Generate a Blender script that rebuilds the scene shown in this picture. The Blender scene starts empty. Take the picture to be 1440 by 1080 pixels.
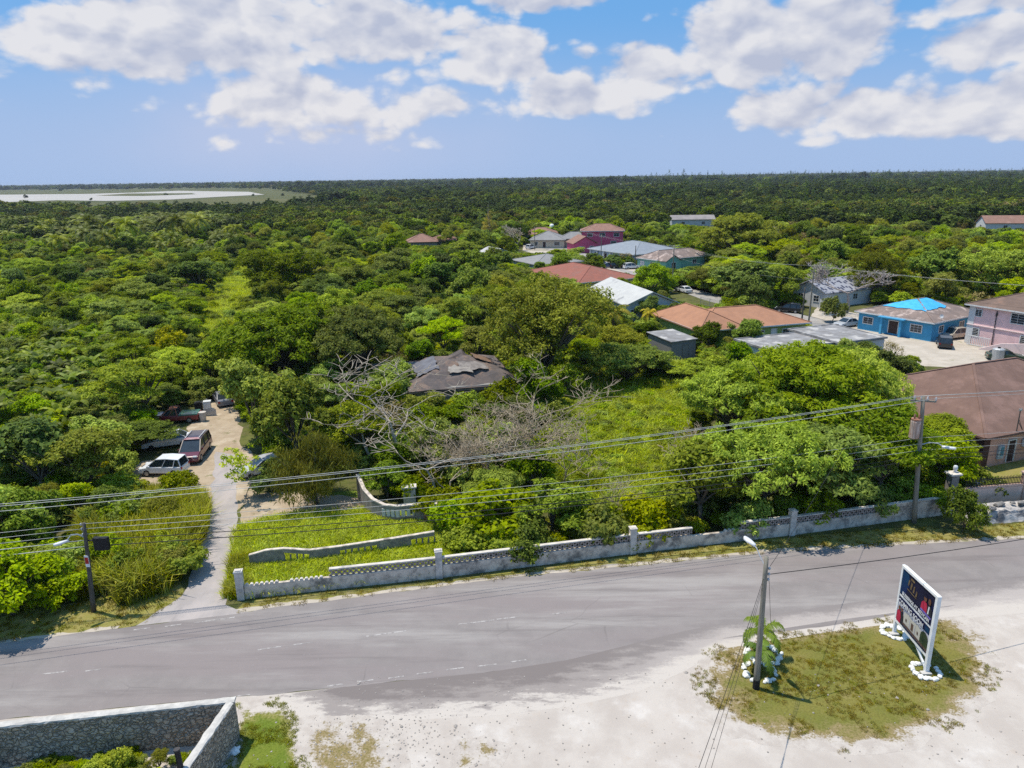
import bpy, bmesh, math, random
import numpy as np
from mathutils import Vector, Matrix, noise as mnoise
RAD = math.radians
rnd = random.Random(7)
sc = bpy.context.scene
C = sc.collection

# ------------------------------------------------------------------ camera
HC = 25.0; PITCH = RAD(16.2); ROLL = RAD(0.87)
_R0 = Vector((1, 0, 0)); FW = Vector((0, math.cos(PITCH), -math.sin(PITCH))); _U0 = _R0.cross(FW)
RT = _R0*math.cos(ROLL) - _U0*math.sin(ROLL); UP = _R0*math.sin(ROLL) + _U0*math.cos(ROLL)
CAM = Vector((0, 0, HC))
cam = bpy.data.cameras.new('camera'); cam.lens = 25; cam.sensor_width = 36
cam.clip_start = 0.5; cam.clip_end = 60000
camo = bpy.data.objects.new('camera', cam); C.objects.link(camo)
M3 = Matrix((RT, UP, -FW)).transposed().to_4x4(); M3.translation = CAM
camo.matrix_world = M3
sc.camera = camo

def ray(x, y): return (FW + RT*((x-720)/1000) - UP*((y-540)/1000))
def P(x, y, z=0.0):
    d = ray(x, y); t = (z-HC)/d.z
    return CAM + d*t
def Q(p):
    v = Vector(p) - CAM; k = v.dot(FW)
    if k < 1: return (-9999, -9999)
    return (720 + 1000*v.dot(RT)/k, 540 - 1000*v.dot(UP)/k)
def height_at(bx, by, ty):
    b = P(bx, by); lo, hi = 0, 40
    for _ in range(40):
        m = (lo+hi)/2
        if Q(b+Vector((0, 0, m)))[1] > ty: lo = m
        else: hi = m
    return lo

# ------------------------------------------------------------------ sun, sky
SUNV = Vector((-0.325, 0.14, 1.0)).normalized()
EL = math.asin(SUNV.z); AZ = math.atan2(SUNV.x, SUNV.y)
sl = bpy.data.lights.new('sun', 'SUN'); sl.energy = 5.0; sl.angle = RAD(0.53); sl.color = (1.0, 0.93, 0.80)
so = bpy.data.objects.new('sun', sl); C.objects.link(so)
so.rotation_euler = SUNV.to_track_quat('Z', 'Y').to_euler(); so.location = (0, 0, 60)
sc.view_settings.view_transform = 'Standard'; sc.view_settings.look = 'None'
sc.view_settings.exposure = 0.0; sc.view_settings.gamma = 1
sc.cycles.max_bounces = 6; sc.cycles.diffuse_bounces = 2; sc.cycles.glossy_bounces = 2
sc.cycles.transmission_bounces = 4; sc.cycles.transparent_max_bounces = 8; sc.cycles.volume_bounces = 0
sc.cycles.caustics_reflective = False; sc.cycles.caustics_refractive = False
sc.cycles.use_denoising = False

class NT:
    def __init__(s, tree): s.t = tree; s.n = tree.nodes; s.l = tree.links
    def node(s, typ, **kw):
        n = s.n.new(typ)
        for k, v in kw.items(): setattr(n, k, v)
        return n
    def set(s, sock, v):
        if isinstance(v, bpy.types.NodeSocket): s.l.new(v, sock)
        elif v is not None:
            if sock.type == 'RGBA' and len(v) == 3: v = (*v, 1)
            sock.default_value = v
    def math(s, op, a, b=None, c=None, clamp=False):
        n = s.node('ShaderNodeMath', operation=op, use_clamp=clamp)
        for i, v in enumerate((a, b, c)):
            if v is not None: s.set(n.inputs[i], v)
        return n.outputs[0]
    def vmath(s, op, a, b=None, out=0):
        n = s.node('ShaderNodeVectorMath', operation=op); s.set(n.inputs[0], a)
        if b is not None: s.set(n.inputs[1], b)
        return n.outputs[out]
    def mix(s, f, a, b, blend='MIX'):
        n = s.node('ShaderNodeMix', data_type='RGBA', blend_type=blend); n.clamp_factor = True
        s.set(n.inputs[0], f); s.set(n.inputs[6], a); s.set(n.inputs[7], b)
        return n.outputs[2]
    def remap(s, v, a, b, c=0.0, d=1.0, smooth=True):
        n = s.node('ShaderNodeMapRange', interpolation_type='SMOOTHSTEP' if smooth else 'LINEAR')
        s.set(n.inputs[0], v)
        for i, q in enumerate((a, b, c, d)): s.set(n.inputs[1+i], q)
        return n.outputs[0]
    def noise(s, vec, scale, detail=4, rough=0.55, dist=0.0):
        n = s.node('ShaderNodeTexNoise'); s.set(n.inputs['Vector'], vec)
        n.inputs['Scale'].default_value = scale; n.inputs['Detail'].default_value = detail
        n.inputs['Roughness'].default_value = rough; n.inputs['Distortion'].default_value = dist
        return n.outputs[0]

world = bpy.data.worlds.new('World'); sc.world = world; world.use_nodes = True
w = NT(world.node_tree); w.n.clear()
sky = w.node('ShaderNodeTexSky', sky_type='NISHITA'); sky.sun_disc = False
sky.sun_elevation = EL; sky.sun_rotation = AZ % (2*math.pi); sky.altitude = 0; sky.air_density = 1.0; sky.dust_density = 1.0; sky.ozone_density = 3.0
geo = w.node('ShaderNodeTexCoord').outputs['Generated']
nrm = w.vmath('NORMALIZE', geo)
sep = w.node('ShaderNodeSeparateXYZ'); w.l.new(nrm, sep.inputs[0])
az = w.math('ARCTAN2', sep.outputs[0], sep.outputs[1]); el = w.math('ARCSINE', sep.outputs[2])
CLOUDS = [(95, 40, 105, 42, 1.0), (300, 45, 250, 90, 1.0), (400, 130, 240, 58, .85), (560, 60, 200, 75, 1.0), (690, 80, 110, 60, 1.0), (760, -8, 130, 32, 1.0),
          (620, 150, 130, 38, .75), (470, 185, 220, 26, .45), (810, 132, 90, 34, 1.0), (900, 95, 110, 58, 1.0), (1030, 60, 150, 80, 1.0), (1180, 45, 160, 60, 1.0),
          (1390, 62, 90, 36, .95), (1420, 0, 120, 25, .8), (1105, 150, 120, 42, 1.0), (1230, 155, 150, 42, .95), (1400, 155, 150, 44, 1.0), (950, 190, 60, 12, .3),
          (400, -160, 520, 130, .9), (1150, -180, 420, 120, .8), (-500, 40, 300, 70, .8), (2000, 30, 320, 80, .8)]
field = None
comb = w.node('ShaderNodeCombineXYZ'); w.l.new(az, comb.inputs[0]); w.l.new(el, comb.inputs[1])
warp = w.node('ShaderNodeTexNoise'); w.l.new(comb.outputs[0], warp.inputs['Vector']); warp.inputs['Scale'].default_value = 7; warp.inputs['Detail'].default_value = 3
wofs = w.vmath('MULTIPLY', w.vmath('SUBTRACT', warp.outputs['Color'], (0.5, 0.5, 0.5)), (0.10, 0.05, 0))
pw = w.vmath('ADD', comb.outputs[0], wofs)
for (cx, cy, rx, ry, st) in CLOUDS:
    d = ray(cx, cy).normalized()
    a0, e0 = math.atan2(d.x, d.y), math.asin(d.z)
    k = w.vmath('MULTIPLY', w.vmath('SUBTRACT', pw, (a0, e0, 0)), (1000/rx, 1000/ry, 0))
    ln = w.vmath('LENGTH', k, out=1)
    f = w.math('MULTIPLY', w.math('SUBTRACT', 1.25, ln), st)
    field = f if field is None else w.math('MAXIMUM', field, f)
field = w.math('MAXIMUM', field, w.remap(el, .32, .62, -.6, .36))   # unseen cloud overhead, added to whiten the fill light
vs = w.vmath('MULTIPLY', comb.outputs[0], (1.0, 1.7, 0))
def billow(vec, det):
    n = w.noise(vec, 6.0, det, 0.58, 0.0)
    v = w.node('ShaderNodeTexVoronoi', feature='F1'); w.l.new(vec, v.inputs['Vector']); v.inputs['Scale'].default_value = 15; v.inputs['Detail'].default_value = 2.0; v.inputs['Roughness'].default_value = .55
    return w.math('ADD', n, w.math('MULTIPLY', w.math('SUBTRACT', .42, v.outputs['Distance']), .30))
vq = w.vmath('ADD', vs, w.vmath('MULTIPLY', w.vmath('SUBTRACT', warp.outputs['Color'], (.5, .5, .5)), (.05, .05, 0)))
n1 = billow(vq, 9)
n2 = billow(w.vmath('ADD', vq, (-0.012, 0.028, 0)), 5)
n3 = w.noise(w.vmath('ADD', vs, (3.1, 1.7, 0)), 3.2, 6, 0.5)
den = w.math('ADD', w.math('SUBTRACT', w.math('MULTIPLY', w.math('MAXIMUM', field, -0.6), 0.95), 0.08), w.math('MULTIPLY', w.math('SUBTRACT', n1, 0.5), 1.75))
cover = w.remap(den, 0.02, 0.32)
body = w.math('ADD', w.math('MULTIPLY', w.remap(den, 0.25, 0.95), 0.6), w.math('MULTIPLY', w.remap(n3, 0.42, 0.62), 0.55))
lit = w.math('ADD', w.math('MULTIPLY', w.math('SUBTRACT', n1, n2), 3.6), 0.72)
lit = w.math('SUBTRACT', lit, w.math('MULTIPLY', body, 0.42), clamp=True)
ccol = w.mix(lit, (5.0, 5.35, 6.6), (8.1, 8.0, 8.2))
# clear blue above, milky lavender veil towards the horizon
blue = w.mix(0.78, sky.outputs[0], (1.5, 4.3, 8.7))
veil = w.remap(el, 0.02, 0.21, 1.0, 0.0)
clear = w.mix(w.math('MULTIPLY', veil, 0.92), blue, (3.95, 5.3, 7.9))
vd = ray(430, 165).normalized(); vk = w.vmath('LENGTH', w.vmath('MULTIPLY', w.vmath('SUBTRACT', pw, (math.atan2(vd.x, vd.y), math.asin(vd.z), 0)), (2.6, 9.0, 0)), out=1)
clear = w.mix(w.math('MULTIPLY', w.remap(vk, 1.15, .1), w.remap(n3, .3, .7, .25, .75)), clear, (5.3, 5.9, 7.9))
skyc = w.mix(w.math('MULTIPLY', cover, 0.93), clear, ccol)
below = w.remap(sep.outputs[2], -0.02, 0.0)
skyc = w.mix(below, (2.6, 3.4, 5.2), skyc)
bg = w.node('ShaderNodeBackground'); w.l.new(skyc, bg.inputs[0]); bg.inputs[1].default_value = 0.1
wo = w.node('ShaderNodeOutputWorld'); w.l.new(bg.outputs[0], wo.inputs[0])
world.cycles.sampling_method = 'MANUAL'; world.cycles.sample_map_resolution = 512

# ------------------------------------------------------------------ helpers
def tag(o, label=None, cat=None, group=None, kind=None):
    if label: o['label'] = label
    if cat: o['category'] = cat
    if group: o['group'] = group
    if kind: o['kind'] = kind
    return o
def empty(name, loc=(0, 0, 0), rz=0, label=None, cat=None, group=None):
    o = bpy.data.objects.new(name, None); C.objects.link(o); o.location = loc; o.rotation_euler = (0, 0, rz)
    o.empty_display_size = 0.3
    return tag(o, label, cat, group)
def copy_tree(o, parent=None):
    c = o.copy(); C.objects.link(c); c.parent = parent
    for ch in list(o.children): copy_tree(ch, c)
    return c

class MB:
    def __init__(s): s.v = []; s.f = []; s.mi = []; s.cur = 0
    def face(s, pts):
        b = len(s.v); s.v += [tuple(p) for p in pts]; s.f.append(tuple(range(b, b+len(pts)))); s.mi.append(s.cur)
    def box(s, cx, cy, cz, sx, sy, sz, rz=0.0, taper=1.0):
        b = len(s.v); c, n = math.cos(rz), math.sin(rz)
        for dz in (-.5, .5):
            t = taper if dz > 0 else 1
            for dx, dy in ((-.5, -.5), (.5, -.5), (.5, .5), (-.5, .5)):
                x, y = dx*sx*t, dy*sy*t
                s.v.append((cx+x*c-y*n, cy+x*n+y*c, cz+dz*sz))
        for q in ((3, 2, 1, 0), (4, 5, 6, 7), (0, 1, 5, 4), (1, 2, 6, 5), (2, 3, 7, 6), (3, 0, 4, 7)):
            s.f.append(tuple(b+i for i in q)); s.mi.append(s.cur)
        return s
    def tube(s, pts, rs, n=6, cap=True):
        pts = [Vector(p) for p in pts]
        if not hasattr(rs, '__len__'): rs = [rs]*len(pts)
        b = len(s.v)
        for i, p in enumerate(pts):
            d = (pts[min(i+1, len(pts)-1)] - pts[max(i-1, 0)])
            if d.length < 1e-9: d = Vector((0, 0, 1))
            d.normalize()
            a = d.cross(Vector((0, 0, 1)) if abs(d.z) < .9 else Vector((1, 0, 0))).normalized(); e = d.cross(a)
            for k in range(n):
                t = 2*math.pi*k/n
                s.v.append(tuple(p + a*(rs[i]*math.cos(t)) + e*(rs[i]*math.sin(t))))
        for i in range(len(pts)-1):
            for k in range(n):
                s.f.append((b+i*n+k, b+i*n+(k+1) % n, b+(i+1)*n+(k+1) % n, b+(i+1)*n+k)); s.mi.append(s.cur)
        if cap:
            s.f.append(tuple(b+k for k in range(n))[::-1]); s.mi.append(s.cur)
            s.f.append(tuple(b+(len(pts)-1)*n+k for k in range(n))); s.mi.append(s.cur)
        return s
    def bar(s, p, q, wd, h=None):
        p, q = Vector(p), Vector(q); h = h or wd
        d = (q-p).normalized(); a = d.cross(Vector((0, 0, 1)) if abs(d.z) < .98 else Vector((1, 0, 0))).normalized(); e = a.cross(d)
        b = len(s.v)
        for o in (p, q):
            for x, y in ((-1, -1), (1, -1), (1, 1), (-1, 1)): s.v.append(tuple(o+a*(x*wd/2)+e*(y*h/2)))
        for k in ((3, 2, 1, 0), (4, 5, 6, 7), (0, 1, 5, 4), (1, 2, 6, 5), (2, 3, 7, 6), (3, 0, 4, 7)):
            s.f.append(tuple(b+i for i in k)); s.mi.append(s.cur)
        return s
    def prism(s, poly, z0, z1):
        n = len(poly); b = len(s.v)
        s.v += [(p[0], p[1], z0) for p in poly] + [(p[0], p[1], z1) for p in poly]
        s.f.append(tuple(b+i for i in range(n))[::-1]); s.f.append(tuple(b+n+i for i in range(n))); s.mi += [s.cur]*2
        for i in range(n):
            s.f.append((b+i, b+(i+1) % n, b+n+(i+1) % n, b+n+i)); s.mi.append(s.cur)
        return s
    def wallprism(s, a, b_, prof, th):
        """profile [(u 0..1, z)] polygon in the vertical plane a->b, thickness th to the left"""
        a, b_ = Vector((a[0], a[1], 0)), Vector((b_[0], b_[1], 0)); d = b_-a; nn = Vector((-d.y, d.x, 0)).normalized()*th
        n = len(prof); b = len(s.v)
        for o in (Vector((0, 0, 0)), nn):
            for u, z in prof: s.v.append(tuple(a+d*u+o+Vector((0, 0, z))))
        s.f.append(tuple(b+i for i in range(n))); s.f.append(tuple(b+n+i for i in range(n))[::-1]); s.mi += [s.cur]*2
        for i in range(n):
            s.f.append((b+i, b+n+i, b+n+(i+1) % n, b+(i+1) % n)); s.mi.append(s.cur)
        return s
    def rock(s, c, r, seed, flat=.7, n=1):
        bm = bmesh.new(); bmesh.ops.create_icosphere(bm, subdivisions=n, radius=1)
        rr = random.Random(seed); ox = Vector((rr.uniform(0, 99), rr.uniform(0, 99), 0))
        b = len(s.v)
        rx, ry = r*rr.uniform(.8, 1.3), r*rr.uniform(.8, 1.2); t = rr.uniform(0, 6.3); ct, st = math.cos(t), math.sin(t)
        for v in bm.verts:
            k = 1+.38*mnoise.noise(v.co*1.4+ox)
            x, y = v.co.x*rx*k, v.co.y*ry*k
            s.v.append((c[0]+x*ct-y*st, c[1]+x*st+y*ct, c[2]+v.co.z*r*flat*k))
        bm.verts.index_update()
        for f in bm.faces:
            s.f.append(tuple(b+v.index for v in f.verts)); s.mi.append(s.cur)
        bm.free(); return s
    def build(s, name, mat, parent=None, loc=None, rz=0, smooth=False, bevel=0, link=True):
        me = bpy.data.meshes.new(name); me.from_pydata(s.v, [], s.f)
        mats = mat if isinstance(mat, (list, tuple)) else [mat]
        for m in mats: me.materials.append(m)
        if len(mats) > 1: me.polygons.foreach_set('material_index', s.mi)
        if smooth: me.polygons.foreach_set('use_smooth', [True]*len(s.f))
        bm = bmesh.new(); bm.from_mesh(me); bmesh.ops.recalc_face_normals(bm, faces=bm.faces); bm.to_mesh(me); bm.free()
        o = bpy.data.objects.new(name, me)
        if link: C.objects.link(o)
        if parent is not None: o.parent = parent
        if loc is not None: o.location = loc
        if rz: o.rotation_euler = (0, 0, rz)
        if bevel:
            b = o.modifiers.new('bevel', 'BEVEL'); b.width = bevel; b.segments = 2; b.limit_method = 'ANGLE'
        return o

# ------------------------------------------------------------------ materials
_mats = {}
def mat(name, col, col2=None, scale=4.0, rough=0.85, spec=0.25, detail=6, bump=0.0, metal=0.0, contrast=(.35, .65), stretch=None, col3=None, scale3=.6, c3=(.55, .75), emit=None, coat=0):
    if name in _mats: return _mats[name]
    m = bpy.data.materials.new(name); m.use_nodes = True; t = NT(m.node_tree); b = t.n['Principled BSDF']
    b.inputs['Roughness'].default_value = rough; b.inputs['Specular IOR Level'].default_value = spec; b.inputs['Metallic'].default_value = metal
    if coat: b.inputs['Coat Weight'].default_value = coat
    vec = t.node('ShaderNodeTexCoord').outputs['Object']
    if stretch: vec = t.vmath('MULTIPLY', vec, stretch)
    if col2 is None: col2 = tuple(c*.82 for c in col)
    n = t.noise(vec, scale, detail, .6)
    c = t.mix(t.remap(n, *contrast), col, col2)
    if col3 is not None:
        n3 = t.noise(vec, scale3, 5, .65); c = t.mix(t.remap(n3, *c3), c, col3)
    t.set(b.inputs['Base Color'], c)
    if bump:
        bp = t.node('ShaderNodeBump'); bp.inputs['Strength'].default_value = bump; bp.inputs['Distance'].default_value = .05
        t.l.new(n, bp.inputs['Height']); t.l.new(bp.outputs[0], b.inputs['Normal'])
    _mats[name] = m
    return m
def leafmat(name, dark, light, trans=.3, hue=.5, spec=.3, var=.42):
    k = (3.05, 2.5, .16); trans = min(.5, trans*1.45); dark = tuple(c*q for c, q in zip(dark, k)); light = tuple(c*q for c, q in zip(light, k)); spec *= .22
    m = bpy.data.materials.new(name); m.use_nodes = True; t = NT(m.node_tree); b = t.n['Principled BSDF']
    a = t.node('ShaderNodeAttribute', attribute_name='tint').outputs['Fac']
    oi = t.node('ShaderNodeObjectInfo').outputs['Random']
    c = t.mix(a, dark, light)
    hs = t.node('ShaderNodeHueSaturation')
    t.set(hs.inputs['Hue'], t.remap(oi, 0, 1, .5-.012*hue*2, .5+.012*hue*2, False))
    t.set(hs.inputs['Value'], t.remap(t.math('FRACT', t.math('MULTIPLY', oi, 7.31)), 0, 1, 1-var, 1+var, False))
    t.set(hs.inputs['Saturation'], t.remap(t.math('FRACT', t.math('MULTIPLY', oi, 13.7)), 0, 1, .80, 1.06, False))
    t.set(hs.inputs['Color'], c)
    t.set(b.inputs['Base Color'], hs.outputs[0]); b.inputs['Roughness'].default_value = .5; b.inputs['Specular IOR Level'].default_value = spec
    tr = t.node('ShaderNodeBsdfTranslucent'); t.set(tr.inputs[0], t.mix(1.0, hs.outputs[0], (1.0, 1.0, .6), 'MULTIPLY'))
    ms = t.node('ShaderNodeMixShader'); ms.inputs[0].default_value = trans
    t.l.new(b.outputs[0], ms.inputs[1]); t.l.new(tr.outputs[0], ms.inputs[2]); t.l.new(ms.outputs[0], t.n['Material Output'].inputs[0])
    return m

L_BROAD = leafmat('leaf_broad', (.026, .052, .008), (.150, .225, .024))
L_DARK = leafmat('leaf_dark', (.014, .032, .009), (.075, .130, .024), .25)
L_LIGHT = leafmat('leaf_light', (.050, .090, .010), (.195, .265, .030), .35)
L_OLIVE = leafmat('leaf_olive', (.034, .048, .009), (.140, .170, .030), .28)
L_CREAM = leafmat('leaf_cream', (.07, .095, .025), (.19, .215, .085), .3)
L_PALM = leafmat('leaf_palm', (.018, .036, .009), (.105, .140, .036), .2, spec=.9)
L_BANANA = leafmat('leaf_banana', (.030, .058, .014), (.115, .165, .045), .35, spec=1.0)
L_GRASS = leafmat('leaf_grass', (.085, .135, .022), (.25, .325, .065), .35)
L_REED = leafmat('leaf_reed', (.060, .082, .012), (.175, .205, .045), .3)
L_VINE = leafmat('leaf_vine', (.058, .090, .010), (.165, .222, .028), .35)
L_DRY = leafmat('leaf_dry', (.05, .045, .12), (.13, .115, .42), .15)
L_PINE = leafmat('leaf_pine', (.012, .028, .012), (.040, .070, .026), .12)
L_CONIFER_BROWN = leafmat('leaf_conifer_brown', (.085, .080, .024), (.20, .175, .062), .2)
L_FAR = leafmat('leaf_far', (.014, .028, .009), (.056, .086, .020), .2, var=.55)
L_FARDARK = leafmat('leaf_far_dark', (.008, .018, .009), (.026, .044, .022), .12, var=.45)
BARK = mat('bark', (.17, .135, .10), (.09, .075, .055), 6, bump=.4)
BARE = mat('bare_wood', (.46, .385, .30), (.31, .26, .20), 5)
TWIG = mat('twig', (.46, .37, .26), (.28, .22, .15), 5)
CONC = mat('old_concrete', (.68, .585, .485), (.52, .445, .37), 2.2, col3=(.19, .17, .15), scale3=1.1, c3=(.46, .70), bump=.25)
CONCL = mat('pale_concrete', (.66, .60, .53), (.50, .455, .405), 3, col3=(.28, .275, .265), scale3=.9, c3=(.56, .75), bump=.2)
CONC_DARK = mat('stained_concrete', (.30, .27, .245), (.19, .175, .16), 2.5, col3=(.42, .38, .34), scale3=1.2, bump=.2)
WHITE = mat('white_paint', (.80, .80, .79), (.72, .72, .70), 3, rough=.5)
CAPW = mat('weathered_white_cap', (.56, .53, .49), (.43, .41, .38), 3, col3=(.40, .39, .37), scale3=2.2, c3=(.62, .8))
POLE = mat('weathered_pole_timber', (.27, .25, .20), (.17, .155, .125), 3, stretch=(6, 6, .5), bump=.3)
POLED = mat('dark_pole_timber', (.12, .11, .095), (.07, .065, .055), 3, stretch=(6, 6, .5), bump=.3)
GALV = mat('galvanised', (.50, .51, .52), (.40, .41, .42), 6, rough=.45, metal=.4)
LAMPW = mat('lamp_housing', (.72, .73, .74), (.60, .61, .62), 8, rough=.35)
LENS = mat('lamp_lens', (.75, .77, .78), (.70, .72, .74), 4, rough=.15, spec=.5)
WIRE = mat('pale_wire', (.48, .49, .47), (.40, .40, .38), 1, rough=.5, metal=.2)
CABLE = mat('black_cable', (.025, .025, .028), (.018, .018, .02), 1, rough=.6)
BLACK = mat('black_part', (.02, .02, .022), (.012, .012, .014), 4, rough=.6)
RUBBER = mat('tyre_rubber', (.022, .022, .022), (.03, .03, .03), 6, rough=.9)
RIM = mat('rim_metal', (.42, .42, .43), (.30, .30, .31), 6, rough=.35, metal=.6)
GLASS = mat('window_glass', (.028, .036, .045), (.016, .022, .03), 1.2, rough=.08, spec=.6)
CARGLASS = mat('car_glass', (.03, .04, .05), (.02, .028, .035), 2, rough=.05, spec=.7)
FRAMEW = mat('window_frame_white', (.70, .70, .69), None, 4, rough=.6)
DARKFR = mat('window_frame_dark', (.06, .055, .055), None, 4, rough=.6)
# --- ground family
def _cracks(t, vec, c, col, scale, width, lo, hi, amt):
    v = t.node('ShaderNodeTexVoronoi', feature='DISTANCE_TO_EDGE'); t.l.new(t.vmath('ADD', vec, t.vmath('MULTIPLY', t.node('ShaderNodeTexNoise').outputs['Color'], (1.2, 1.2, 0))), v.inputs['Vector']); v.inputs['Scale'].default_value = scale
    k = t.math('MULTIPLY', t.remap(v.outputs['Distance'], width, 0.0), t.remap(t.noise(vec, .22, 4), lo, hi))
    return t.mix(t.math('MULTIPLY', k, amt), c, col)
def groundmat(name, layers, base, base2, scale=.6, bump=.0, rough=.95, coords='Object', stretch=None, detail=8, cracks=False):
    m = bpy.data.materials.new(name); m.use_nodes = True; t = NT(m.node_tree); b = t.n['Principled BSDF']
    b.inputs['Roughness'].default_value = rough; b.inputs['Specular IOR Level'].default_value = .12
    vec = t.node('ShaderNodeTexCoord').outputs[coords]
    v0 = t.vmath('MULTIPLY', vec, stretch) if stretch else vec
    c = t.mix(t.remap(t.noise(v0, scale, detail, .62), .36, .64), base, base2)
    for (col, sc_, lo, hi, st, amt) in layers:
        vv = t.vmath('MULTIPLY', t.vmath('ADD', vec, (sc_*37.1, sc_*11.7, 0)), st) if st else t.vmath('ADD', vec, (sc_*37.1, sc_*11.7, 0))
        c = t.mix(t.math('MULTIPLY', t.remap(t.noise(vv, sc_, 8, .65), lo, hi), amt), c, col)
    if cracks: c = _cracks(t, t.vmath('MULTIPLY', vec, (.45, 1, 1)), c, tuple(q*.55 for q in base), .33, .010, .5, .66, .4)
    t.set(b.inputs['Base Color'], c)
    if bump:
        bp = t.node('ShaderNodeBump'); bp.inputs['Strength'].default_value = bump; bp.inputs['Distance'].default_value = .08
        t.l.new(t.noise(vec, 9, 6, .7), bp.inputs['Height']); t.l.new(bp.outputs[0], b.inputs['Normal'])
    return m
G_GROUND = groundmat('scrub_ground', [((.13, .14, .035), .25, .45, .65, None, .8), ((.05, .065, .018), .9, .5, .65, None, .7)], (.075, .085, .022), (.11, .10, .045), 1.2)
G_LOT = groundmat('crushed_limestone', [((.46, .405, .36), .12, .45, .7, None, .6), ((.44, .37, .31), 1.1, .56, .72, None, .7), ((.61, .57, .53), .3, .5, .7, None, .7), ((.36, .30, .25), 6.5, .60, .74, None, .7), ((.30, .255, .21), 14, .64, .74, None, .6)], (.485, .437, .392), (.415, .366, .325), .5, .25)
G_ROAD = groundmat('worn_asphalt', [((.235, .202, .197), .09, .45, .62, (.45, 2.2, 1), .8), ((.32, .295, .28), .13, .47, .66, (.35, 2.6, 1), .9), ((.178, .156, .152), .22, .50, .68, (.25, 3.4, 1), .85), ((.34, .32, .32), 5, .6, .75, None, .5), ((.19, .175, .18), 9, .6, .7, None, .5)], (.245, .22, .211), (.215, .193, .186), .7, .12, cracks=True)
G_DUST = groundmat('dusty_road_edge', [((.40, .37, .36), .5, .42, .6, (.5, 2, 1), .9), ((.27, .25, .255), 1.4, .52, .66, (.6, 2, 1), .8), ((.56, .50, .47), .35, .52, .7, None, .9), ((.19, .17, .17), 6, .6, .72, None, .6)], (.42, .385, .37), (.33, .305, .30), .8, .3)
G_OLDASPH = groundmat('broken_asphalt', [((.52, .45, .42), .8, .50, .58, (.6, 1.8, 1), .95), ((.20, .18, .185), 1.6, .5, .66, (.5, 2, 1), .7), ((.40, .35, .33), 5, .56, .7, None, .7)], (.27, .245, .245), (.35, .32, .315), 1.2, .4)
G_LANE = groundmat('worn_lane', [((.42, .37, .35), .35, .46, .66, (1.4, .5, 1), .8), ((.27, .245, .24), .9, .55, .7, (1.6, .5, 1), .6), ((.46, .40, .34), 2.4, .58, .72, None, .6)], (.37, .335, .32), (.32, .29, .28), .6, .2)
G_DIRT = groundmat('bare_dirt', [((.50, .42, .32), .5, .5, .68, None, .8), ((.12, .13, .035), .7, .58, .70, None, .8), ((.26, .20, .14), 2.2, .56, .7, None, .6)], (.40, .32, .23), (.34, .265, .185), .9, .35)
G_VERGE = groundmat('dry_verge', [((.25, .24, .05), .35, .45, .66, None, .9), ((.155, .165, .03), .8, .52, .68, None, .8), ((.38, .32, .19), 1.7, .57, .72, None, .8), ((.11, .12, .03), 6, .55, .7, None, .6)], (.235, .215, .055), (.28, .235, .085), 1.5, .5)
G_GRASS = groundmat('lush_ground', [((.10, .15, .02), .6, .45, .65, None, .8), ((.26, .22, .10), .9, .62, .74, None, .7)], (.13, .185, .022), (.16, .19, .03), 1.6, .5)
G_YARD = groundmat('pale_yard', [((.36, .31, .25), .4, .5, .7, None, .8), ((.17, .17, .06), .5, .58, .7, None, .7)], (.48, .425, .36), (.41, .36, .30), .5, .1)
G_STREET = groundmat('village_street', [((.40, .37, .34), .4, .5, .7, None, .7)], (.33, .31, .29), (.28, .265, .25), .5, .05)
G_MARSH = groundmat('marsh', [((.12, .11, .04), .004, .42, .6, (1, 3, 1), .9), ((.06, .075, .03), .01, .5, .62, (1, 3, 1), .8)], (.085, .095, .032), (.07, .08, .028), .003)
# grass mixed with bare patches, governed by a coverage attribute that thins towards the rim
def patchmat(name, grass, grass2, soil, soil2, dry):
    m = bpy.data.materials.new(name); m.use_nodes = True; t = NT(m.node_tree); b = t.n['Principled BSDF']
    b.inputs['Roughness'].default_value = .95; b.inputs['Specular IOR Level'].default_value = .1
    vec = t.node('ShaderNodeTexCoord').outputs['Object']
    a = t.node('ShaderNodeAttribute', attribute_name='cover').outputs['Fac']
    n = t.noise(vec, .9, 9, .68); nf = t.noise(vec, 9, 5, .7)
    k = t.math('ADD', t.math('ADD', t.math('MULTIPLY', a, .80), t.math('MULTIPLY', t.math('SUBTRACT', n, .5), 1.35)), t.math('MULTIPLY', t.math('SUBTRACT', nf, .5), .55))
    fac = t.remap(k, .24, .42)
    g = t.mix(t.remap(t.noise(vec, .35, 6, .6), .38, .62), grass, grass2)
    g = t.mix(t.remap(k, .75, .35), g, dry)
    g = t.mix(t.math('MULTIPLY', t.remap(nf, .45, .62), .5), g, tuple(c*.5 for c in grass))
    s_ = t.mix(t.remap(t.noise(vec, 1.6, 7, .65), .4, .62), soil, soil2)
    t.set(b.inputs['Base Color'], t.mix(fac, s_, g))
    bp = t.node('ShaderNodeBump'); bp.inputs['Strength'].default_value = .5; bp.inputs['Distance'].default_value = .06
    t.l.new(nf, bp.inputs['Height']); t.l.new(bp.outputs[0], b.inputs['Normal'])
    return m
G_ISLAND = patchmat('island_turf', (.20, .178, .046), (.15, .155, .034), (.485, .437, .392), (.415, .366, .325), (.27, .205, .105))
G_CORNER = patchmat('corner_turf', (.125, .17, .022), (.17, .20, .03), (.485, .437, .392), (.415, .366, .325), (.24, .22, .07))
WATER = mat('lagoon_water', (.44, .41, .37), (.39, .365, .33), .002, rough=.6, spec=.1)

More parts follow.
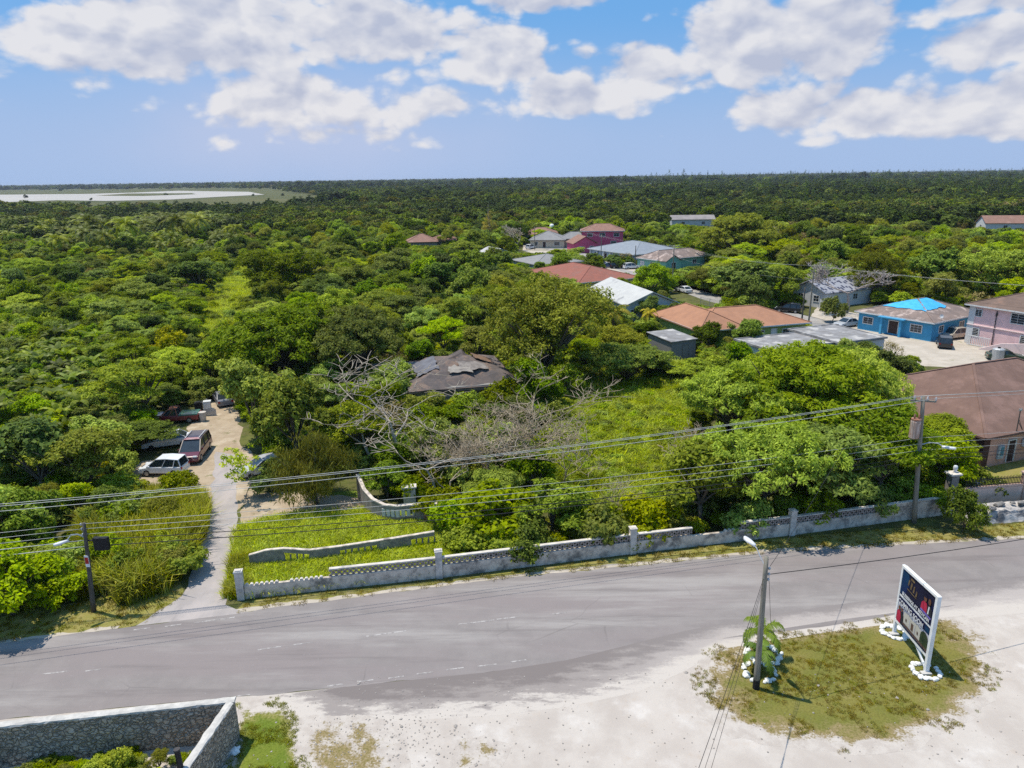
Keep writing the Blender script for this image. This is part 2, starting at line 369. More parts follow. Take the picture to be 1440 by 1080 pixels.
# ------------------------------------------------------------------ ground sheets
def sheet(name, pts, z, m, kind='structure', sub=0):
    if z < .1: z *= .45   # flush sheets: about two millimetres apart
    b = MB(); b.face([(p[0], p[1], z) for p in pts]); o = b.build(name, m)
    for p in o.data.polygons:
        if p.normal.z < 0: o.data.flip_normals(); break
    o['kind'] = kind
    return o
def jag(pts, amp, step, seed, close=False):
    """insert wobbling points along a polyline"""
    r = random.Random(seed); out = []
    n = len(pts); last = n if close else n-1
    for i in range(last):
        a, b = Vector(pts[i][:2]), Vector(pts[(i+1) % n][:2]); d = b-a; k = max(1, int(d.length/step))
        nn = Vector((-d.y, d.x)).normalized() if d.length > 0 else Vector((0, 0))
        for j in range(k):
            p = a + d*(j/k); q = mnoise.noise(Vector((p.x*.9/step*.4+seed, p.y*.9/step*.4, seed)))*amp*1.6 + r.uniform(-amp, amp)*.35
            out.append(tuple(p+nn*q))
    if not close: out.append(tuple(pts[-1][:2]))
    return out
PX = lambda L, z=0: [tuple(P(x, y, z)[:2]) for x, y in L]
sheet('ground', [(-9000, -60), (9000, -60), (9000, 9000), (-9000, 9000)], 0.0, G_GROUND)
far_edge = [(-60, 30.2)] + PX([(0, 905), (165, 884), (330, 862), (720, 812), (1080, 777), (1440, 757)]) + [(60, 46.2), (90, 47.5)]
near_edge = [(-60, 24.5)] + PX([(0, 1012), (330, 980), (400, 975), (560, 958), (720, 942), (860, 927), (940, 912), (1010, 900), (1180, 878), (1440, 835)]) + [(60, 41.0), (90, 42.5)]
sheet('sandy_lot', jag(near_edge[::-1], .0, 5, 1) + [(-60, -50), (120, -50)], .004, G_LOT)
dusty = PX([(690, 946), (860, 929), (960, 915), (985, 902), (1100, 884), (1330, 855), (1440, 838)])
dustn = PX([(1440, 880), (1330, 872), (1190, 893), (1000, 905), (930, 958), (800, 975), (690, 965)])
def blendmat(name, ca, cb, cc):
    m = bpy.data.materials.new(name); m.use_nodes = True; t = NT(m.node_tree); b = t.n['Principled BSDF']
    b.inputs['Roughness'].default_value = .95; b.inputs['Specular IOR Level'].default_value = .1
    vec = t.node('ShaderNodeTexCoord').outputs['Object']; a = t.node('ShaderNodeAttribute', attribute_name='cover').outputs['Fac']
    al = t.remap(t.node('ShaderNodeAttribute', attribute_name='along').outputs['Fac'], .28, .52)
    n = t.noise(t.vmath('MULTIPLY', vec, (.5, 1.6, 1)), .8, 9, .66); nf = t.noise(vec, 5, 6, .7)
    k = t.math('ADD', t.math('SUBTRACT', a, t.math('MULTIPLY', t.math('SUBTRACT', 1.0, al), .12)), t.math('ADD', t.math('MULTIPLY', t.math('SUBTRACT', n, .5), t.remap(al, 0, 1, 1.9, .9)), t.math('MULTIPLY', t.math('SUBTRACT', nf, .5), .4)))
    c = t.mix(t.remap(k, .05, .45), t.mix(al, *ca), t.mix(al, *cb)); c = t.mix(t.remap(k, .52, .80), c, cc)
    c = t.mix(t.math('MULTIPLY', t.remap(nf, .56, .72), .4), c, (.17, .15, .138))
    t.set(b.inputs['Base Color'], c); return m
def strip(name, P0, P1, m, z, n=90):
    def samp(L, k):
        ds = [0]
        for i in range(1, len(L)): ds.append(ds[-1]+math.dist(L[i][:2], L[i-1][:2]))
        q = k*ds[-1]
        for i in range(1, len(L)):
            if ds[i] >= q-1e-9:
                f = (q-ds[i-1])/max(1e-9, ds[i]-ds[i-1]); return (L[i-1][0]+(L[i][0]-L[i-1][0])*f, L[i-1][1]+(L[i][1]-L[i-1][1])*f)
        return L[-1]
    z *= .45; b = MB(); vals = []; J = 8
    for i in range(n+1):
        p, q = samp(P0, i/n), samp(P1, i/n); e = min(1, i/8, (n-i)/8)
        for j in range(J+1):
            f = j/J; b.v.append((p[0]+(q[0]-p[0])*f, p[1]+(q[1]-p[1])*f, z+(.0028-z)*f*f)); vals.append(f+max(0, 1-i/14)*1.3)
    for i in range(n):
        for j in range(J): b.f.append((i*(J+1)+j, (i+1)*(J+1)+j, (i+1)*(J+1)+j+1, i*(J+1)+j+1)); b.mi.append(0)
    o = b.build(name, m); a = o.data.attributes.new('cover', 'FLOAT', 'POINT'); a.data.foreach_set('value', vals); o['kind'] = 'structure'
    a = o.data.attributes.new('along', 'FLOAT', 'POINT'); a.data.foreach_set('value', [i/n for i in range(n+1) for j in range(J+1)])
M_BL = blendmat('dusty_edge', ((.185, .16, .152), (.225, .20, .192)), ((.27, .238, .222), (.375, .335, .312)), (.485, .437, .392))
strip('road_shoulder', PX([(350, 1000), (400, 976), (470, 968), (560, 958), (690, 945), (800, 928), (880, 908), (960, 888), (1060, 868), (1180, 850), (1330, 830), (1440, 812), (1560, 795)]), PX([(350, 1003), (400, 1014), (470, 1024), (560, 1014), (700, 1006), (800, 994), (900, 972), (960, 945), (1010, 917), (1180, 890), (1330, 872), (1440, 862), (1560, 842)]), M_BL, .0205, 150)
oldp = PX([(395, 976), (470, 967), (560, 957), (690, 944), (800, 932), (925, 914), (945, 930), (938, 955), (860, 968), (800, 978), (730, 982), (700, 996), (560, 1002), (470, 1010), (390, 1012), (375, 992)])
OLDP = oldp
rd = jag(far_edge, .10, .5, 11) + jag(near_edge, .06, .6, 13)[::-1]
sheet('road', rd, .016, G_ROAD)
# verge between road and wall / scrub
vf = PX([(1440, 735), (1340, 745), (1285, 740), (1112, 756), (889, 782), (618, 816), (345, 846), (325, 868)])
sheet('grass_verge', jag([tuple(p) for p in far_edge[3:7]], .16, .3, 17) + jag(vf, .1, .5, 19), .010, G_VERGE)
vl = PX([(0, 868), (70, 852), (140, 842), (250, 815), (258, 838), (205, 878)])
sheet('grass_verge', [(-60, 30.4)] + jag(PX([(0, 904), (165, 883), (195, 878)]), .14, .3, 21) + jag(vl[::-1], .12, .5, 23) + [(-60, 36)], .010, G_VERGE)
# sandy strip along the far edge of the asphalt
se = jag(far_edge[3:8], .07, .35, 31); se2 = [(x-.05, y+.38) for x, y in jag(far_edge[3:8], .2, .3, 33)]
sheet('sand_strip', se + se2[::-1], .013, G_YARD)
se = jag(far_edge[0:3], .07, .35, 35); se2 = [(x, y+.3) for x, y in jag(far_edge[0:3], .16, .3, 37)]
sheet('sand_strip', se + se2[::-1], .013, G_YARD)
lane = PX([(190, 880), (258, 838), (272, 800), (288, 755), (297, 705), (300, 670), (303, 635)]); lane2 = PX([(338, 640), (332, 680), (334, 720), (333, 770), (322, 815), (318, 850), (345, 862)])
sheet('driveway', jag(lane, .14, .5, 41) + jag(lane2, .12, .5, 43), .019, G_LANE)
dirt = PX([(262, 700), (185, 690), (165, 668), (200, 648), (255, 650), (266, 600), (284, 575), (300, 552), (325, 552), (335, 580), (338, 620), (362, 645), (366, 690), (330, 720), (290, 720)])
sheet('dirt_yard', jag(dirt, .35, .7, 47, True), .007, G_DIRT)
pile = PX([(338, 735), (342, 700), (400, 690), (505, 700), (530, 738), (470, 752)])
sheet('dirt_patch', jag(pile, .25, .6, 49, True), .012, G_DIRT)
plot = PX([(322, 840), (336, 735), (370, 700), (500, 690), (625, 740), (640, 800), (618, 812), (342, 842)])
sheet('grass_plot', plot, .009, G_GRASS)
clr = PX([(262, 470), (285, 420), (310, 385), (345, 372), (375, 385), (355, 430), (320, 480), (300, 510)])
sheet('clearing', jag(clr, .8, 2, 53, True), .009, G_GRASS)
yard = PX([(1160, 505), (1130, 460), (1150, 430), (1200, 440), (1350, 455), (1480, 470), (1480, 520), (1300, 515)])
sheet('yard', jag(yard, .5, 1.5, 55, True), .006, G_YARD)
street = PX([(1150, 470), (985, 420), (925, 398), (870, 380), (800, 345), (740, 345)]); street2 = PX([(775, 352), (850, 371), (905, 386), (960, 404), (1000, 412), (1180, 455)])
sheet('village_street', street + street2[::1], .011, G_STREET)
sheet('yard', PX([(800, 352), (880, 368), (960, 402), (930, 420), (880, 395), (780, 368), (735, 352)]), .005, G_YARD)
sheet('yard', PX([(735, 352), (736, 340), (790, 338), (800, 350)]), .0055, G_YARD)
# lagoon and marsh, about one to four kilometres off
lag = PX([(-60, 285), (0, 285), (80, 282), (150, 283), (240, 281), (330, 276), (372, 274), (350, 270), (250, 268.5), (190, 271), (120, 273), (0, 274), (-60, 274.5)])
sheet('marsh', PX([(-300, 303), (330, 301), (470, 283), (420, 269.5), (-300, 269)]), .2, G_MARSH)
sheet('lagoon', lag, .5, WATER)
sheet('mud_bank', PX([(135, 275.5), (180, 272.5), (270, 272), (275, 273.5), (200, 276)]), .7, G_MARSH)
# painted lines
def dash(name, pts, wd, z=.0115):
    b = MB()
    for (p, q) in pts:
        p, q = Vector(p), Vector(q); d = (q-p).normalized(); nn = Vector((-d.y, d.x))*wd/2
        b.face([(*(p+nn), z), (*(p-nn), z), (*(q-nn), z), (*(q+nn), z)])
    o = b.build(name, mat('worn_road_paint', (.40, .375, .36), (.25, .228, .22), 3.5, contrast=(.40, .56))); o['kind'] = 'structure'
V2 = lambda x, y: P(x, y).xy
cd = [((60, 948), (95, 944)), ((120, 944), (142, 941)), ((362, 914), (396, 909)), ((412, 907), (440, 903)), ((515, 895), (572, 887)), ((645, 878), (695, 872)), ((698, 871), (732, 867)), ((777, 864), (797, 861))]
dash('centre_line', [(V2(*a), V2(*b)) for a, b in cd], .10)
ed = [((333, 979), (352, 977)), ((460, 965), (482, 962)), ((502, 959), (525, 956)), ((546, 954), (568, 951)), ((586, 948), (609, 945)), ((628, 942), (652, 939)), ((672, 937), (698, 934)), ((718, 931), (740, 928))]
dash('edge_line', [(V2(*a), V2(*b)) for a, b in ed], .09)
fd = [((188, 886), (211, 883)), ((232, 881), (255, 878)), ((273, 876), (330, 868))]
dash('edge_line', [(V2(*a), V2(*b)) for a, b in fd], .10)

def patch(name, outline, m, z, seed=1, rings=9, k=1.7, top=1.0, step=.35):
    z *= .45; o_ = jag(outline, .13, step, seed, True); n = len(o_); b = MB(); vals = []
    cx, cy = sum(p[0] for p in o_)/n, sum(p[1] for p in o_)/n
    for i in range(rings+1):
        r = i/rings
        for (x, y) in o_: b.v.append((cx+(x-cx)*r, cy+(y-cy)*r, z)); vals.append(min(top, (1-r)*k))
    for i in range(rings):
        for q in range(n):
            b.f.append((i*n+q, i*n+(q+1) % n, (i+1)*n+(q+1) % n, (i+1)*n+q)); b.mi.append(0)
    o = b.build(name, m); a = o.data.attributes.new('cover', 'FLOAT', 'POINT'); a.data.foreach_set('value', vals); o['kind'] = 'structure'
    return o
ISLP = PX([(968, 965), (985, 915), (1040, 893), (1110, 880), (1180, 876), (1260, 866), (1355, 862), (1395, 890), (1412, 935), (1400, 985), (1350, 1020), (1290, 1055), (1210, 1062), (1120, 1052), (1030, 1040), (985, 1010)])
patch('grass_island', ISLP, G_ISLAND, .0085, 3, k=2.7)
CORP = PX([(332, 986), (390, 980), (418, 1005), (420, 1045), (440, 1090), (450, 1180), (300, 1180), (316, 1080), (332, 1040)])
patch('grass_corner', CORP, G_CORNER, .015, 4, k=2.0)
patch('grass_patch', PX([(420, 1010), (470, 1000), (540, 1010), (570, 1040), (580, 1090), (520, 1120), (420, 1120)]), G_ISLAND, .013, 7, k=.9, top=.52)
patch('grass_patch', PX([(640, 1040), (680, 1035), (720, 1050), (700, 1085), (630, 1090)]), G_ISLAND, .012, 8, k=.8, top=.42)
#PART2

# ================================================================== houses
def roofmat(name, c1, c2, patchc=None, lo=.55, hi=.7, course=7.0, sc3=.35):
    m = bpy.data.materials.new(name); m.use_nodes = True; t = NT(m.node_tree); b = t.n['Principled BSDF']
    b.inputs['Roughness'].default_value = .9; b.inputs['Specular IOR Level'].default_value = .15
    vec = t.node('ShaderNodeTexCoord').outputs['Object']
    c = t.mix(t.remap(t.noise(vec, .8, 7, .65), .36, .64), c1, c2)
    br = t.node('ShaderNodeTexWave', wave_type='BANDS', bands_direction='Z'); t.l.new(vec, br.inputs[0]); br.inputs['Scale'].default_value = course; br.inputs['Distortion'].default_value = .6; br.inputs['Detail'].default_value = 1
    c = t.mix(t.math('MULTIPLY', t.remap(br.outputs[1], .75, 1.0), .3), c, tuple(q*.6 for q in c1))
    c = t.mix(t.math('MULTIPLY', t.remap(t.noise(vec, 7, 3, .7), .5, .7), .35), c, tuple(q*1.25 for q in c2))
    if patchc: c = t.mix(t.remap(t.noise(vec, sc3, 7, .7), lo, hi), c, patchc)
    t.set(b.inputs['Base Color'], c)
    return m
R_BROWN = roofmat('brown_shingles', (.185, .115, .092), (.155, .096, .078), (.225, .14, .115), .48, .66, course=5)
R_ORANGE = roofmat('orange_shingles', (.40, .205, .125), (.34, .175, .11), (.31, .175, .12), .58, .75)
R_RED = roofmat('red_brown_shingles', (.30, .115, .085), (.25, .105, .08), (.22, .12, .10), .5, .7)
R_RUST = roofmat('rust_shingles', (.30, .17, .13), (.24, .14, .11), (.34, .22, .18))
R_GREY = roofmat('grey_shingles', (.27, .265, .265), (.23, .225, .225), (.24, .235, .23))
R_BLUEGREY = roofmat('blue_grey_shingles', (.26, .285, .32), (.22, .245, .28))
R_WORN = roofmat('worn_shingles', (.25, .19, .165), (.19, .15, .135), (.44, .35, .31), .5, .62, sc3=.5)
R_WRECK = roofmat('rotten_shingles', (.155, .125, .115), (.105, .092, .09), (.21, .15, .12), .5, .62, sc3=.5)
R_DARK = roofmat('dark_brown_shingles', (.185, .13, .105), (.15, .105, .085), (.26, .16, .12), .52, .68)
R_METAL = mat('white_metal_roof', (.50, .495, .47), (.44, .435, .42), .5, rough=.6, col3=(.27, .27, .275), scale3=.3, c3=(.58, .7))
R_FLAT = mat('flat_roof_felt', (.27, .265, .27), (.20, .19, .185), .7, col3=(.44, .42, .40), scale3=.45, c3=(.50, .62))
# patchwork of missing tiles
def checkroof():
    m = bpy.data.materials.new('patchwork_tiles'); m.use_nodes = True; t = NT(m.node_tree); b = t.n['Principled BSDF']
    b.inputs['Roughness'].default_value = .85
    vec = t.node('ShaderNodeTexCoord').outputs['Object']
    v = t.node('ShaderNodeTexVoronoi', distance='CHEBYCHEV'); t.l.new(t.vmath('MULTIPLY', vec, (1.0, 1.6, 1.6)), v.inputs['Vector']); v.inputs['Scale'].default_value = .75; v.inputs['Randomness'].default_value = .6
    c = t.mix(t.remap(v.outputs['Distance'], .30, .36), (.05, .055, .095), (.32, .32, .35))
    t.set(b.inputs['Base Color'], c); return m
R_CHECK = checkroof()
TARP = mat('blue_tarpaulin', (.05, .36, .70), (.07, .45, .78), 1.5, rough=.4, spec=.4)
def wallm(n, c): return mat(n, c, tuple(q*.88 for q in c), 1.2, col3=tuple(q*.7 for q in c), scale3=.7, c3=(.62, .8))
W_PINK = wallm('pink_plaster', (.84, .57, .56)); W_PINKL = wallm('light_pink_plaster', (.84, .66, .63)); W_SALMON = wallm('salmon_plaster', (.64, .39, .31))
W_MAG = wallm('magenta_plaster', (.60, .10, .20)); W_BLUE = wallm('blue_plaster', (.07, .34, .58)); W_TEAL = wallm('teal_plaster', (.22, .46, .38))
W_CREAM = wallm('cream_plaster', (.58, .50, .38)); W_WHITE = wallm('white_plaster', (.64, .64, .65)); W_GREEN = wallm('lime_plaster', (.33, .44, .13))
W_LBLUE = wallm('light_blue_plaster', (.42, .50, .62)); W_GREY = wallm('grey_boards', (.22, .215, .21)); W_DARK = wallm('mildewed_wall', (.24, .23, .215))
W_PGREY = wallm('pale_grey_plaster', (.52, .55, .58))

def hip_h(x, y, w, d, ze, sl): return ze + sl*min(w/2-abs(x), d/2-abs(y))
def roof_mesh(kind, w, d, ze, zr, th=.18, ridge='x', sag=0, seed=0, sub=0):
    """eave footprint w x d centred on the origin"""
    b = MB(); hw, hd = w/2, d/2
    if kind == 'hip':
        if w >= d: r1, r2 = (-hw+hd, 0), (hw-hd, 0)
        else: r1, r2 = (0, -hd+hw), (0, hd-hw)
        if abs(w-d) < .3: r1 = (-.15, 0); r2 = (.15, 0)
        c = [(-hw, -hd), (hw, -hd), (hw, hd), (-hw, hd)]
        T = [(*p, ze) for p in c]; L = [(*p, ze-th) for p in c]; A = (*r1, zr); B = (*r2, zr)
        if w >= d or abs(w-d) < .3: fs = [(T[0], T[1], B, A), (T[1], T[2], B), (T[2], T[3], A, B), (T[3], T[0], A)]
        else: fs = [(T[0], T[1], A), (T[1], T[2], B, A), (T[2], T[3], B), (T[3], T[0], A, B)]
        for f in fs: b.face(f)
        for i in range(4): b.face((L[i], L[(i+1) % 4], T[(i+1) % 4], T[i]))
        b.face(L[::-1])
        if not sub:
            for p, q in ((A, B), (T[0], A), (T[3], A if w >= d or abs(w-d) < .3 else B), (T[1], B if w >= d or abs(w-d) < .3 else A), (T[2], B)):
                if (Vector(p)-Vector(q)).length > .4: b.bar(Vector(p)+Vector((0, 0, .03)), Vector(q)+Vector((0, 0, .03)), .24, .07)
    elif kind == 'gable':
        if ridge == 'y':
            prof = [(-hw, ze-th), (-hw, ze), (0, zr), (hw, ze), (hw, ze-th), (0, zr-th)]
            F = [(x, -hd, z) for x, z in prof]; K = [(x, hd, z) for x, z in prof]
        else:
            prof = [(-hd, ze-th), (-hd, ze), (0, zr), (hd, ze), (hd, ze-th), (0, zr-th)]
            F = [(-hw, y, z) for y, z in prof]; K = [(hw, y, z) for y, z in prof]
        for i in range(6): b.face((F[i], F[(i+1) % 6], K[(i+1) % 6], K[i]))
        for X in (F, K): b.face((X[0], X[1], X[2], X[5])); b.face((X[5], X[2], X[3], X[4]))
    elif kind == 'flat':
        b.box(0, 0, ze+.08, w, d, .16); b.box(0, -hd+.1, ze+.21, w, .2, .1); b.box(0, hd-.1, ze+.21, w, .2, .1)
        b.box(-hw+.1, 0, ze+.212, .2, d-.42, .1); b.box(hw-.1, 0, ze+.212, .2, d-.42, .1)
    elif kind == 'mono':
        b.face([(-hw, -hd, ze), (hw, -hd, ze), (hw, hd, zr), (-hw, hd, zr)]); b.face([(-hw, -hd, ze-.1), (-hw, hd, zr-.1), (hw, hd, zr-.1), (hw, -hd, ze-.1)])
        b.face([(-hw, -hd, ze-.1), (hw, -hd, ze-.1), (hw, -hd, ze), (-hw, -hd, ze)]); b.face([(-hw, hd, zr-.1), (-hw, hd, zr), (hw, hd, zr), (hw, hd, zr-.1)])
        b.face([(-hw, -hd, ze-.1), (-hw, -hd, ze), (-hw, hd, zr), (-hw, hd, zr-.1)]); b.face([(hw, -hd, ze-.1), (hw, hd, zr-.1), (hw, hd, zr), (hw, -hd, ze)])
    if sub:
        bm = bmesh.new()
        vs = [bm.verts.new(p) for p in b.v]
        for f in b.f: bm.faces.new([vs[i] for i in f])
        bmesh.ops.remove_doubles(bm, verts=bm.verts, dist=1e-4)
        bmesh.ops.triangulate(bm, faces=bm.faces)
        bmesh.ops.subdivide_edges(bm, edges=bm.edges, cuts=sub, use_grid_fill=True)
        for v in bm.verts:
            k = mnoise.noise(v.co*.45+Vector((seed, 0, 0)))*sag + mnoise.noise(v.co*1.7+Vector((seed, 3, 0)))*sag*.3
            v.co.z += k - sag*.3 if v.co.z > ze-.05 else k*.25
        bm.verts.index_update()
        b.v = [tuple(v.co) for v in bm.verts]; b.f = [tuple(v.index for v in f.verts) for f in bm.faces]; b.mi = [0]*len(b.f); bm.free()
    return b
def side_xf(side, w, d):
    """local frame on a wall: origin at wall centre, x along, outward normal"""
    return {'f': ((0, -d/2), (1, 0), (0, -1)), 'b': ((0, d/2), (-1, 0), (0, 1)), 'l': ((-w/2, 0), (0, -1), (-1, 0)), 'r': ((w/2, 0), (0, 1), (1, 0))}[side]
def opening(root, side, u, zc, ww, hh, W, D, kind='window', frame=FRAMEW, pane=GLASS, bars=(1, 1), ox=0, oy=0, ft=.09):
    (cx, cy), ax, nn = side_xf(side, W, D)
    o = Vector((cx+ax[0]*u+ox, cy+ax[1]*u+oy, zc)); A = Vector((*ax, 0)); N = Vector((*nn, 0)); Z = Vector((0, 0, 1))
    b = MB(); n0 = N*.03
    def bar(p, q, t=ft): b.bar(o+n0+A*p[0]+Z*p[1], o+n0+A*q[0]+Z*q[1], t, .12)
    x, y = ww/2, hh/2
    bar((-x-ft/2, y), (x+ft/2, y)); bar((-x, -y+ft/2), (-x, y-ft/2)); bar((x, -y+ft/2), (x, y-ft/2))
    if kind == 'window':
        bar((-x-ft/2, -y), (x+ft/2, -y), ft*1.15)
        for i in range(bars[0]): k = -x+ww*(i+1)/(bars[0]+1); b.bar(o+N*.05+A*k-Z*(y-ft/2), o+N*.05+A*k+Z*(y-ft/2), .05, .04)
        for i in range(bars[1]): k = -y+hh*(i+1)/(bars[1]+1); b.bar(o+N*.035+A*(-x+ft/2)+Z*k, o+N*.035+A*(x-ft/2)+Z*k, .04, .03)
    f = b.build(kind, frame, root)
    p = MB(); p.bar(o+N*.012-A*(x-ft/2), o+N*.012+A*(x-ft/2), .03, hh-ft)
    pb = MB(); c = [o+N*.015+A*(sx*(x-ft/2))+Z*(sy*(y-ft/2)) for sx, sy in ((-1, -1), (1, -1), (1, 1), (-1, 1))]
    pb.face(c); ci = [q-N*.05 for q in c]; pb.face(ci[::-1])
    for i in range(4): pb.face((c[i], ci[i], ci[(i+1) % 4], c[(i+1) % 4]))
    pb.build('pane' if kind == 'window' else 'leaf', pane, f)
    return f
def block(root, w, d, ze, zr, kind, wm, rm, ox=0, oy=0, over=.5, ridge='x', wins=(), rz=0, fascia=None, **kw):
    """one wing of a house: wall mesh + roof; w,d are the eave footprint"""
    W, D = w-2*over, d-2*over
    b = MB(); b.box(0, 0, (ze-.12)/2, W, D, ze-.12)
    if kind == 'gable':
        if ridge == 'y':
            for y in (-D/2, D/2-.15): b.v_ = 0; b.wallprism((-W/2, y+.0), (W/2, y+.0), [(0, ze-.14), (1, ze-.14), (.5, zr-.28)], .15)
        else:
            for x in (-W/2+.15, W/2): b.wallprism((x, -D/2), (x, D/2), [(0, ze-.14), (1, ze-.14), (.5, zr-.28)], .15)
    ow = b.build('wall', wm, root, (ox, oy, 0), rz)
    rb = roof_mesh(kind, w, d, ze, zr, ridge=ridge, **kw)
    orf = rb.build('roof', rm, root, (ox, oy, 0), rz)
    if fascia and kind in ('hip',):
        fb = MB(); h = .2
        fb.box(0, -d/2-.02, ze-.09, w+.08, .04, h); fb.box(0, d/2+.02, ze-.09, w+.08, .04, h); fb.box(-w/2-.02, 0, ze-.09, .04, d, h); fb.box(w/2+.02, 0, ze-.09, .04, d, h)
        fb.build('fascia', fascia, orf)
    for q in wins:
        side, u, zc, ww, hh = q[:5]; opt = q[5] if len(q) > 5 else {}
        opening(root, side, u, zc, ww, hh, W, D, ox=ox, oy=oy, **opt)
    return ow, orf
def house(name, label, A, ang, w, d, ze, group=None, cat='house', pix=True):
    """A: pixel of the front-left eave corner"""
    a = P(A[0], A[1], ze).xy if pix else Vector(A)
    t = RAD(ang); u = Vector((math.cos(t), math.sin(t))); v = Vector((-u.y, u.x))
    c = a + u*w/2 + v*d/2
    FOOT.append((c, u, v, w/2, d/2))
    return empty(name, (c.x, c.y, 0), t, label, cat, group)
FOOT = []
def onroof(root, fn, name, m, x0, x1, y0, y1, n=14, lift=.06, jag_=.25, seed=3, th=.03):
    b = MB(); r = random.Random(seed)
    for i in range(n+1):
        for j in range(n+1):
            ex = 1 if 0 < i < n and 0 < j < n else 0
            x = x0+(x1-x0)*i/n+(0 if ex else r.uniform(-jag_, jag_)); y = y0+(y1-y0)*j/n+(0 if ex else r.uniform(-jag_, jag_))
            b.v.append((x, y, fn(x, y)+lift+r.uniform(0, .07)))
    for i in range(n):
        for j in range(n): b.f.append((i*(n+1)+j, (i+1)*(n+1)+j, (i+1)*(n+1)+j+1, i*(n+1)+j+1)); b.mi.append(0)
    o = b.build(name, m, smooth=True); o.location = root.location; o.rotation_euler = root.rotation_euler
    return o
D_ = dict(kind='door', frame=FRAMEW, pane=mat('dark_door', (.07, .045, .04), None, 3))

# big brown-roofed salmon house beside the road wall
h = house('house', 'salmon house with a huge plain brown hip roof beside the iron railing', (40.39, 56.78), 20, 23, 17, 3.0, pix=False)
block(h, 23, 17, 3.0, 6.7, 'hip', W_SALMON, R_BROWN, over=.45, wins=[('l', 3.6, 1.75, 2.3, 1.25, dict(frame=DARKFR, bars=(2, 2))), ('l', -2.5, 1.75, 1.6, 1.2, dict(frame=DARKFR, bars=(1, 2))), ('f', -4.4, 1.7, 1.7, 1.4, dict(frame=DARKFR, bars=(2, 2))), ('f', .5, 1.7, 1.7, 1.4, dict(frame=DARKFR, bars=(2, 2))), ('f', -7.5, 1.15, .95, 2.1, D_)])
b = MB(); b.box(-11.05+.25, -8.05+.25, 1.4, .75, .75, 2.8); b.build('corner_post', mat('dark_brown_paint', (.085, .045, .035), None, 3), h)
ac = empty('air_conditioner', label='white air conditioning unit on the wall of the salmon house', cat='air conditioner')
b = MB(); b.box(0, 0, 0, .85, .34, .6); b.build('casing', LAMPW, ac, bevel=.03)
b = MB(); b.tube([(.12, -.172, 0), (.12, -.19, 0)], .23, 18); b.build('fan_grille', BLACK, ac)
for q in (-.3, .3): b = MB(); b.bar((q, .18, -.36), (q, -.16, -.36), .05); b.build('bracket', GALV, ac)
def onwall(o, root, x, y, z): o.location = root.matrix_basis @ Vector((x, y, z)); o.rotation_euler = root.rotation_euler
bpy.context.view_layer.update()
onwall(ac, h, -5.9, -8.05-.22, 1.75)
mb_ = empty('meter_cabinet', label='tall pale meter cabinet fixed to the salmon house wall', cat='cabinet')
b = MB(); b.box(0, 0, 0, .7, .16, 1.2); b.build('cabinet_box', mat('pale_blue_metal', (.45, .52, .55), None, 3), mb_)
b = MB(); b.box(.08, -.09, .1, .35, .04, .8); b.build('cabinet_door', mat('teal_metal', (.10, .26, .33), None, 3), mb_)
onwall(mb_, h, -8.9, -8.05-.1, 1.25)
mast = empty('service_mast', label='thin service mast with a bent bracket rising from the brown roof', cat='mast')
b = MB(); b.tube([(0, 0, 0), (0, 0, 1.9)], .05, 6); b.tube([(0, 0, .9), (.5, -.15, .12)], .03, 5); b.tube([(.05, 0, 1.1), (.35, -.25, .2)], .025, 5); b.build('mast_pipe', POLED, mast)
b = MB(); b.box(0, 0, 1.95, .3, .1, .1); b.box(-.12, 0, 2.05, .07, .07, .12); b.box(.12, 0, 2.05, .07, .07, .12); b.build('insulator_head', GALV, mast)
onwall(mast, h, -7.6, -8.3, 3.05)

# pink two-storey house
h = house('house', 'tall pink two-storey house with white window frames at the right edge', (67.86, 105.1), -64, 15, 13, 5.9, pix=False)
block(h, 15, 13, 5.9, 8.3, 'hip', W_PINK, R_DARK, over=.55, fascia=FRAMEW, wins=[('f', -5.6, 4.75, 1.0, 1.05, dict(bars=(1, 3))), ('f', -.1, 4.75, 1.9, 1.45, dict(bars=(1, 3))), ('f', -5.6, 1.9, .95, 1.2, dict(bars=(0, 4))), ('f', 1.4, 1.9, 1.5, 1.3, dict(bars=(1, 4))), ('f', 4.3, 1.25, 1.2, 2.4, dict(kind='door', pane=mat('pink_door', (.62, .38, .33), None, 3))), ('l', 0, 4.7, 1.2, 1.2), ('f', 5.2, 4.75, 1.4, 1.3)])
b = MB(); b.box(-.35, -6.03, 2.9, 13.4, .14, .12); b.build('string_course', W_PINKL, h)
b = MB(); b.box(-6.55, -5.55, 2.85, .9, .9, 5.6); b.build('corner_pilaster', FRAMEW, h)
b = MB()
b.wallprism((-3.2, -8.6), (2.3, -6.2), [(0, 0), (1, 0), (1, 1.6), (.45, 1.25), (0, .15)], .25); b.build('stair_wall', W_PINKL, h)
b = MB(); b.tube([(-3.0, -6.05, .4), (-3.0, -6.05, 5.4)], .06, 6); b.box(-3.0, -6.06, 4.9, .25, .12, .35); b.build('drain_pipe', DARKFR, h)
b = MB()
for i in range(12): b.box(-5.9+i*.27, -6.9, .75, .1, .06, 1.3)
b.box(-4.4, -6.9, 1.42, 3.4, .09, .1); b.box(-4.4, -6.9, .12, 3.4, .09, .12); b.build('balustrade', FRAMEW, h)

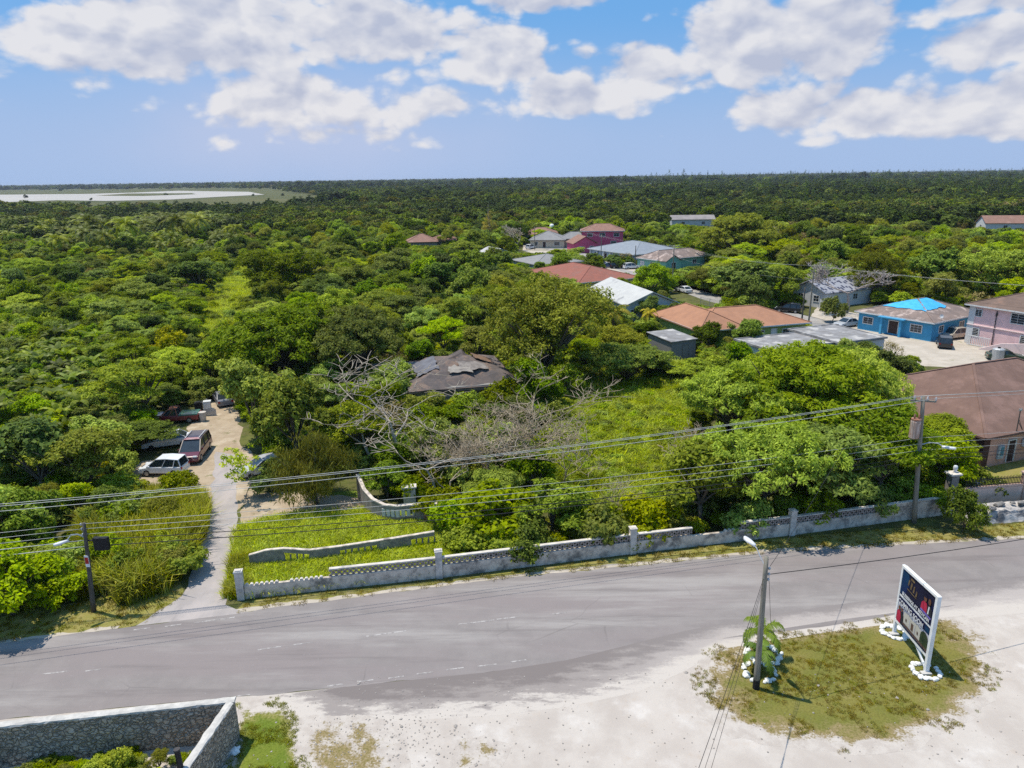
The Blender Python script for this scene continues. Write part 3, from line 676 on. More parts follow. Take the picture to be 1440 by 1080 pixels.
# blue house with a tarpaulin over its roof
h = house('house', 'bright blue bungalow under a brown roof half covered by a blue tarpaulin', (56.85, 116.04), -58, 13, 15, 3.0, pix=False)
block(h, 13, 15, 3.0, 5.2, 'hip', W_BLUE, R_WORN, over=.5, fascia=FRAMEW, wins=[('f', -4.3, 1.65, 1.7, 1.1, dict(bars=(1, 2))), ('f', .0, 1.25, 1.6, 2.1, D_), ('f', 3.6, 1.65, 1.8, 1.2, dict(bars=(2, 2))), ('r', -4.5, 1.65, 1.3, 1.1, dict(bars=(1, 2))), ('r', 1.5, 1.65, 1.5, 1.1, dict(bars=(1, 2)))])
b = MB(); b.box(1.5, -7.7, 1.35, .35, .35, 2.7); b.box(-1.6, -7.7, 1.35, .35, .35, 2.7); b.box(0, -7.6, 2.78, 4.2, 1.0, .16); b.build('porch', W_BLUE, h)
slb = 2.2/6.5
tp = onroof(h, lambda x, y: hip_h(x, y, 13, 15, 3.0, slb), 'tarpaulin', TARP, -5.4, 3.4, -4.6, 1.6, seed=5)
tag(tp, 'bright blue tarpaulin spread over the roof of the blue bungalow', 'tarpaulin')
dish = empty('satellite_dish', label='small white satellite dish on the eave of the blue bungalow', cat='satellite dish')
b = MB()
for k in range(12):
    t0, t1 = 2*math.pi*k/12, 2*math.pi*(k+1)/12
    b.face([(0, .06, 0), (.3*math.cos(t0), 0, .3*math.sin(t0)), (.3*math.cos(t1), 0, .3*math.sin(t1))]); b.face([(0, .09, 0), (.3*math.cos(t1), .03, .3*math.sin(t1)), (.3*math.cos(t0), .03, .3*math.sin(t0))])
b.build('reflector', WHITE, dish); b = MB(); b.tube([(0, .08, 0), (0, .1, -.5)], .03, 5); b.build('bracket', GALV, dish)
bpy.context.view_layer.update(); onwall(dish, h, 6.2, -5.2, 3.75)

# white house with patchwork roof
h = house('house', 'small white gabled house with a patchwork blue grey and white roof', (55.76, 141.35), -63, 8.5, 14, 3.0, pix=False)
block(h, 8.5, 14, 3.0, 5.1, 'gable', W_WHITE, R_CHECK, over=.45, ridge='y', wins=[('f', -1.8, 1.7, 1.3, 1.2), ('f', 1.9, 1.7, 1.3, 1.2), ('r', -3.5, 1.7, 1.3, 1.1), ('r', 2, 1.7, 1.3, 1.1)])

# flat roofed buildings behind the front trees
h = house('flat_roofed_house', 'low white building with a grey flat roof beside the orange-roofed house', (33.6, 90.0), 20, 12, 7.5, 2.7, pix=False)
block(h, 12, 7.5, 2.7, 2.7, 'flat', W_WHITE, R_FLAT, over=.25, wins=[('f', -3, 1.5, 1.3, 1.1), ('f', 2, 1.5, 1.3, 1.1)])
h = house('flat_roofed_house', 'low grey building whose flat roof stands before the blue bungalow', (1180, 484), 20, 8.5, 10, 2.9)
block(h, 8.5, 10, 2.9, 2.9, 'flat', W_PGREY, R_FLAT, over=.25, wins=[('f', 0, 1.5, 1.3, 1.1), ('r', 0, 1.5, 1.3, 1.1)])

# orange-roofed green house with a wing
h = house('house', 'green-walled bungalow with a broad orange shingle hip roof', (27.56, 102.25), 16, 19.5, 12.5, 2.9, pix=False)
block(h, 19.5, 12, 2.9, 5.0, 'hip', W_GREEN, R_ORANGE, over=.6, fascia=FRAMEW, oy=-.25, wins=[('f', 1.0, 1.6, 1.5, 1.1, dict(bars=(1, 2))), ('f', 6.3, 1.6, 2.6, 1.0, dict(bars=(3, 1))), ('f', 3.5, 1.2, 1.0, 2.1, dict(kind='door', pane=WHITE)), ('f', -3, 1.6, 1.4, 1.1)])
block(h, 8.2, 15.5, 2.88, 5.03, 'hip', W_GREEN, R_ORANGE, over=.6, ox=-5.7, oy=1.5)
# shed
h = house('shed', 'weathered grey timber shed with a sloping grey roof', (22.2, 96.3), 24, 4.6, 6.0, 2.9, pix=False, cat='shed')
block(h, 4.6, 6.0, 2.75, 3.05, 'mono', W_GREY, R_FLAT, over=.2, wins=[('f', 0.4, 1.1, 1.0, 2.0, dict(kind='door', frame=W_GREY, pane=W_DARK))])

# white metal-roofed gable house
h = house('house', 'pale grey gabled house with a long white metal roof', (20.12, 124.0), 13, 10.5, 21, 3.0, pix=False)
block(h, 10.5, 21, 3.0, 5.2, 'gable', W_PGREY, R_METAL, over=.45, ridge='y', wins=[('f', -3.4, 1.6, 1.2, 1.1), ('f', 1.9, 1.6, 1.5, 1.1), ('r', -6, 1.6, 1.3, 1.1), ('r', 2, 1.6, 1.3, 1.1)])
# long red-brown roof
h = house('house', 'cream bungalow under a long red-brown shingle roof', (14.54, 152.7), 26, 17, 25, 3.0, pix=False)
block(h, 17, 25, 3.0, 5.3, 'hip', W_CREAM, R_RED, over=.6, fascia=FRAMEW, wins=[('f', 2, 1.6, 1.4, 1.2), ('f', 5.8, 1.5, 1.4, 1.6), ('r', -4, 1.6, 1.5, 1.2)])
h = house('house', 'bungalow with a low grey hip roof behind the red-brown one', (6.5, 187), 26, 15, 15, 3.0, pix=False)
block(h, 15, 15, 3.0, 4.8, 'hip', W_PGREY, R_GREY, over=.6, wins=[('f', 0, 1.6, 1.5, 1.2), ('r', 0, 1.6, 1.5, 1.2)])
h = house('house', 'half hidden house with a streaked white and grey roof among trees', (683, 360), 26, 10, 9, 3.0)
block(h, 10, 9, 3.0, 4.9, 'gable', W_PGREY, mat('streaked_roof', (.55, .54, .55), (.30, .29, .30), .5, stretch=(1, 4, 1)), over=.5, ridge='y')
# blue house with wide grey roof
h = house('house', 'pale blue house under a very wide blue-grey hip roof', (24.3, 227.1), -62, 24, 20, 3.2, pix=False)
block(h, 24, 20, 3.2, 5.8, 'hip', W_LBLUE, R_BLUEGREY, over=.8, fascia=FRAMEW, wins=[('f', -8, 1.6, 2.0, 1.4), ('f', -3, 1.25, 1.4, 2.2, D_), ('f', 2, 1.6, 2.0, 1.4), ('f', 7.5, 1.6, 2.0, 1.4), ('r', -4, 1.6, 2, 1.4), ('r', 3, 1.6, 2, 1.4)])
for x in (-10.5, -7, -3.5, 0): b = MB(); b.box(x, -9.7, 1.5, .35, .35, 3.0); b.build('porch_column', FRAMEW, h)
# teal house with weathered roof
h = house('house', 'teal house with a weathered patchy brown roof and white gable', (34.95, 200.75), -58, 9, 21, 3.0, pix=False)
block(h, 9, 21, 3.0, 5.0, 'hip', W_TEAL, R_WORN, over=.5, fascia=FRAMEW, wins=[('f', -2, 1.6, 1.6, 1.2, dict(pane=FRAMEW)), ('f', 2, 1.6, 1.6, 1.2), ('r', -6, 1.6, 1.6, 1.2), ('r', 4, 1.6, 1.6, 1.2)])
block(h, 5, 6, 2.9, 4.4, 'gable', W_TEAL, R_WORN, over=.3, ox=5.0, oy=-7.2, ridge='x', wins=[('r', 0, 1.4, 1.6, 2.0)])
# magenta two-storey
h = house('house', 'magenta two-storey house with a brown hip roof and white windows', (816, 325), -6, 16, 11, 6.0)
block(h, 16, 11, 6.0, 8.3, 'hip', W_MAG, R_RUST, over=.6, fascia=FRAMEW, wins=[('f', -4.5, 4.6, 1.9, 1.3), ('f', 0, 4.6, 1.9, 1.3), ('f', 5, 4.6, 1.9, 1.3), ('f', -4.5, 1.7, 1.9, 1.3), ('f', 4, 1.7, 1.9, 1.3)])
h = house('house', 'low magenta gabled house with a rusty brown roof before the taller one', (806, 343), 12, 9, 9, 3.2)
block(h, 9, 9, 3.2, 5.6, 'gable', W_MAG, R_RUST, over=.45, ridge='y', wins=[('f', -1.5, 1.6, 1.4, 1.2), ('f', 2.2, 1.6, 1.4, 1.2)])
# cream house with light grey roof, rust roof behind
h = house('house', 'cream house with a pale grey hip roof in front of a rust roof', (6.75, 263.2), -8, 13.5, 13, 3.0, pix=False)
block(h, 13.5, 13, 3.0, 5.8, 'hip', W_CREAM, R_GREY, over=.6, wins=[('f', -4, 1.6, 1.2, 1.4), ('f', -1, 1.3, 1.2, 2.1, D_), ('f', 3.6, 1.6, 2.0, 1.3)])
block(h, 12, 9, 2.95, 5.2, 'hip', W_CREAM, R_GREY, over=.6, ox=9.5, oy=3.5, wins=[('f', 1, 1.6, 1.8, 1.3)])
h = house('house', 'pale house with a rust-coloured hip roof behind the grey-roofed one', (733, 330), -6, 15, 12, 3.4)
block(h, 15, 12, 3.4, 5.8, 'hip', W_WHITE, R_RUST, over=.6, wins=[('f', -4, 1.7, 1.6, 1.3), ('f', 2, 1.7, 1.6, 1.3)])
tank = empty('water_tank', P(776, 335), 0, 'white domed water tank rising behind the grey hip roof', 'water tank')
b = MB(); b.tube([(0, 0, 0), (0, 0, 5.0), (0, 0, 5.6), (0, 0, 5.9), (0, 0, 6.0)], [1.0, 1.0, .85, .5, .1], 16); b.build('tank_shell', WHITE, tank, smooth=True)
b = MB(); b.tube([(0, 0, 5.95), (0, 0, 6.15)], .2, 10); b.build('lid', GALV, tank)
# brown cross-hipped house far in the trees
h = house('house', 'lone house with a brown cross-hipped roof deep in the trees', (570, 341), 8, 12, 11, 3.0)
block(h, 12, 11, 3.0, 5.6, 'hip', W_DARK, R_RUST, over=.6, wins=[('f', 0, 1.5, 2, 1.3)])
block(h, 12, 8, 2.95, 4.9, 'hip', W_DARK, R_RUST, over=.6, ox=8.5, oy=1.0)
h = house('house', 'white gabled house with a rust roof at the far right edge', (1386, 314), -12, 26, 11, 3.2)
block(h, 26, 11, 3.2, 6.2, 'gable', W_WHITE, R_RUST, over=.4, ridge='x', wins=[('l', 0, 1.7, 1.4, 1.3), ('f', -5, 1.7, 1.6, 1.3), ('f', 3, 1.7, 1.6, 1.3)])
h = house('house', 'low grey house with a long pale roof among dark trees', (944, 309), -4, 22, 10, 3.4)
block(h, 22, 10, 3.4, 5.4, 'gable', W_PGREY, mat('pale_far_roof', (.29, .26, .25), (.22, .20, .19), .3), over=.5, ridge='x', wins=[('f', -5, 1.7, 1.6, 1.3), ('f', 5, 1.7, 1.6, 1.3)])
# distant houses near the horizon
FARH = [(918, 266, 34, 4.5, 'light blue two-storey house, leftmost of those far off at the horizon', W_LBLUE, R_BLUEGREY), (952, 265, 26, 4, 'pale house with a peaked grey roof far off beside a light blue one', W_PGREY, R_GREY),
        (992, 264, 18, 4, 'tiny grey-roofed house standing alone far off near the radio mast', W_PGREY, R_BLUEGREY), (872, 264, 22, 4, 'small white house far off left of the light blue ones', W_WHITE, R_GREY),
        (1106, 259, 20, 4, 'tiny cream house far off on the right horizon', W_CREAM, R_RUST), (1152, 258, 18, 4, 'tiny white house far off right of the cream one', W_WHITE, R_GREY), (818, 267, 20, 4, 'small bluish house far off above the magenta house', W_LBLUE, R_GREY)]
for (px, py, ww, zz, lab, wm, rm) in FARH:
    dd = P(px, py, 0)
    dist = min(dd.y, 1400) if dd.y > 0 else 1400
    dd = CAM + (dd-CAM)*(dist/dd.y) if dd.y > 1400 else dd
    h = empty('house', (dd.x, dd.y, 0), RAD(rnd.uniform(-12, 12)), lab, 'house', 'distant houses below the horizon'); FOOT.append((dd.xy, Vector((1, 0)), Vector((0, 1)), ww/2, 9))
    block(h, ww*.62, 10, 7.5, 10.5, 'hip', wm, rm, over=.6, wins=[('f', -ww*.15, 5.5, 2, 1.6), ('f', ww*.12, 5.5, 2, 1.6)])

# derelict house
h = house('derelict_house', 'derelict house with a sagging rotten brown roof among bare branches', (-11.3, 74.8), 13, 12.5, 14, 2.6, pix=False)
block(h, 12.5, 14, 2.6, 5.0, 'hip', W_DARK, R_WRECK, over=.6, sag=.8, seed=4, sub=5, wins=[('f', -3.2, 1.3, 1.6, 1.2, dict(frame=W_DARK, pane=BLACK)), ('f', 0, 1.1, 1.1, 2.0, dict(kind='door', frame=W_DARK, pane=BLACK)), ('f', 3.4, 1.3, 1.8, 1.3, dict(frame=FRAMEW, pane=BLACK)), ('r', -3, 1.3, 1.5, 1.2, dict(frame=W_DARK, pane=BLACK))])
dsl = 2.4/6.25
def dfn(x, y): return hip_h(x, y, 12.5, 14, 2.6, dsl) - .05
for (x0, x1, y0, y1, sd, m, lab) in ((-1.3, 1.3, -4.6, -3.3, 3, mat('bare_plywood', (.33, .295, .26), (.25, .225, .20), 2), None), (-.2, 3.2, -4.2, -2.7, 6, mat('bleached_underlay', (.26, .23, .21), (.17, .15, .14), 2), None), (-5.0, -2.4, -3.5, 2.2, 8, mat('slate_felt', (.15, .155, .18), (.11, .11, .13), 1), None), (2.2, 4.6, -.4, 2.2, 9, mat('rusty_boards', (.24, .14, .09), (.15, .10, .07), 2), None)):
    o = onroof(h, dfn, 'roof_patch', m, x0, x1, y0, y1, n=8, lift=.16, jag_=.22, seed=sd); o.parent = h; o.location = (0, 0, 0); o.rotation_euler = (0, 0, 0)
    if '.' not in o.name: o['label'] = 'bare pale plywood patch'
b = MB(); b.box(-7.6, 2.0, 1.2, 3.6, 6, 2.4); b.build('annex_wall', W_DARK, h)
b = roof_mesh('mono', 4.2, 6.6, 2.45, 2.9); b.build('annex_roof', mat('blue_grey_sheet', (.17, .19, .20), (.11, .12, .125), 1), h, (-7.6, 2.0, 0))

# ================================================================== road wall
pil = [(340, 842), (618, 812), (889, 778), (1112, 752), (1338, 722)]
W = [P(*q).xy for q in pil]
wall = empty('boundary_wall', (W[2].x, W[2].y, 0), 0, 'long grey concrete wall with lattice blocks and square pillars along the road', 'wall')
off = Vector((W[2].x, W[2].y))
for i, p in enumerate(W[:4]):
    b = MB(); q = p-off; rz = .16
    b.box(q.x, q.y, .95, .44, .44, 1.9, rz); b.box(q.x, q.y, 1.94, .52, .52, .085, rz); b.box(q.x, q.y, 2.0, .34, .34, .06, rz)
    b.build('pillar', CONCL, wall, bevel=.02)
def seg(p, q, a, b): return (p+(q-p)*a, p+(q-p)*b)
def lattice(mb, p, q, z0, z1, sp=.34):
    d = q-p; L = d.length; h = z1-z0; n = max(1, int(L/sp)); k = L/n; u = d/L
    for i in range(-1, n+1):
        for sg in (1, -1):
            x0, x1 = (i*k, i*k+h) if sg > 0 else (i*k+h, i*k)
            za, zb = z0, z1
            lo, hi = min(x0, x1), max(x0, x1)
            if hi < .02 or lo > L-.02: continue
            f = lambda x: za+(zb-za)*(x-x0)/(x1-x0)
            a_, b_ = max(lo, 0), min(hi, L)
            A, B = p+u*a_, p+u*b_
            mb.bar((A.x, A.y, f(a_)), (B.x, B.y, f(b_)), .075, .10)
HB, HL = .92, 1.40
bays = [(0, 1, .02, .44, 'plain'), (0, 1, .44, .985, 'lat'), (1, 2, .018, .985, 'lat'), (2, 3, .02, .36, 'lat'), (2, 3, .36, .56, 'broken'), (2, 3, .56, .66, 'plain'), (2, 3, .66, .98, 'lat'), (3, 4, .02, .58, 'lat'), (3, 4, .58, .77, 'high'), (3, 4, .77, .995, 'high')]
bm_base = MB(); bm_lat = MB(); bm_cap = MB(); bm_sc = MB()
for (i, j, a, b_, kind) in bays:
    p, q = seg(W[i]-off, W[j]-off, a, b_); d = (q-p); u = d.normalized(); nn = Vector((-u.y, u.x)); rz = math.atan2(d.y, d.x); m = (p+q)/2
    hb = {'plain': .9, 'lat': HB, 'broken': .86, 'high': 1.42}[kind]
    bm_base.box(m.x, m.y, hb/2, d.length, .2, hb, rz)
    if kind == 'lat':
        lattice(bm_lat, p, q, HB, HL)
        bm_cap.box(m.x, m.y, HL+.05, d.length, .26, .10, rz)
    elif kind == 'high':
        bm_cap.box(m.x, m.y, hb+.045, d.length, .28, .09, rz)
    elif kind == 'plain':
        n = int(d.length/.3)
        for k in range(n):
            if i == 0 and (6 < k < 9 or k > 14 and k % 5): continue
            c = p+u*((k+.5)*.3); bm_sc.tube([(c.x-nn.x*.09, c.y-nn.y*.09, hb+.02), (c.x+nn.x*.09, c.y+nn.y*.09, hb+.02)], .11, 8)
bm_base.build('wall_base', CONC, wall, bevel=.015); bm_lat.build('lattice_blocks', mat('lattice_concrete', (.42, .35, .31), (.27, .22, .195), 4), wall); bm_cap.build('coping', CONCL, wall, bevel=.015); bm_sc.build('scalloped_top', CONCL, wall)
# rubble at the gap
g0 = W[2]+(W[3]-W[2])*.45
r_ = random.Random(3)
for k in range(7):
    b = MB(); b.rock((0, 0, 0), r_.uniform(.16, .34), k+50, .6); o = b.build('rubble_block', CONCL); o.location = (g0.x+r_.uniform(-1.6, 1.4), g0.y+r_.uniform(.5, 1.5), .12)
    tag(o, 'broken pale rubble block behind the gap in the road wall', 'rubble', 'rubble blocks at the gap in the road wall')
# inner wall with baluster openings
ip = [P(352, 800).xy, P(401, 797).xy, P(437, 794).xy, P(478, 788).xy, P(532, 781).xy, P(578, 775).xy, P(612, 771).xy]
iw = empty('garden_wall', (*ip[3], 0), 0, 'low wavy-topped grey wall with baluster openings inside the road wall', 'wall'); o3 = ip[3]
bb, bc, bl = MB(), MB(), MB()
tops = [.95, 1.30, 1.02, .98, 1.05, 1.12, 1.22]
for k in range(6):
    p, q = ip[k]-o3, ip[k+1]-o3; za, zb = tops[k], tops[k+1]
    solid = k in (0, 2, 4)
    if solid: bb.wallprism(p, q, [(0, 0), (1, 0), (1, zb), (.5, (za+zb)/2+(.12 if k == 0 else 0)), (0, za)], .18)
    else:
        bb.wallprism(p, q, [(0, 0), (1, 0), (1, .34), (0, .34)], .18)
        bb.wallprism(p, q, [(0, za-.24), (1, zb-.24), (1, zb), (0, za)], .18)
        L = (q-p).length; n = int(L/.42)
        for j in range(n+1):
            c = p+(q-p)*(j/n); nn = Vector((-(q-p).y, (q-p).x)).normalized()*.09
            bl.tube([(c.x+nn.x, c.y+nn.y, .34), (c.x+nn.x, c.y+nn.y, .5), (c.x+nn.x, c.y+nn.y, .6), (c.x+nn.x, c.y+nn.y, .84)], [.05, .085, .06, .055], 7)
    bc.wallprism(p+Vector((0, -.03)), q+Vector((0, -.03)), [(0, za+.002), (1, zb+.002), (1, zb+.075), (.5, (za+zb)/2+(.12 if k == 0 else 0)+.075), (.5, (za+zb)/2+(.12 if k == 0 else 0)+.002), (0, za+.075)] if False else [(0, za+.003), (.5, (za+zb)/2+(.123 if k == 0 else .003)), (1, zb+.003), (1, zb+.08), (.5, (za+zb)/2+(.2 if k == 0 else .08)), (0, za+.08)], .24)
bb.build('wall_panel', CONC_DARK, iw); bc.build('coping', CONC, iw); bl.build('balusters', CONC_DARK, iw)
# curved entrance wall
cp = [P(503, 700).xy, P(512, 718).xy, P(524, 729).xy, P(541, 736).xy, P(560, 738).xy, P(583, 736).xy, P(616, 735).xy]
ew = empty('entrance_wall', (*cp[3], 0), 0, 'curved grey entrance wall with white block openings on the grass plot', 'wall'); o3 = cp[3]
bb, bc, bl = MB(), MB(), MB(); tp_ = [2.0, 1.75, 1.55, 1.45, 1.45, 1.45, 1.5]
for k in range(6):
    p, q = cp[k]-o3, cp[k+1]-o3; za, zb = tp_[k], tp_[k+1]
    if k in (3, 4):
        bb.wallprism(p, q, [(0, 0), (1, 0), (1, .62), (0, .62)], .2); bb.wallprism(p, q, [(0, za-.25), (1, zb-.25), (1, zb), (0, za)], .2)
        n = 3
        for j in range(n+1):
            c = p+(q-p)*(j/n); bl.box(c.x, c.y+.1, .91, .26, .2, .58, math.atan2((q-p).y, (q-p).x))
    else: bb.wallprism(p, q, [(0, 0), (1, 0), (1, zb), (0, za)], .2)
    bc.wallprism(p+Vector((0, -.03)), q+Vector((0, -.03)), [(0, za+.003), (1, zb+.003), (1, zb+.09), (0, za+.09)], .28)
bb.build('wall_panel', CONC_DARK, ew); bc.build('coping', CONC, ew); bl.build('opening_blocks', mat('white_blocks', (.62, .60, .56), None, 4), ew)
b = MB(); c = P(600, 736).xy-o3; b.box(c.x, c.y-.06, .75, .34, .1, .95); b.build('brick_panel', mat('red_brick', (.33, .17, .13), (.25, .13, .10), 8), ew)
c = P(577, 716).xy; pl_ = empty('gate_pillar', (*c, 0), .15, 'square grey gate pillar behind the curved entrance wall', 'pillar')
b = MB(); b.box(0, 0, .95, .95, .5, 1.9); b.build('shaft', CONC, pl_); b = MB(); b.box(0, 0, 1.95, 1.15, .7, .1); b.build('cap', CONCL, pl_)

# ================================================================== stone wall, bottom left
H = 2.2
corner = P(330, 979, H).xy; lefte = P(0, 1014, H).xy; neare = P(262, 1080, H).xy
lefte = lefte + (lefte-corner)*.6; neare = neare + (neare-corner)*1.0
def stonemat():
    m = bpy.data.materials.new('rubble_masonry'); m.use_nodes = True; t = NT(m.node_tree); b = t.n['Principled BSDF']; b.inputs['Roughness'].default_value = .95
    vec = t.node('ShaderNodeTexCoord').outputs['Object']
    n0 = t.node('ShaderNodeTexNoise'); t.l.new(vec, n0.inputs['Vector']); n0.inputs['Scale'].default_value = 2.5
    vv = t.vmath('ADD', vec, t.vmath('MULTIPLY', t.vmath('SUBTRACT', n0.outputs['Color'], (.5, .5, .5)), (.55, .55, .55)))
    v1 = t.node('ShaderNodeTexVoronoi', feature='F1'); v2 = t.node('ShaderNodeTexVoronoi', feature='DISTANCE_TO_EDGE')
    for v in (v1, v2): t.l.new(t.vmath('MULTIPLY', vv, (1, 1, 1.35)), v.inputs['Vector']); v.inputs['Scale'].default_value = 3.6
    cs = t.node('ShaderNodeSeparateColor'); t.l.new(v1.outputs['Color'], cs.inputs[0])
    c = t.mix(cs.outputs[0], (.52, .41, .31), (.30, .25, .20)); c = t.mix(t.math('MULTIPLY', cs.outputs[1], .5), c, (.62, .53, .43))
    c = t.mix(t.remap(t.noise(vec, 9, 6, .7), .45, .65), c, (.20, .18, .15)); c = t.mix(t.remap(t.noise(vec, .9, 5, .6), .56, .7), c, (.17, .155, .13))
    c = t.mix(t.math('MULTIPLY', t.remap(v2.outputs['Distance'], .06, .0), .75), c, (.13, .12, .10))
    t.set(b.inputs['Base Color'], c)
    bp = t.node('ShaderNodeBump'); bp.inputs['Strength'].default_value = .9; bp.inputs['Distance'].default_value = .1
    t.l.new(t.remap(v2.outputs['Distance'], 0, .16), bp.inputs['Height']); t.l.new(bp.outputs[0], b.inputs['Normal'])
    return m
STONE = stonemat()
sw = empty('stone_wall', (*corner, 0), 0, 'rubble stone corner wall with a rough white cap at the bottom left', 'wall')
def roughwall(mb, p, q, th, z0, z1, amp, seed, nx=60, nz=10):
    p, q = Vector(p), Vector(q); d = q-p; u = d.normalized(); nn = Vector((-u.y, u.x))
    for side in (0, 1):
        b = len(mb.v)
        for i in range(nx+1):
            for k in range(nz+1):
                c = p+d*(i/nx); z = z0+(z1-z0)*k/nz
                o = nn*(side*th + (1 if side else -1)*(abs(mnoise.noise(Vector((c.x*2.6+seed, c.y*2.6, z*3.2))))*amp))
                mb.v.append((c.x+o.x, c.y+o.y, z))
        for i in range(nx):
            for k in range(nz):
                mb.f.append((b+i*(nz+1)+k, b+(i+1)*(nz+1)+k, b+(i+1)*(nz+1)+k+1, b+i*(nz+1)+k+1)); mb.mi.append(0)
    for c in (p, q):
        mb.face([(c.x, c.y, z0), (c.x+nn.x*th, c.y+nn.y*th, z0), (c.x+nn.x*th, c.y+nn.y*th, z1), (c.x, c.y, z1)])
def roughcap(mb, p, q, th, z, hgt, seed, nx=90, amp=.045, over=.03):
    p, q = Vector(p), Vector(q); d = q-p; u = d.normalized(); nn = Vector((-u.y, u.x)); b = len(mb.v)
    prof = [(-over, 0), (-over, hgt*.7), (th*.25, hgt), (th*.75, hgt), (th+over, hgt*.7), (th+over, 0)]
    for i in range(nx+1):
        c = p+d*(i/nx)
        for j, (o, zz) in enumerate(prof):
            a = mnoise.noise(Vector((c.x*3+seed, c.y*3, j*3.1)))*amp; e = mnoise.noise(Vector((c.x*2.2, c.y*2.2+seed, j*1.7)))*amp*.5
            mb.v.append((c.x+nn.x*(o+a), c.y+nn.y*(o+a), z+zz+(e if zz else 0)))
    n = len(prof)
    for i in range(nx):
        for j in range(n):
            mb.f.append((b+i*n+j, b+(i+1)*n+j, b+(i+1)*n+(j+1) % n, b+i*n+(j+1) % n)); mb.mi.append(0)
    mb.f.append(tuple(b+j for j in range(n))); mb.f.append(tuple(b+nx*n+j for j in range(n))); mb.mi += [0, 0]
u1 = (corner-lefte).normalized(); n1_ = Vector((-u1.y, u1.x))
TH = .30
b = MB(); roughwall(b, lefte-corner-n1_*TH, -n1_*TH*1.0-u1*.02, TH, 0, H-.12, .10, 3); roughwall(b, neare-corner, -n1_*TH-n1_*.005, -TH if False else TH, 0, H-.125, .10, 9, 40)
b.build('masonry', STONE, sw)
b = MB(); roughcap(b, lefte-corner-n1_*TH, u1*.05-n1_*TH, TH, H-.13, .13, 5); roughcap(b, neare-corner, -n1_*(TH+.09), TH, H-.128, .12, 8, 60)
b.build('cap', CAPW, sw)
pq = P(290, 1110)
po = empty('timber_post', (-13.55, 23.3, 0), 0, 'short dark leaning post rising beside the stone wall', 'post')
b = MB(); b.tube([(0, 0, 0), (-.10, .1, 1.5), (-.2, .2, 3.0)], [.13, .12, .115], 10); b.build('post_shaft', BLACK, po); b = MB(); b.tube([(-.2, .2, 3.0), (-.203, .203, 3.05)], .13, 10); b.build('post_cap', DARKFR, po)
for (px, py, m, lab, sx) in ((317, 1066, GALV, 'grey concrete block on the grass by the stone wall', .5), (331, 1059, WHITE, 'white painted lump of stone on the grass by the wall', .32)):
    c = P(px, py); b = MB()
    if sx > .4: b.box(0, 0, .1, .5, .24, .2); o = b.build('concrete_block', m, bevel=.02)
    else: b.rock((0, 0, .1), .2, 5, .6); b.rock((.2, .08, .07), .13, 6, .6); o = b.build('white_stone', m)
    o.location = c; o.rotation_euler = (0, 0, 1.0); tag(o, lab, 'block' if sx > .4 else 'stone')

# ================================================================== pink wall and railing at the right
pw0, pw1 = P(1352, 712).xy, P(1436, 705).xy
pwe = pw1 + (pw1-pw0).normalized()*9
fw = empty('railing_wall', (*pw0, 0), 0, 'low pink wall topped with dark iron railings before the salmon house', 'wall'); dd = (pwe-pw0); u = dd.normalized(); rz = math.atan2(u.y, u.x)
b = MB(); m = dd/2; b.box(m.x, m.y, .72, dd.length, .22, 1.45, rz); b.build('wall_base', mat('pink_wall_paint', (.80, .56, .46), (.68, .47, .38), 1.2, col3=(.30, .21, .175), scale3=.9, c3=(.6, .75)), fw)
b = MB(); b.box(m.x, m.y, 1.49, dd.length, .30, .08, rz); b.build('coping', mat('salmon_coping', (.60, .42, .35), None, 2), fw)
b = MB(); L = dd.length; n = int(L/.13)
for k in range(n):
    c = u*(k*.13+.05)
    if abs(k*.13-(pw1-pw0).length) < .3: continue
    b.bar((c.x, c.y, 1.53), (c.x, c.y, 2.25+(.06 if k % 2 else 0)), .035)
b.bar((0, 0, 1.65), (dd.x, dd.y, 1.65), .045); b.bar((0, 0, 2.1), (dd.x, dd.y, 2.1), .045); b.build('iron_railings', BLACK, fw)
b = MB(); c = pw1-pw0; b.box(c.x, c.y, 1.2, .42, .42, 2.4, rz); b.box(c.x, c.y, 2.45, .56, .56, .1, rz); b.build('pillar', mat('salmon_pillar', (.58, .40, .33), None, 2), fw)
gp = P(1333, 712).xy; gpil = empty('corner_pillar', (*gp, 0), .15, 'tall grey corner pillar with a pale cap where the two walls meet', 'pillar')
b = MB(); b.box(0, 0, 1.35, .6, .6, 2.7); b.build('shaft', CONC_DARK, gpil); b = MB(); b.box(0, 0, 2.76, .95, .8, .12); b.build('cap', CONCL, gpil)
LAN_ = 1
lan = empty('pillar_ornament', (gp.x+.15, gp.y+.1, 2.82), .3, 'white pot-shaped ornament standing on the grey corner pillar', 'ornament')
b = MB(); b.tube([(0, 0, 0), (0, 0, .12), (0, 0, .3), (0, 0, .6), (0, 0, .85), (0, 0, .9)], [.2, .12, .22, .27, .2, .08], 10); b.build('ornament_body', mat('bluish_white', (.62, .66, .72), None, 3), lan, smooth=True); lan.scale = (.62,)*3
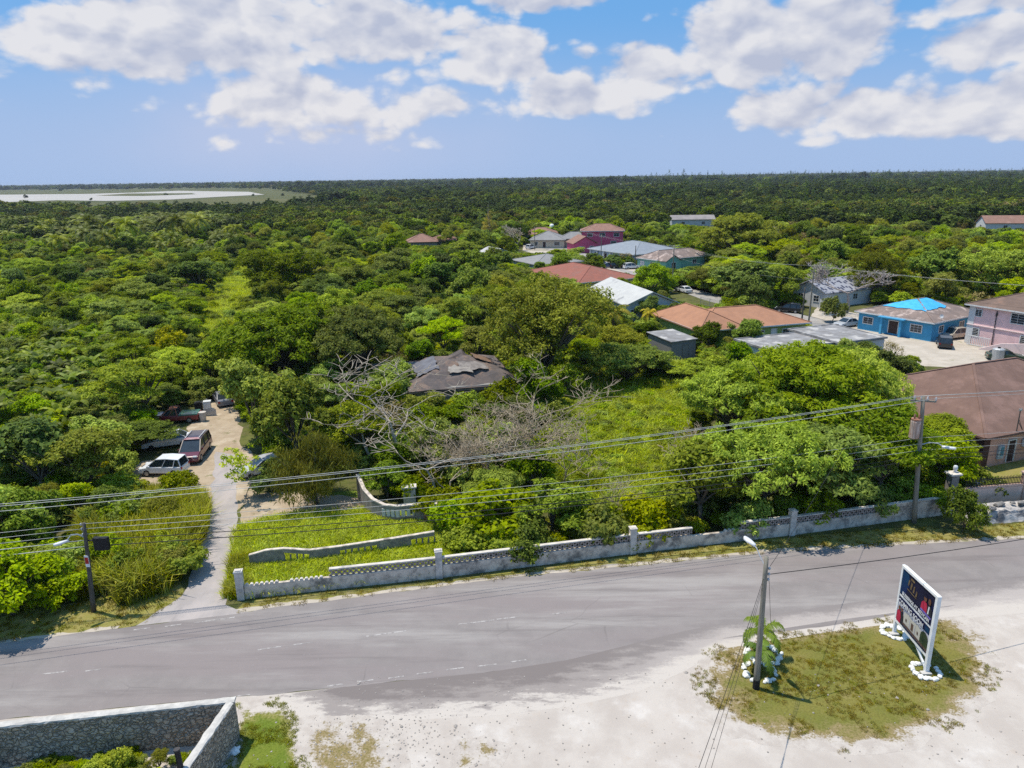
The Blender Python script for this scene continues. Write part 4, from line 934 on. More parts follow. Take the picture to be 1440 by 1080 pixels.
# rock ledge below the pink wall
b = MB(); r_ = random.Random(11)
le = P(1370, 738).xy
led = empty('rock_ledge', (*le, 0), 0, 'rough grey limestone ledge under the pink wall', 'rock')
nx, ny = 70, 12; b = MB(); vec = (pwe-pw0).normalized(); perp = Vector((vec.y, -vec.x))
for i in range(nx+1):
    for j in range(ny+1):
        c = vec*(i/nx*12.5) + perp*((j/ny)*1.75-1.55)
        prof = [.95, .95, .93, .9, .88, .88, .85, .8, .74, .6, .38, .12, -.1][j]
        e = min(1, i/5.0); q = mnoise.noise(Vector((c.x*.9, c.y*.9, 3)))*.32+mnoise.noise(Vector((c.x*2.6, c.y*2.6, 9)))*.14
        b.v.append((c.x+perp.x*q*.5, c.y+perp.y*q*.5+.0, (prof*.9+q*(.55 if prof > .2 else .2))*e-.02))
for i in range(nx):
    for j in range(ny): b.f.append((i*(ny+1)+j, (i+1)*(ny+1)+j, (i+1)*(ny+1)+j+1, i*(ny+1)+j+1)); b.mi.append(0)
b.build('ledge_stone', mat('ledge_limestone', (.50, .46, .42), (.30, .28, .27), 1.6, col3=(.12, .12, .125), scale3=.8, c3=(.5, .62), bump=.6, stretch=(1, 1, 1.2)), led)
r_ = random.Random(12)
for k in range(9):
    c = le+vec*r_.uniform(.5, 9)-perp*r_.uniform(.4, 1.2); b = MB(); b.rock((0, 0, 0), r_.uniform(.2, .42), 70+k, .5); o = b.build('loose_rock', mat('dark_rock', (.25, .235, .22), (.13, .125, .12), 3)); o.location = (c.x, c.y, .95)
    tag(o, 'loose dark rock lying on the limestone ledge', 'rock', 'loose rocks on the limestone ledge')
# path beside salmon house
pa = PX([(1318, 650), (1335, 645), (1440, 692), (1500, 690), (1500, 708), (1440, 706), (1385, 690)])
sheet('garden_path', pa, .022, mat('path_concrete', (.56, .52, .48), (.46, .42, .38), 1))
gr_ = PX([(1325, 640), (1350, 632), (1500, 655), (1500, 690), (1440, 690), (1340, 644)])
sheet('garden_grass', gr_, .018, G_VERGE)
#PART3

# ================================================================== billboard
A0 = P(1257, 890); B0 = P(1302, 945); ux = (B0-A0); LS = ux.length; rzs = math.atan2(ux.y, ux.x)
sg = empty('billboard', (A0+B0)/2, rzs, 'white framed roadside billboard announcing COMING SOON on the grass island', 'billboard')
HS = 4.3; hw = LS/2
b = MB(); b.box(-hw, 0, HS/2, .16, .16, HS); b.build('post', WHITE, sg, bevel=.01)
b = MB(); b.box(hw, 0, HS/2+.1, .20, .20, HS+.2); b.build('post', WHITE, sg, bevel=.01)
b = MB(); b.bar((-hw+.08, 0, HS-.05), (hw-.10, 0, HS+.12), .2, .14); b.box(0, 0, 2.55, LS-.18, .1, .12); b.box(0, 0, .93, LS-.18, .2, .16); b.build('rail', WHITE, sg)
b = MB(); b.bar((.35, 0, .9), (hw-.05, .0, .12), .10); b.build('brace', WHITE, sg)
NAVY = mat('print_navy', (.012, .018, .075), (.010, .012, .045), .5, rough=.65, spec=.08); BLK = mat('print_black', (.013, .014, .030), (.016, .016, .042), 1, rough=.65, spec=.08)
GOLD = mat('print_gold', (.20, .14, .07), (.10, .07, .04), 5, rough=.65, spec=.08); RED = mat('print_red', (.50, .035, .075), (.36, .02, .05), 1, rough=.65, spec=.08); SKIN = mat('print_brown_skin', (.16, .075, .045), None, 4, rough=.65, spec=.08); SUIT = mat('print_dark_suit', (.03, .03, .035), None, 4, rough=.65, spec=.08)
PW = mat('print_white', (.75, .75, .76), None, 4, rough=.65, spec=.08); PCREAM = mat('print_cream', (.46, .43, .36), (.52, .50, .44), 1, rough=.65, spec=.08); PSKY = mat('print_pale_sky', (.50, .50, .55), (.42, .42, .48), .8, rough=.65, spec=.08); PGREEN = mat('print_tree', (.03, .045, .025), (.05, .07, .03), 3, rough=.65, spec=.08); PBLUE = mat('print_blue', (.008, .045, .10), (.012, .02, .085), .7, rough=.65, spec=.08); PPURP = mat('print_violet', (.20, .16, .50), None, 2, rough=.65, spec=.08); PBROWN = mat('print_brown', (.13, .08, .06), None, 2, rough=.65, spec=.08)
def pan(name, x0, x1, z0, z1, m, y=-.03, th=.04):
    b = MB(); b.box((x0+x1)/2, y, (z0+z1)/2, x1-x0, th, z1-z0); return b.build(name, m, sg)
def pic(parent, items, y0=-.053):
    """flat printed shapes on a panel, each a few mm proud of the one below"""
    for k, (m, poly) in enumerate(items):
        y = y0-.0035*(k+1); b = MB(); n = len(poly)
        b.face([(x, y, z) for x, z in poly]); b.face([(x, y+.003, z) for x, z in poly][::-1])
        b.build('print', m, parent)
def ell(cx, cz, rx, rz, n=14): return [(cx+rx*math.cos(2*math.pi*i/n), cz+rz*math.sin(2*math.pi*i/n)) for i in range(n)]
def text(parent, s, x, z, size, m, y=-.09, width=None, ext=.002, align='LEFT', bold=.012):
    cu = bpy.data.curves.new('lettering', 'FONT'); cu.body = s; cu.size = size; cu.extrude = ext; cu.offset = bold; cu.align_x = align
    o = bpy.data.objects.new('lettering', cu); C.objects.link(o); o.parent = parent; cu.materials.append(m)
    o.location = (x, y, z); o.rotation_euler = (math.pi/2, 0, 0)
    if width:
        bpy.context.view_layer.update(); o.scale.x = width/max(.01, o.dimensions.x)
    me = bpy.data.meshes.new_from_object(o.evaluated_get(bpy.context.evaluated_depsgraph_get())); n_ = bpy.data.objects.new('lettering', me); C.objects.link(n_); n_.parent = parent
    n_.location = o.location; n_.rotation_euler = o.rotation_euler; n_.scale = o.scale; bpy.data.objects.remove(o); n_.name = 'lettering'
    return n_
up_ = pan('upper_panel', -hw+.09, hw-.11, 2.62, HS-.04, BLK)
X0, X1 = -hw+.09, hw-.11
pic(up_, [(PBLUE, [(X0, 2.7), (X0, 4.22), (X0+.55, 4.22), (X0+.75, 3.6), (X0+.45, 2.7)]), (NAVY, [(X1, 2.62), (X1, 3.9), (X1-.8, 3.2), (X1-1.0, 2.62)]),
          (GOLD, [(-.95, 3.5), (-.85, 3.5), (-.80, 3.85), (-.92, 3.85)]), (GOLD, [(-.70, 3.4), (-.58, 3.4), (-.5, 3.8), (-.66, 3.85)]), (GOLD, [(-.42, 3.38), (-.3, 3.38), (-.26, 3.78), (-.38, 3.78)]), (GOLD, [(-.14, 3.32), (-.04, 3.32), (.0, 3.62), (-.12, 3.66)]), (GOLD, ell(-.55, 4.0, .22, .07)), (GOLD, [(-.95, 3.27), (0, 3.22), (0, 3.27), (-.95, 3.32)]),
          (RED, [(.45, 3.02), (.48, 3.4), (.62, 3.58), (.9, 3.6), (1.08, 3.3), (1.1, 2.98)]), (SUIT, [(1.0, 2.98), (1.0, 3.5), (1.2, 3.66), (1.42, 3.5), (1.46, 2.98)]), (PW, [(1.08, 3.1), (1.13, 3.55), (1.22, 3.55), (1.18, 3.1)]), (SKIN, ell(.78, 3.78, .13, .18)), (SKIN, ell(1.17, 3.82, .12, .18)), (BLK, ell(.76, 3.93, .15, .08)), (PPURP, [(.5, 2.98), (1.46, 2.96), (1.46, 3.06), (.5, 3.1)])])
text(up_, 'BLESSINGS AT BEDICAN', X0+.3, 2.75, .27, PW, y=-.115, width=LS-.7, bold=.006)
lo_ = pan('lower_panel', -hw+.09, hw-.11, 1.01, 2.49, PSKY)
pic(lo_, [(NAVY, [(X0, 2.07), (X1, 2.07), (X1, 2.49), (X0, 2.49)]), (PBLUE, [(X1-.5, 2.12), (X1-.1, 2.12), (X1-.1, 2.42), (X1-.5, 2.42)]),
          (PCREAM, [(-.9, 1.25), (-.9, 1.85), (-.55, 1.97), (.0, 1.88), (.45, 2.0), (.8, 1.85), (.8, 1.22)]), (PBROWN, [(-.12, 1.3), (-.12, 1.72), (.1, 1.72), (.1, 1.3)]), (PSKY, [(-.3, 1.25), (-.3, 1.8), (-.25, 1.8), (-.25, 1.25)]), (PSKY, [(.23, 1.25), (.23, 1.8), (.28, 1.8), (.28, 1.25)]), (PBROWN, [(-.66, 1.45), (-.66, 1.62), (-.55, 1.62), (-.55, 1.45)]), (PBROWN, [(.48, 1.45), (.48, 1.62), (.58, 1.62), (.58, 1.45)]),
          (PGREEN, ell(1.15, 1.62, .36, .42)), (PGREEN, [(.8, 1.2), (X1, 1.2), (X1, 1.5), (.8, 1.5)]), (PBROWN, [(-.95, 1.15), (X1, 1.12), (X1, 1.24), (-.95, 1.27)]),
          (SUIT, [(-1.2, 1.01), (-1.2, 1.7), (-1.05, 1.78), (-.9, 1.65), (-.85, 1.01)]), (RED, [(-1.5, 1.01), (-1.5, 1.6), (-1.38, 1.74), (-1.2, 1.7), (-1.1, 1.4), (-1.1, 1.01)]), (SKIN, ell(-1.33, 1.86, .1, .13)), (SKIN, ell(-1.07, 1.88, .09, .12)), (BLK, [(-.85, 1.03), (X1, 1.03), (X1, 1.11), (-.85, 1.11)])])
text(lo_, 'COMING SOON', X0+.08, 2.15, .40, PW, y=-.135, width=LS-.85, bold=.008)
def rockring(c, r, n, lab, seed, grp):
    rr = random.Random(seed)
    for k in range(n):
        t = 2*math.pi*k/n+rr.uniform(-.1, .1); b = MB(); s = rr.uniform(.12, .19)
        b.rock((0, 0, 0), s, seed*50+k, .62, 2); o = b.build('white_rock', mat('whitewashed_rock', (.80, .79, .75), (.62, .61, .56), 5), smooth=False)
        o.location = (c.x+math.cos(t)*r*rr.uniform(.88, 1.1), c.y+math.sin(t)*r*rr.uniform(.88, 1.1), .06)
        tag(o, lab, 'rock', grp)
rockring(A0.xy, .62, 15, 'whitewashed rock in the ring round the farther billboard post', 3, 'ring of white rocks at the farther billboard post')
rockring(B0.xy, .64, 15, 'whitewashed rock in the ring round the nearer billboard post', 4, 'ring of white rocks at the nearer billboard post')
for q, lab in ((A0, 'low white concrete footing inside the rock ring of the farther post'), (B0, 'low white concrete footing inside the rock ring of the nearer post')):
    b = MB(); b.box(0, -.16, .05, .5, .26, .1); o = b.build('footing_block', CAPW); o.location = (q.x-.1, q.y, .01); tag(o, lab, 'footing')

# ================================================================== poles
LEAN = [(.48, 0), (-.1, 0), (-.72, 0)]   # the poles stand slightly off plumb
def pole(name, base, hgt, r, label, m, lean=(0, 0), group=None, cat='utility pole'):
    e = empty(name, base, 0, label, cat, group)
    b = MB(); n = 8; b.tube([(lean[0]*i/n, lean[1]*i/n, hgt*i/n) for i in range(n+1)], [r*(1-.35*i/n) for i in range(n+1)], 10)
    b.build('shaft', m, e, smooth=True); return e
def lamp(e, p, arm, r=.025, head=.7):
    b = MB(); b.tube(arm, r, 6); a = b.build('lamp_arm', GALV, e)
    t = Vector(arm[-1]); d = (t-Vector(arm[-2])); d.z = 0; d.normalize(); s = Vector((-d.y, d.x, 0))
    b = MB(); prof = [(-.12, .05), (.1, .1), (.3, .14), (.5, .13), (.64, .06)]
    for k, (l, w_) in enumerate(prof):
        for x, z in ((-1, -.02), (-.6, .07), (.6, .07), (1, -.02), (.6, -.07), (-.6, -.07)): b.v.append(tuple(t+d*(l*head/.7)+s*(x*w_*head/.7)+Vector((0, 0, z*head/.7))))
    for k in range(4):
        for j in range(6): b.f.append((k*6+j, k*6+(j+1) % 6, k*6+6+(j+1) % 6, k*6+6+j)); b.mi.append(0)
    b.f.append(tuple(range(6))); b.f.append(tuple(range(24, 30))); b.mi += [0, 0]
    hd = b.build('lamp_head', LAMPW, e, smooth=True)
    b = MB(); c = t+d*(.33*head/.7)+Vector((0, 0, -.055)); b.tube([c, c+Vector((0, 0, -.05))], [.12*head/.7, .08*head/.7], 10); b.build('lens', LENS, hd)
def insul(b, x, y, z, h=.22): b.tube([(x, y, z), (x, y, z+h*.5), (x, y, z+h)], [.05, .075, .04], 7)
# island lamp pole
b1 = P(1063, 968); lp = pole('lamp_pole', b1, 7.45, .16, 'weathered timber pole with a street lamp standing on the grass island', POLE, LEAN[1], cat='lamp pole')
lamp(lp, None, [(-.08, .05, 6.85), (-.22, .45, 7.2), (-.32, .75, 7.5), (-.40, 1.0, 7.58)], .028, .8)
b = MB(); b.tube([(0, 0, 0), (0, 0, .55)], [.175, .172], 10); b.build('tarred_butt', BLACK, lp)
b = MB()
for z in (6.75, 6.45, 6.15): insul(b, .10, .02, z, .14); b.bar((-.08, 0, z+.06), (.14, .02, z+.06), .03)
b.build('insulators', GALV, lp)
# left pole
b2 = P(132, 860); lf = pole('utility_pole', b2, 5.95, .15, 'slim dark pole with a white street lamp and a red sticker left of the driveway', POLED, LEAN[0])
lamp(lf, None, [(.40, 0, 5.0), (.05, -.12, 5.28), (-.25, -.25, 5.32), (-.45, -.45, 5.02)], .035, .72)
b = MB(); b.box(1.22, .1, 4.55, .85, .3, .8); b.bar((.42, .05, 4.75), (.85, .08, 4.75), .06); b.build('cable_box', BLACK, lf, bevel=.03)
b = MB(); b.box(.29, -.125, 3.5, .24, .02, .75); st = b.build('notice', WHITE, lf); b = MB(); b.box(.29, -.14, 3.55, .2, .012, .42); b.build('red_panel', mat('sticker_red', (.50, .04, .03), None, 4), st)
b = MB()
for z in (5.8, 5.5, 5.15): insul(b, .30, -.02, z, .14)
b.build('insulators', GALV, lf)
# right pole with transformer
b3 = P(1285, 735); rp = pole('utility_pole', b3, 9.8, .19, 'tall roadside pole carrying a rusty transformer drum and a lamp', POLE, LEAN[2])
b = MB(); b.bar((-1.45, .25, 9.45), (.05, -.3, 9.5), .11); b.build('crossarm', POLE, rp)
b = MB()
for k in (-.5, -.05, .35, .9): insul(b, -.78+k*.9, -.0-k*.3, 9.52, .3)
b.build('insulators', mat('porcelain', (.55, .53, .52), None, 4, rough=.3), rp)
b = MB(); b.tube([(-1.05, -.12, 6.75), (-1.05, -.12, 6.8), (-1.05, -.12, 8.0), (-1.05, -.12, 8.1)], [.30, .34, .34, .30], 14); td = b.build('transformer', mat('rusty_drum', (.52, .42, .36), (.36, .24, .18), 1.6, stretch=(3, 3, .6), col3=(.30, .11, .05), scale3=1.1, c3=(.52, .66)), rp)
b = MB(); b.tube([(-1.05, -.12, 8.1), (-1.05, -.12, 8.2)], .33, 14); insul(b, -1.19, -.12, 8.2, .35); insul(b, -.91, -.2, 8.2, .35); b.build('lid', mat('drum_rust', (.30, .13, .08), (.42, .33, .28), 2), td)
lamp(rp, None, [(-.42, 0, 6.15), (.1, -.15, 6.4), (.6, -.35, 6.4), (.95, -.55, 6.2)], .035, .8)
# village poles
VP = []
for (px, py, hh, lab) in ((1137, 455, 10.1, 'tall pale pole with a crossarm before the patchwork-roofed house'), (945, 408, 10.0, 'tall pole with a crossarm by the village street near the white saloon'), (845, 372, 8.6, 'pole standing in front of the wide blue-grey roof beside parked cars'), (893, 378, 6.4, 'short dark pole in front of the teal house'), (752, 351, 8.0, 'thin pole in front of the cream grey-roofed house'), (1127, 456, 6.4, 'short dark pole beside the tall pale one at the patchwork-roofed house')):
    q = P(px, py); e = pole('utility_pole', q, hh, .15, lab, POLE if hh > 7 else POLED, group='poles of the village street'); VP.append((q, hh))
    if hh > 9:
        b = MB(); b.bar((-.9, .5, hh-.25), (.9, -.5, hh-.25), .12); b.build('crossarm', POLE, e)
        b = MB()
        for k in (-.85, 0, .85): insul(b, k, -k*.55, hh-.2, .25)
        b.build('insulators', GALV, e)
def wire(p, q, sag, r, m, label, group, name='power_line', n=14):
    p, q = Vector(p), Vector(q); b = MB(); o = p.copy()
    pts = [(p+(q-p)*(i/n)) - Vector((0, 0, sag*4*(i/n)*(1-i/n))) - o for i in range(n+1)]
    b.tube(pts, r, 5); ob = b.build(name, m, smooth=True); ob.location = o; return tag(ob, label, 'power line', group)
# three high lines cross the road from the transformer pole
T = b3 + Vector((.12, 0, 9.75))
for k, (dx, zz) in enumerate(((-.45, 0), (.0, .05), (.8, -.05))):
    a = b3+Vector((-.78+dx, -dx*.35, 9.78+zz)); e = Vector((-62, 27.9-dx*.9, 9.6))
    wire(a, e, 1.5, .0155, WIRE, ('topmost pale line' if k == 1 else 'high pale line') + ' running from the transformer pole across the road', 'high lines over the road', n=26)
    e2 = Vector((110, 65-dx*.6, 10.2)); wire(a, e2, .9, .014, WIRE, 'high pale line leaving the transformer pole towards the brown roof', 'high lines right of the transformer pole', n=16)
for k, (z1, z2, m, r, sg_) in enumerate(((5.92, 6.75, WIRE, .014, .55), (5.6, 6.3, WIRE, .014, .6), (5.25, 5.8, WIRE, .014, .6), (4.85, 5.35, CABLE, .024, .75), (4.45, 5.05, CABLE, .026, .75))):
    a = b2+Vector((.08*z1, -.05, z1)); q = b3+Vector((-.05-.07*z2, -.12, z2))
    pale = m is WIRE
    lab = ['uppermost of the pale lines strung from the lamp pole to the transformer pole', 'middle pale line strung from the lamp pole to the transformer pole', 'lowest pale line strung from the lamp pole to the transformer pole', 'upper black cable strung from the lamp pole over the driveway', 'lower black cable strung from the lamp pole over the driveway'][k]
    wire(a, q, sg_, r, m, lab, 'lines between the two roadside poles', n=20)
    wire(a, Vector((-85, 27.5, z1+.3)), .5, r*.9, WIRE, 'pale line running left from the lamp pole', 'lines left of the lamp pole', n=16)
    wire(q, Vector((105, 60.5, z2+.6)), .6, r*.85, m, ('pale' if pale else 'black')+' line running right from the transformer pole past the railing', 'low lines right of the transformer pole', n=16)
tp1 = b1+Vector((.08, .02, 6.5))
wire(tp1, (70, 47, 6.6), 1.1, .02, CABLE, 'black service cable running right from the island lamp pole past the billboard', 'cables of the island lamp pole', n=16)
wire(b1+Vector((.08, .02, 6.85)), (35, 64, 8.2), 1.0, .012, CABLE, 'thin cable rising from the island lamp pole over the road', 'cables of the island lamp pole', n=16)
for k in range(3):
    wire(b1+Vector((-.16, -.03, 6.3-.25*k)), (-1.1+k*.5, 6.5, 6.2+k*.35), .9, .011 if k == 0 else .008, CABLE, ['thick', 'middle', 'thin'][k]+' black cable descending from the island lamp pole to the bottom edge', 'cables of the island lamp pole', n=18)
wire(b1+Vector((.1, 0, 6.5)), P(1085, 905), .05, .01, CABLE, 'thin stay wire from the lamp pole down to the small palms', 'cables of the island lamp pole', name='stay_wire', n=6)
def vw(a, ha, b_, hb, n=3, lab='thin pale line strung between the village poles', grp='lines between the village poles'):
    for k in range(n):
        wire(a+Vector((-.85+.85*k, .45-.45*k, ha)), b_+Vector((-.85+.85*k, .45-.45*k, hb)), .9, .009, WIRE, lab, grp, n=10)
vw(VP[0][0], 9.95, VP[1][0], 9.85); vw(VP[1][0], 9.85, Vector((20, 225, 0)), 9.5, lab='thin pale line running from the street pole to the far houses', grp='lines beyond the street pole')
vw(VP[0][0], 9.95, Vector((96, 84, 0)), 9.8, lab='thin pale line running over the tarpaulin to the pink house', grp='lines above the blue bungalow')
wire(VP[0][0]+Vector((0, 0, 8)), (88, 75, 7), .8, .012, CABLE, 'dark cable crossing in front of the pink house', 'lines above the blue bungalow')
wire(VP[0][0]+Vector((0, 0, 7.5)), VP[1][0]+Vector((0, 0, 7.5)), .8, .010, WIRE, 'lower pale cable strung between the village poles', 'lines between the village poles')
rm_ = empty('radio_mast', (188, 700, 0), 0, 'thin radio mast rising above the far horizon', 'mast')
b = MB(); b.tube([(0, 0, 0), (0, 0, 29)], [.5, .15], 5); b.build('mast_shaft', DARKFR, rm_); b = MB(); b.box(0, 0, 26, 1.0, 1.0, 1.5); b.build('antenna', GALV, rm_)

# chain link fence along the street
fa, fb_ = P(985, 428).xy, P(1118, 458).xy
fe = empty('wire_fence', (*fa, 0), 0, 'low wire fence with thin posts along the village street', 'fence'); d = fb_-fa; n = 9
for k in range(n+1):
    b = MB(); c = d*(k/n); b.tube([(c.x, c.y, 0), (c.x, c.y, 1.6)], .05, 6); b.build('post', GALV, fe)
b = MB()
for z in (.15, .55, .95, 1.5): b.bar((0, 0, z), (d.x, d.y, z), .03)
m_ = int(d.length/.35)
for k in range(m_): c = d*(k/m_); c2 = d*((k+1)/m_); b.bar((c.x, c.y, .15), (c2.x, c2.y, 1.5), .015); b.bar((c.x, c.y, 1.5), (c2.x, c2.y, .15), .015)
b.build('wire_mesh', GALV, fe)

# ================================================================== vehicles
def paint(n, c, rough=.3): return mat('paint_'+n, c, tuple(q*.9 for q in c), 2, rough=rough, spec=.5, coat=.5)
KINDS = {
 'saloon': dict(L=4.5, W=1.78, H=1.43, body=[(-.5, .20), (-.5, .52), (-.485, .62), (-.30, .66), (.19, .64), (.44, .53), (.5, .42), (.5, .20)], cab=[(-.40, .645), (-.25, .95), (-.08, 1.0), (.04, .97), (.23, .63)]),
 'suv': dict(L=4.6, W=1.85, H=1.72, body=[(-.5, .2), (-.5, .50), (-.49, .58), (.22, .58), (.45, .50), (.5, .40), (.5, .2)], cab=[(-.485, .57), (-.43, .95), (-.1, 1.0), (.06, .97), (.25, .565)]),
 'van': dict(L=4.9, W=1.92, H=1.78, body=[(-.5, .2), (-.5, .50), (-.49, .55), (.26, .56), (.46, .46), (.5, .36), (.5, .2)], cab=[(-.49, .54), (-.455, .95), (-.1, 1.0), (.08, .97), (.31, .53)]),
 'hatch': dict(L=3.9, W=1.70, H=1.60, body=[(-.5, .2), (-.5, .50), (-.485, .57), (.25, .57), (.45, .48), (.5, .38), (.5, .2)], cab=[(-.485, .56), (-.44, .95), (-.15, 1.0), (.08, .97), (.30, .555)]),
 'pickup': dict(L=5.0, W=1.80, H=1.62, body=[(-.5, .22), (-.5, .56), (-.06, .56), (.22, .58), (.45, .54), (.5, .44), (.5, .22)], cab=[(-.07, .57), (-.055, .96), (.0, 1.0), (.11, .97), (.23, .57)]),
}
def car(name, label, cat, p, ang, kind, col, group=None, roof=None, scale=1, glass=CARGLASS, tilt=0, extra=None, rimm=RIM):
    K = KINDS[kind]; L, Wd, Hh = K['L'], K['W'], K['H']
    e = empty(name, (p.x, p.y, 0), ang, label, cat, group); e.scale = (scale,)*3
    if tilt: e.rotation_euler.x = tilt
    def pr(prof, w0, w1):
        b = MB(); zs = [z for _, z in prof]; z0, z1 = min(zs), max(zs); n = len(prof)
        for s in (-1, 1):
            for x, z in prof:
                k = (z-z0)/(z1-z0); b.v.append((x*L, s*Wd/2*(w0+(w1-w0)*k), z*Hh))
        b.f.append(tuple(range(n))); b.f.append(tuple(range(n, 2*n))[::-1]); b.mi += [0, 0]
        for i in range(n): b.f.append((i, n+i, n+(i+1) % n, (i+1) % n)); b.mi.append(0)
        return b
    pr(K['body'], 1.0, .955).build('body', col, e, bevel=.07)
    cb = K['cab']; W0, W1 = .90, .74
    pr(cb, W0, W1).build('windows', glass, e, bevel=.03)
    z0, z1 = cb[0][1], max(z for _, z in cb)
    def cp(i, s, out=.012):
        x, z = cb[i]; k = (z-z0)/(z1-z0); return Vector((x*L, s*(Wd/2*(W0+(W1-W0)*k)+out), z*Hh+out*.5))
    b = MB()
    top = [1, 2, 3]; n = 3
    for s in (-1, 1):
        for i in top: b.v.append(tuple(cp(i, s)+Vector((0, 0, .02))))
    for i in range(2): b.f.append((i, i+1, n+i+1, n+i)); b.mi.append(0)
    for i in range(6):
        pass
    for s in (-1, 1):
        b.bar(cp(0, s), cp(1, s), .09, .06); b.bar(cp(3, s), cp(4, s), .07, .06); b.bar(cp(1, s), cp(2, s), .06); b.bar(cp(2, s), cp(3, s), .06)
        m0 = cp(0, s)*.45+cp(4, s)*.55; m1 = cp(2, s); b.bar(m0, m1, .08, .05)
        if kind in ('suv', 'van', 'hatch'): m0 = cp(0, s)*.78+cp(4, s)*.22; m1 = cp(1, s)*.7+cp(2, s)*.3; b.bar(m0, m1, .1, .05)
    b.build('roof', roof or col, e)
    rw = Hh*.2
    for x in (-.31, .31):
        for s in (-1, 1):
            b = MB(); y = s*(Wd/2-.10); b.tube([(x*L, y-.1, rw), (x*L, y-.085, rw), (x*L, y+.085, rw), (x*L, y+.1+.015*0, rw)], [rw*.85, rw, rw, rw*.85], 14)
            wh = b.build('wheel', RUBBER, e); b = MB(); yo = s*(Wd/2+.005); b.tube([(x*L, yo-.02, rw), (x*L, yo+.012, rw)], rw*.6, 10); b.build('rim', rimm, wh)
    for s in (-1, 1):
        b = MB(); b.box(L*.475, s*Wd*.34, Hh*.44, .16, .34, .14); b.build('headlight', LENS, e, bevel=.02)
        b = MB(); b.box(-L*.492, s*Wd*.40, Hh*.47, .08, .22, .22); b.build('tail_light', mat('red_lens', (.35, .01, .01), None, 4, rough=.2), e)
        b = MB(); b.box(L*.23, s*(Wd/2+.06), Hh*.60, .12, .16, .12); b.build('mirror', col, e)
    b = MB(); b.box(L*.497, 0, Hh*.25, .10, Wd*.9, .2); b.box(-L*.497, 0, Hh*.25, .10, Wd*.9, .2); b.build('bumper', BLACK if kind == 'pickup' else col, e, bevel=.03)
    b = MB(); b.box(L*.496, 0, Hh*.40, .04, Wd*.4, .13); b.build('grille', BLACK, e)
    return e
P_WHITE = paint('white', (.74, .74, .75)); P_SILV = paint('silver', (.45, .46, .48)); P_BLACK = paint('black', (.015, .015, .017)); P_MAROON = paint('maroon', (.12, .018, .030)); P_RED = paint('faded_red', (.24, .030, .030), .55); P_BEIGE = paint('beige', (.52, .45, .36)); P_GREEN = paint('dark_green', (.045, .075, .045)); P_BLUE = paint('blue', (.06, .10, .22)); P_GREY = paint('grey', (.20, .20, .22)); P_DARKM = paint('dark_roof', (.06, .035, .04)); P_PINKW = mat('faded_hood', (.45, .33, .33), (.30, .14, .16), 2)
def carp(px, py): return P(px, py).xy
v = car('minivan', 'dark maroon minivan with a two-tone roof parked beside the driveway', 'minivan', Vector((-30.2, 63.2)), RAD(-82), 'van', P_MAROON, roof=P_DARKM, scale=1.04)
b = MB()
for s in (-1, 1): b.bar((-1.9, s*.62, 1.84), (.3, s*.60, 1.86), .045)
b.build('roof_rack', LAMPW, v); b = MB(); b.box(.22, 0, 1.775, .55, 1.35, .03); b.build('visor_strip', P_PINKW, v)
car('hatchback', 'small white hatchback parked nose left in front of the maroon minivan', 'hatchback', Vector((-31.2, 59.1)), RAD(178), 'hatch', P_WHITE, scale=1.0)
car('wrecked_car', 'white wrecked car with its bonnet stripped, behind the maroon minivan', 'wrecked car', Vector((-34.1, 66.0)), RAD(200), 'saloon', P_WHITE, rimm=RUBBER)
t_ = car('pickup', 'faded red pickup with a dark bonnet and a rusty cab roof in the weeds', 'pickup', Vector((-36.6, 73.4)), RAD(190), 'pickup', P_RED, roof=mat('rust_roof', (.36, .13, .07), (.26, .09, .05), 2))
b = MB(); b.box(1.85, 0, .99, 1.1, 1.4, .03); b.build('bonnet', P_BLUE, t_)
b = MB(); b.box(-1.45, 0, .74, 1.95, 1.72, .5); b.build('cargo_bed', paint('bed_green', (.03, .13, .10), .5), t_)
bin_ = empty('barrel', P(286, 592), 0, 'pale upright barrel standing behind the red pickup', 'barrel')
b = MB(); b.tube([(0, 0, 0), (0, 0, .5), (0, 0, 1.0)], [.30, .36, .38], 14); b.build('barrel_body', mat('pale_plastic', (.52, .47, .42), None, 4), bin_); b = MB(); b.tube([(0, 0, 1.0), (0, 0, 1.04)], .40, 14); b.build('rim', mat('pale_plastic', (.5, .5, .5)), bin_)
r_ = random.Random(8)
for k, (px, py, m, nm, lab) in enumerate(((280, 577, BLACK, 'crate', 'black crate piled on the bed end of the red pickup'), (292, 575, LAMPW, 'appliance', 'white discarded appliance behind the red pickup'), (287, 567, WHITE, 'washing_machine', 'white round-topped tub lying in the weeds above the pickup'), (296, 585, GALV, 'scrap_sheet', 'bent grey scrap sheet leaning by the barrel'))):
    b = MB()
    if nm == 'washing_machine': b.tube([(0, 0, 0), (0, 0, .5), (0, 0, .62)], [.42, .42, .25], 12)
    elif nm == 'scrap_sheet': b.wallprism((-.6, 0), (.6, .2), [(0, 0), (1, 0), (1, .7), (.6, 1.0), (0, .8)], .05)
    else:
        b.box(0, 0, .45, .8, .7, .9, .3); b.box(.05, 0, .94, .82, .72, .06, .3)
        if nm == 'appliance': b.box(0, -.36, .5, .5, .05, .5, .3)
        else: b.box(0, 0, 1.0, .5, .5, .08, .3)
    o = b.build(nm, m); q = P(px, py); o.location = (q.x, q.y, 0 if k != 0 else .0); tag(o, lab, nm.replace('_', ' '))
car('car', 'dark car half hidden under trees at the top of the driveway', 'car', P(314, 566).xy, RAD(120), 'saloon', P_GREY)
car('wrecked_car', 'silver wrecked car under bushes right of the driveway', 'wrecked car', P(372, 664).xy, RAD(215), 'saloon', P_SILV, rimm=RUBBER)
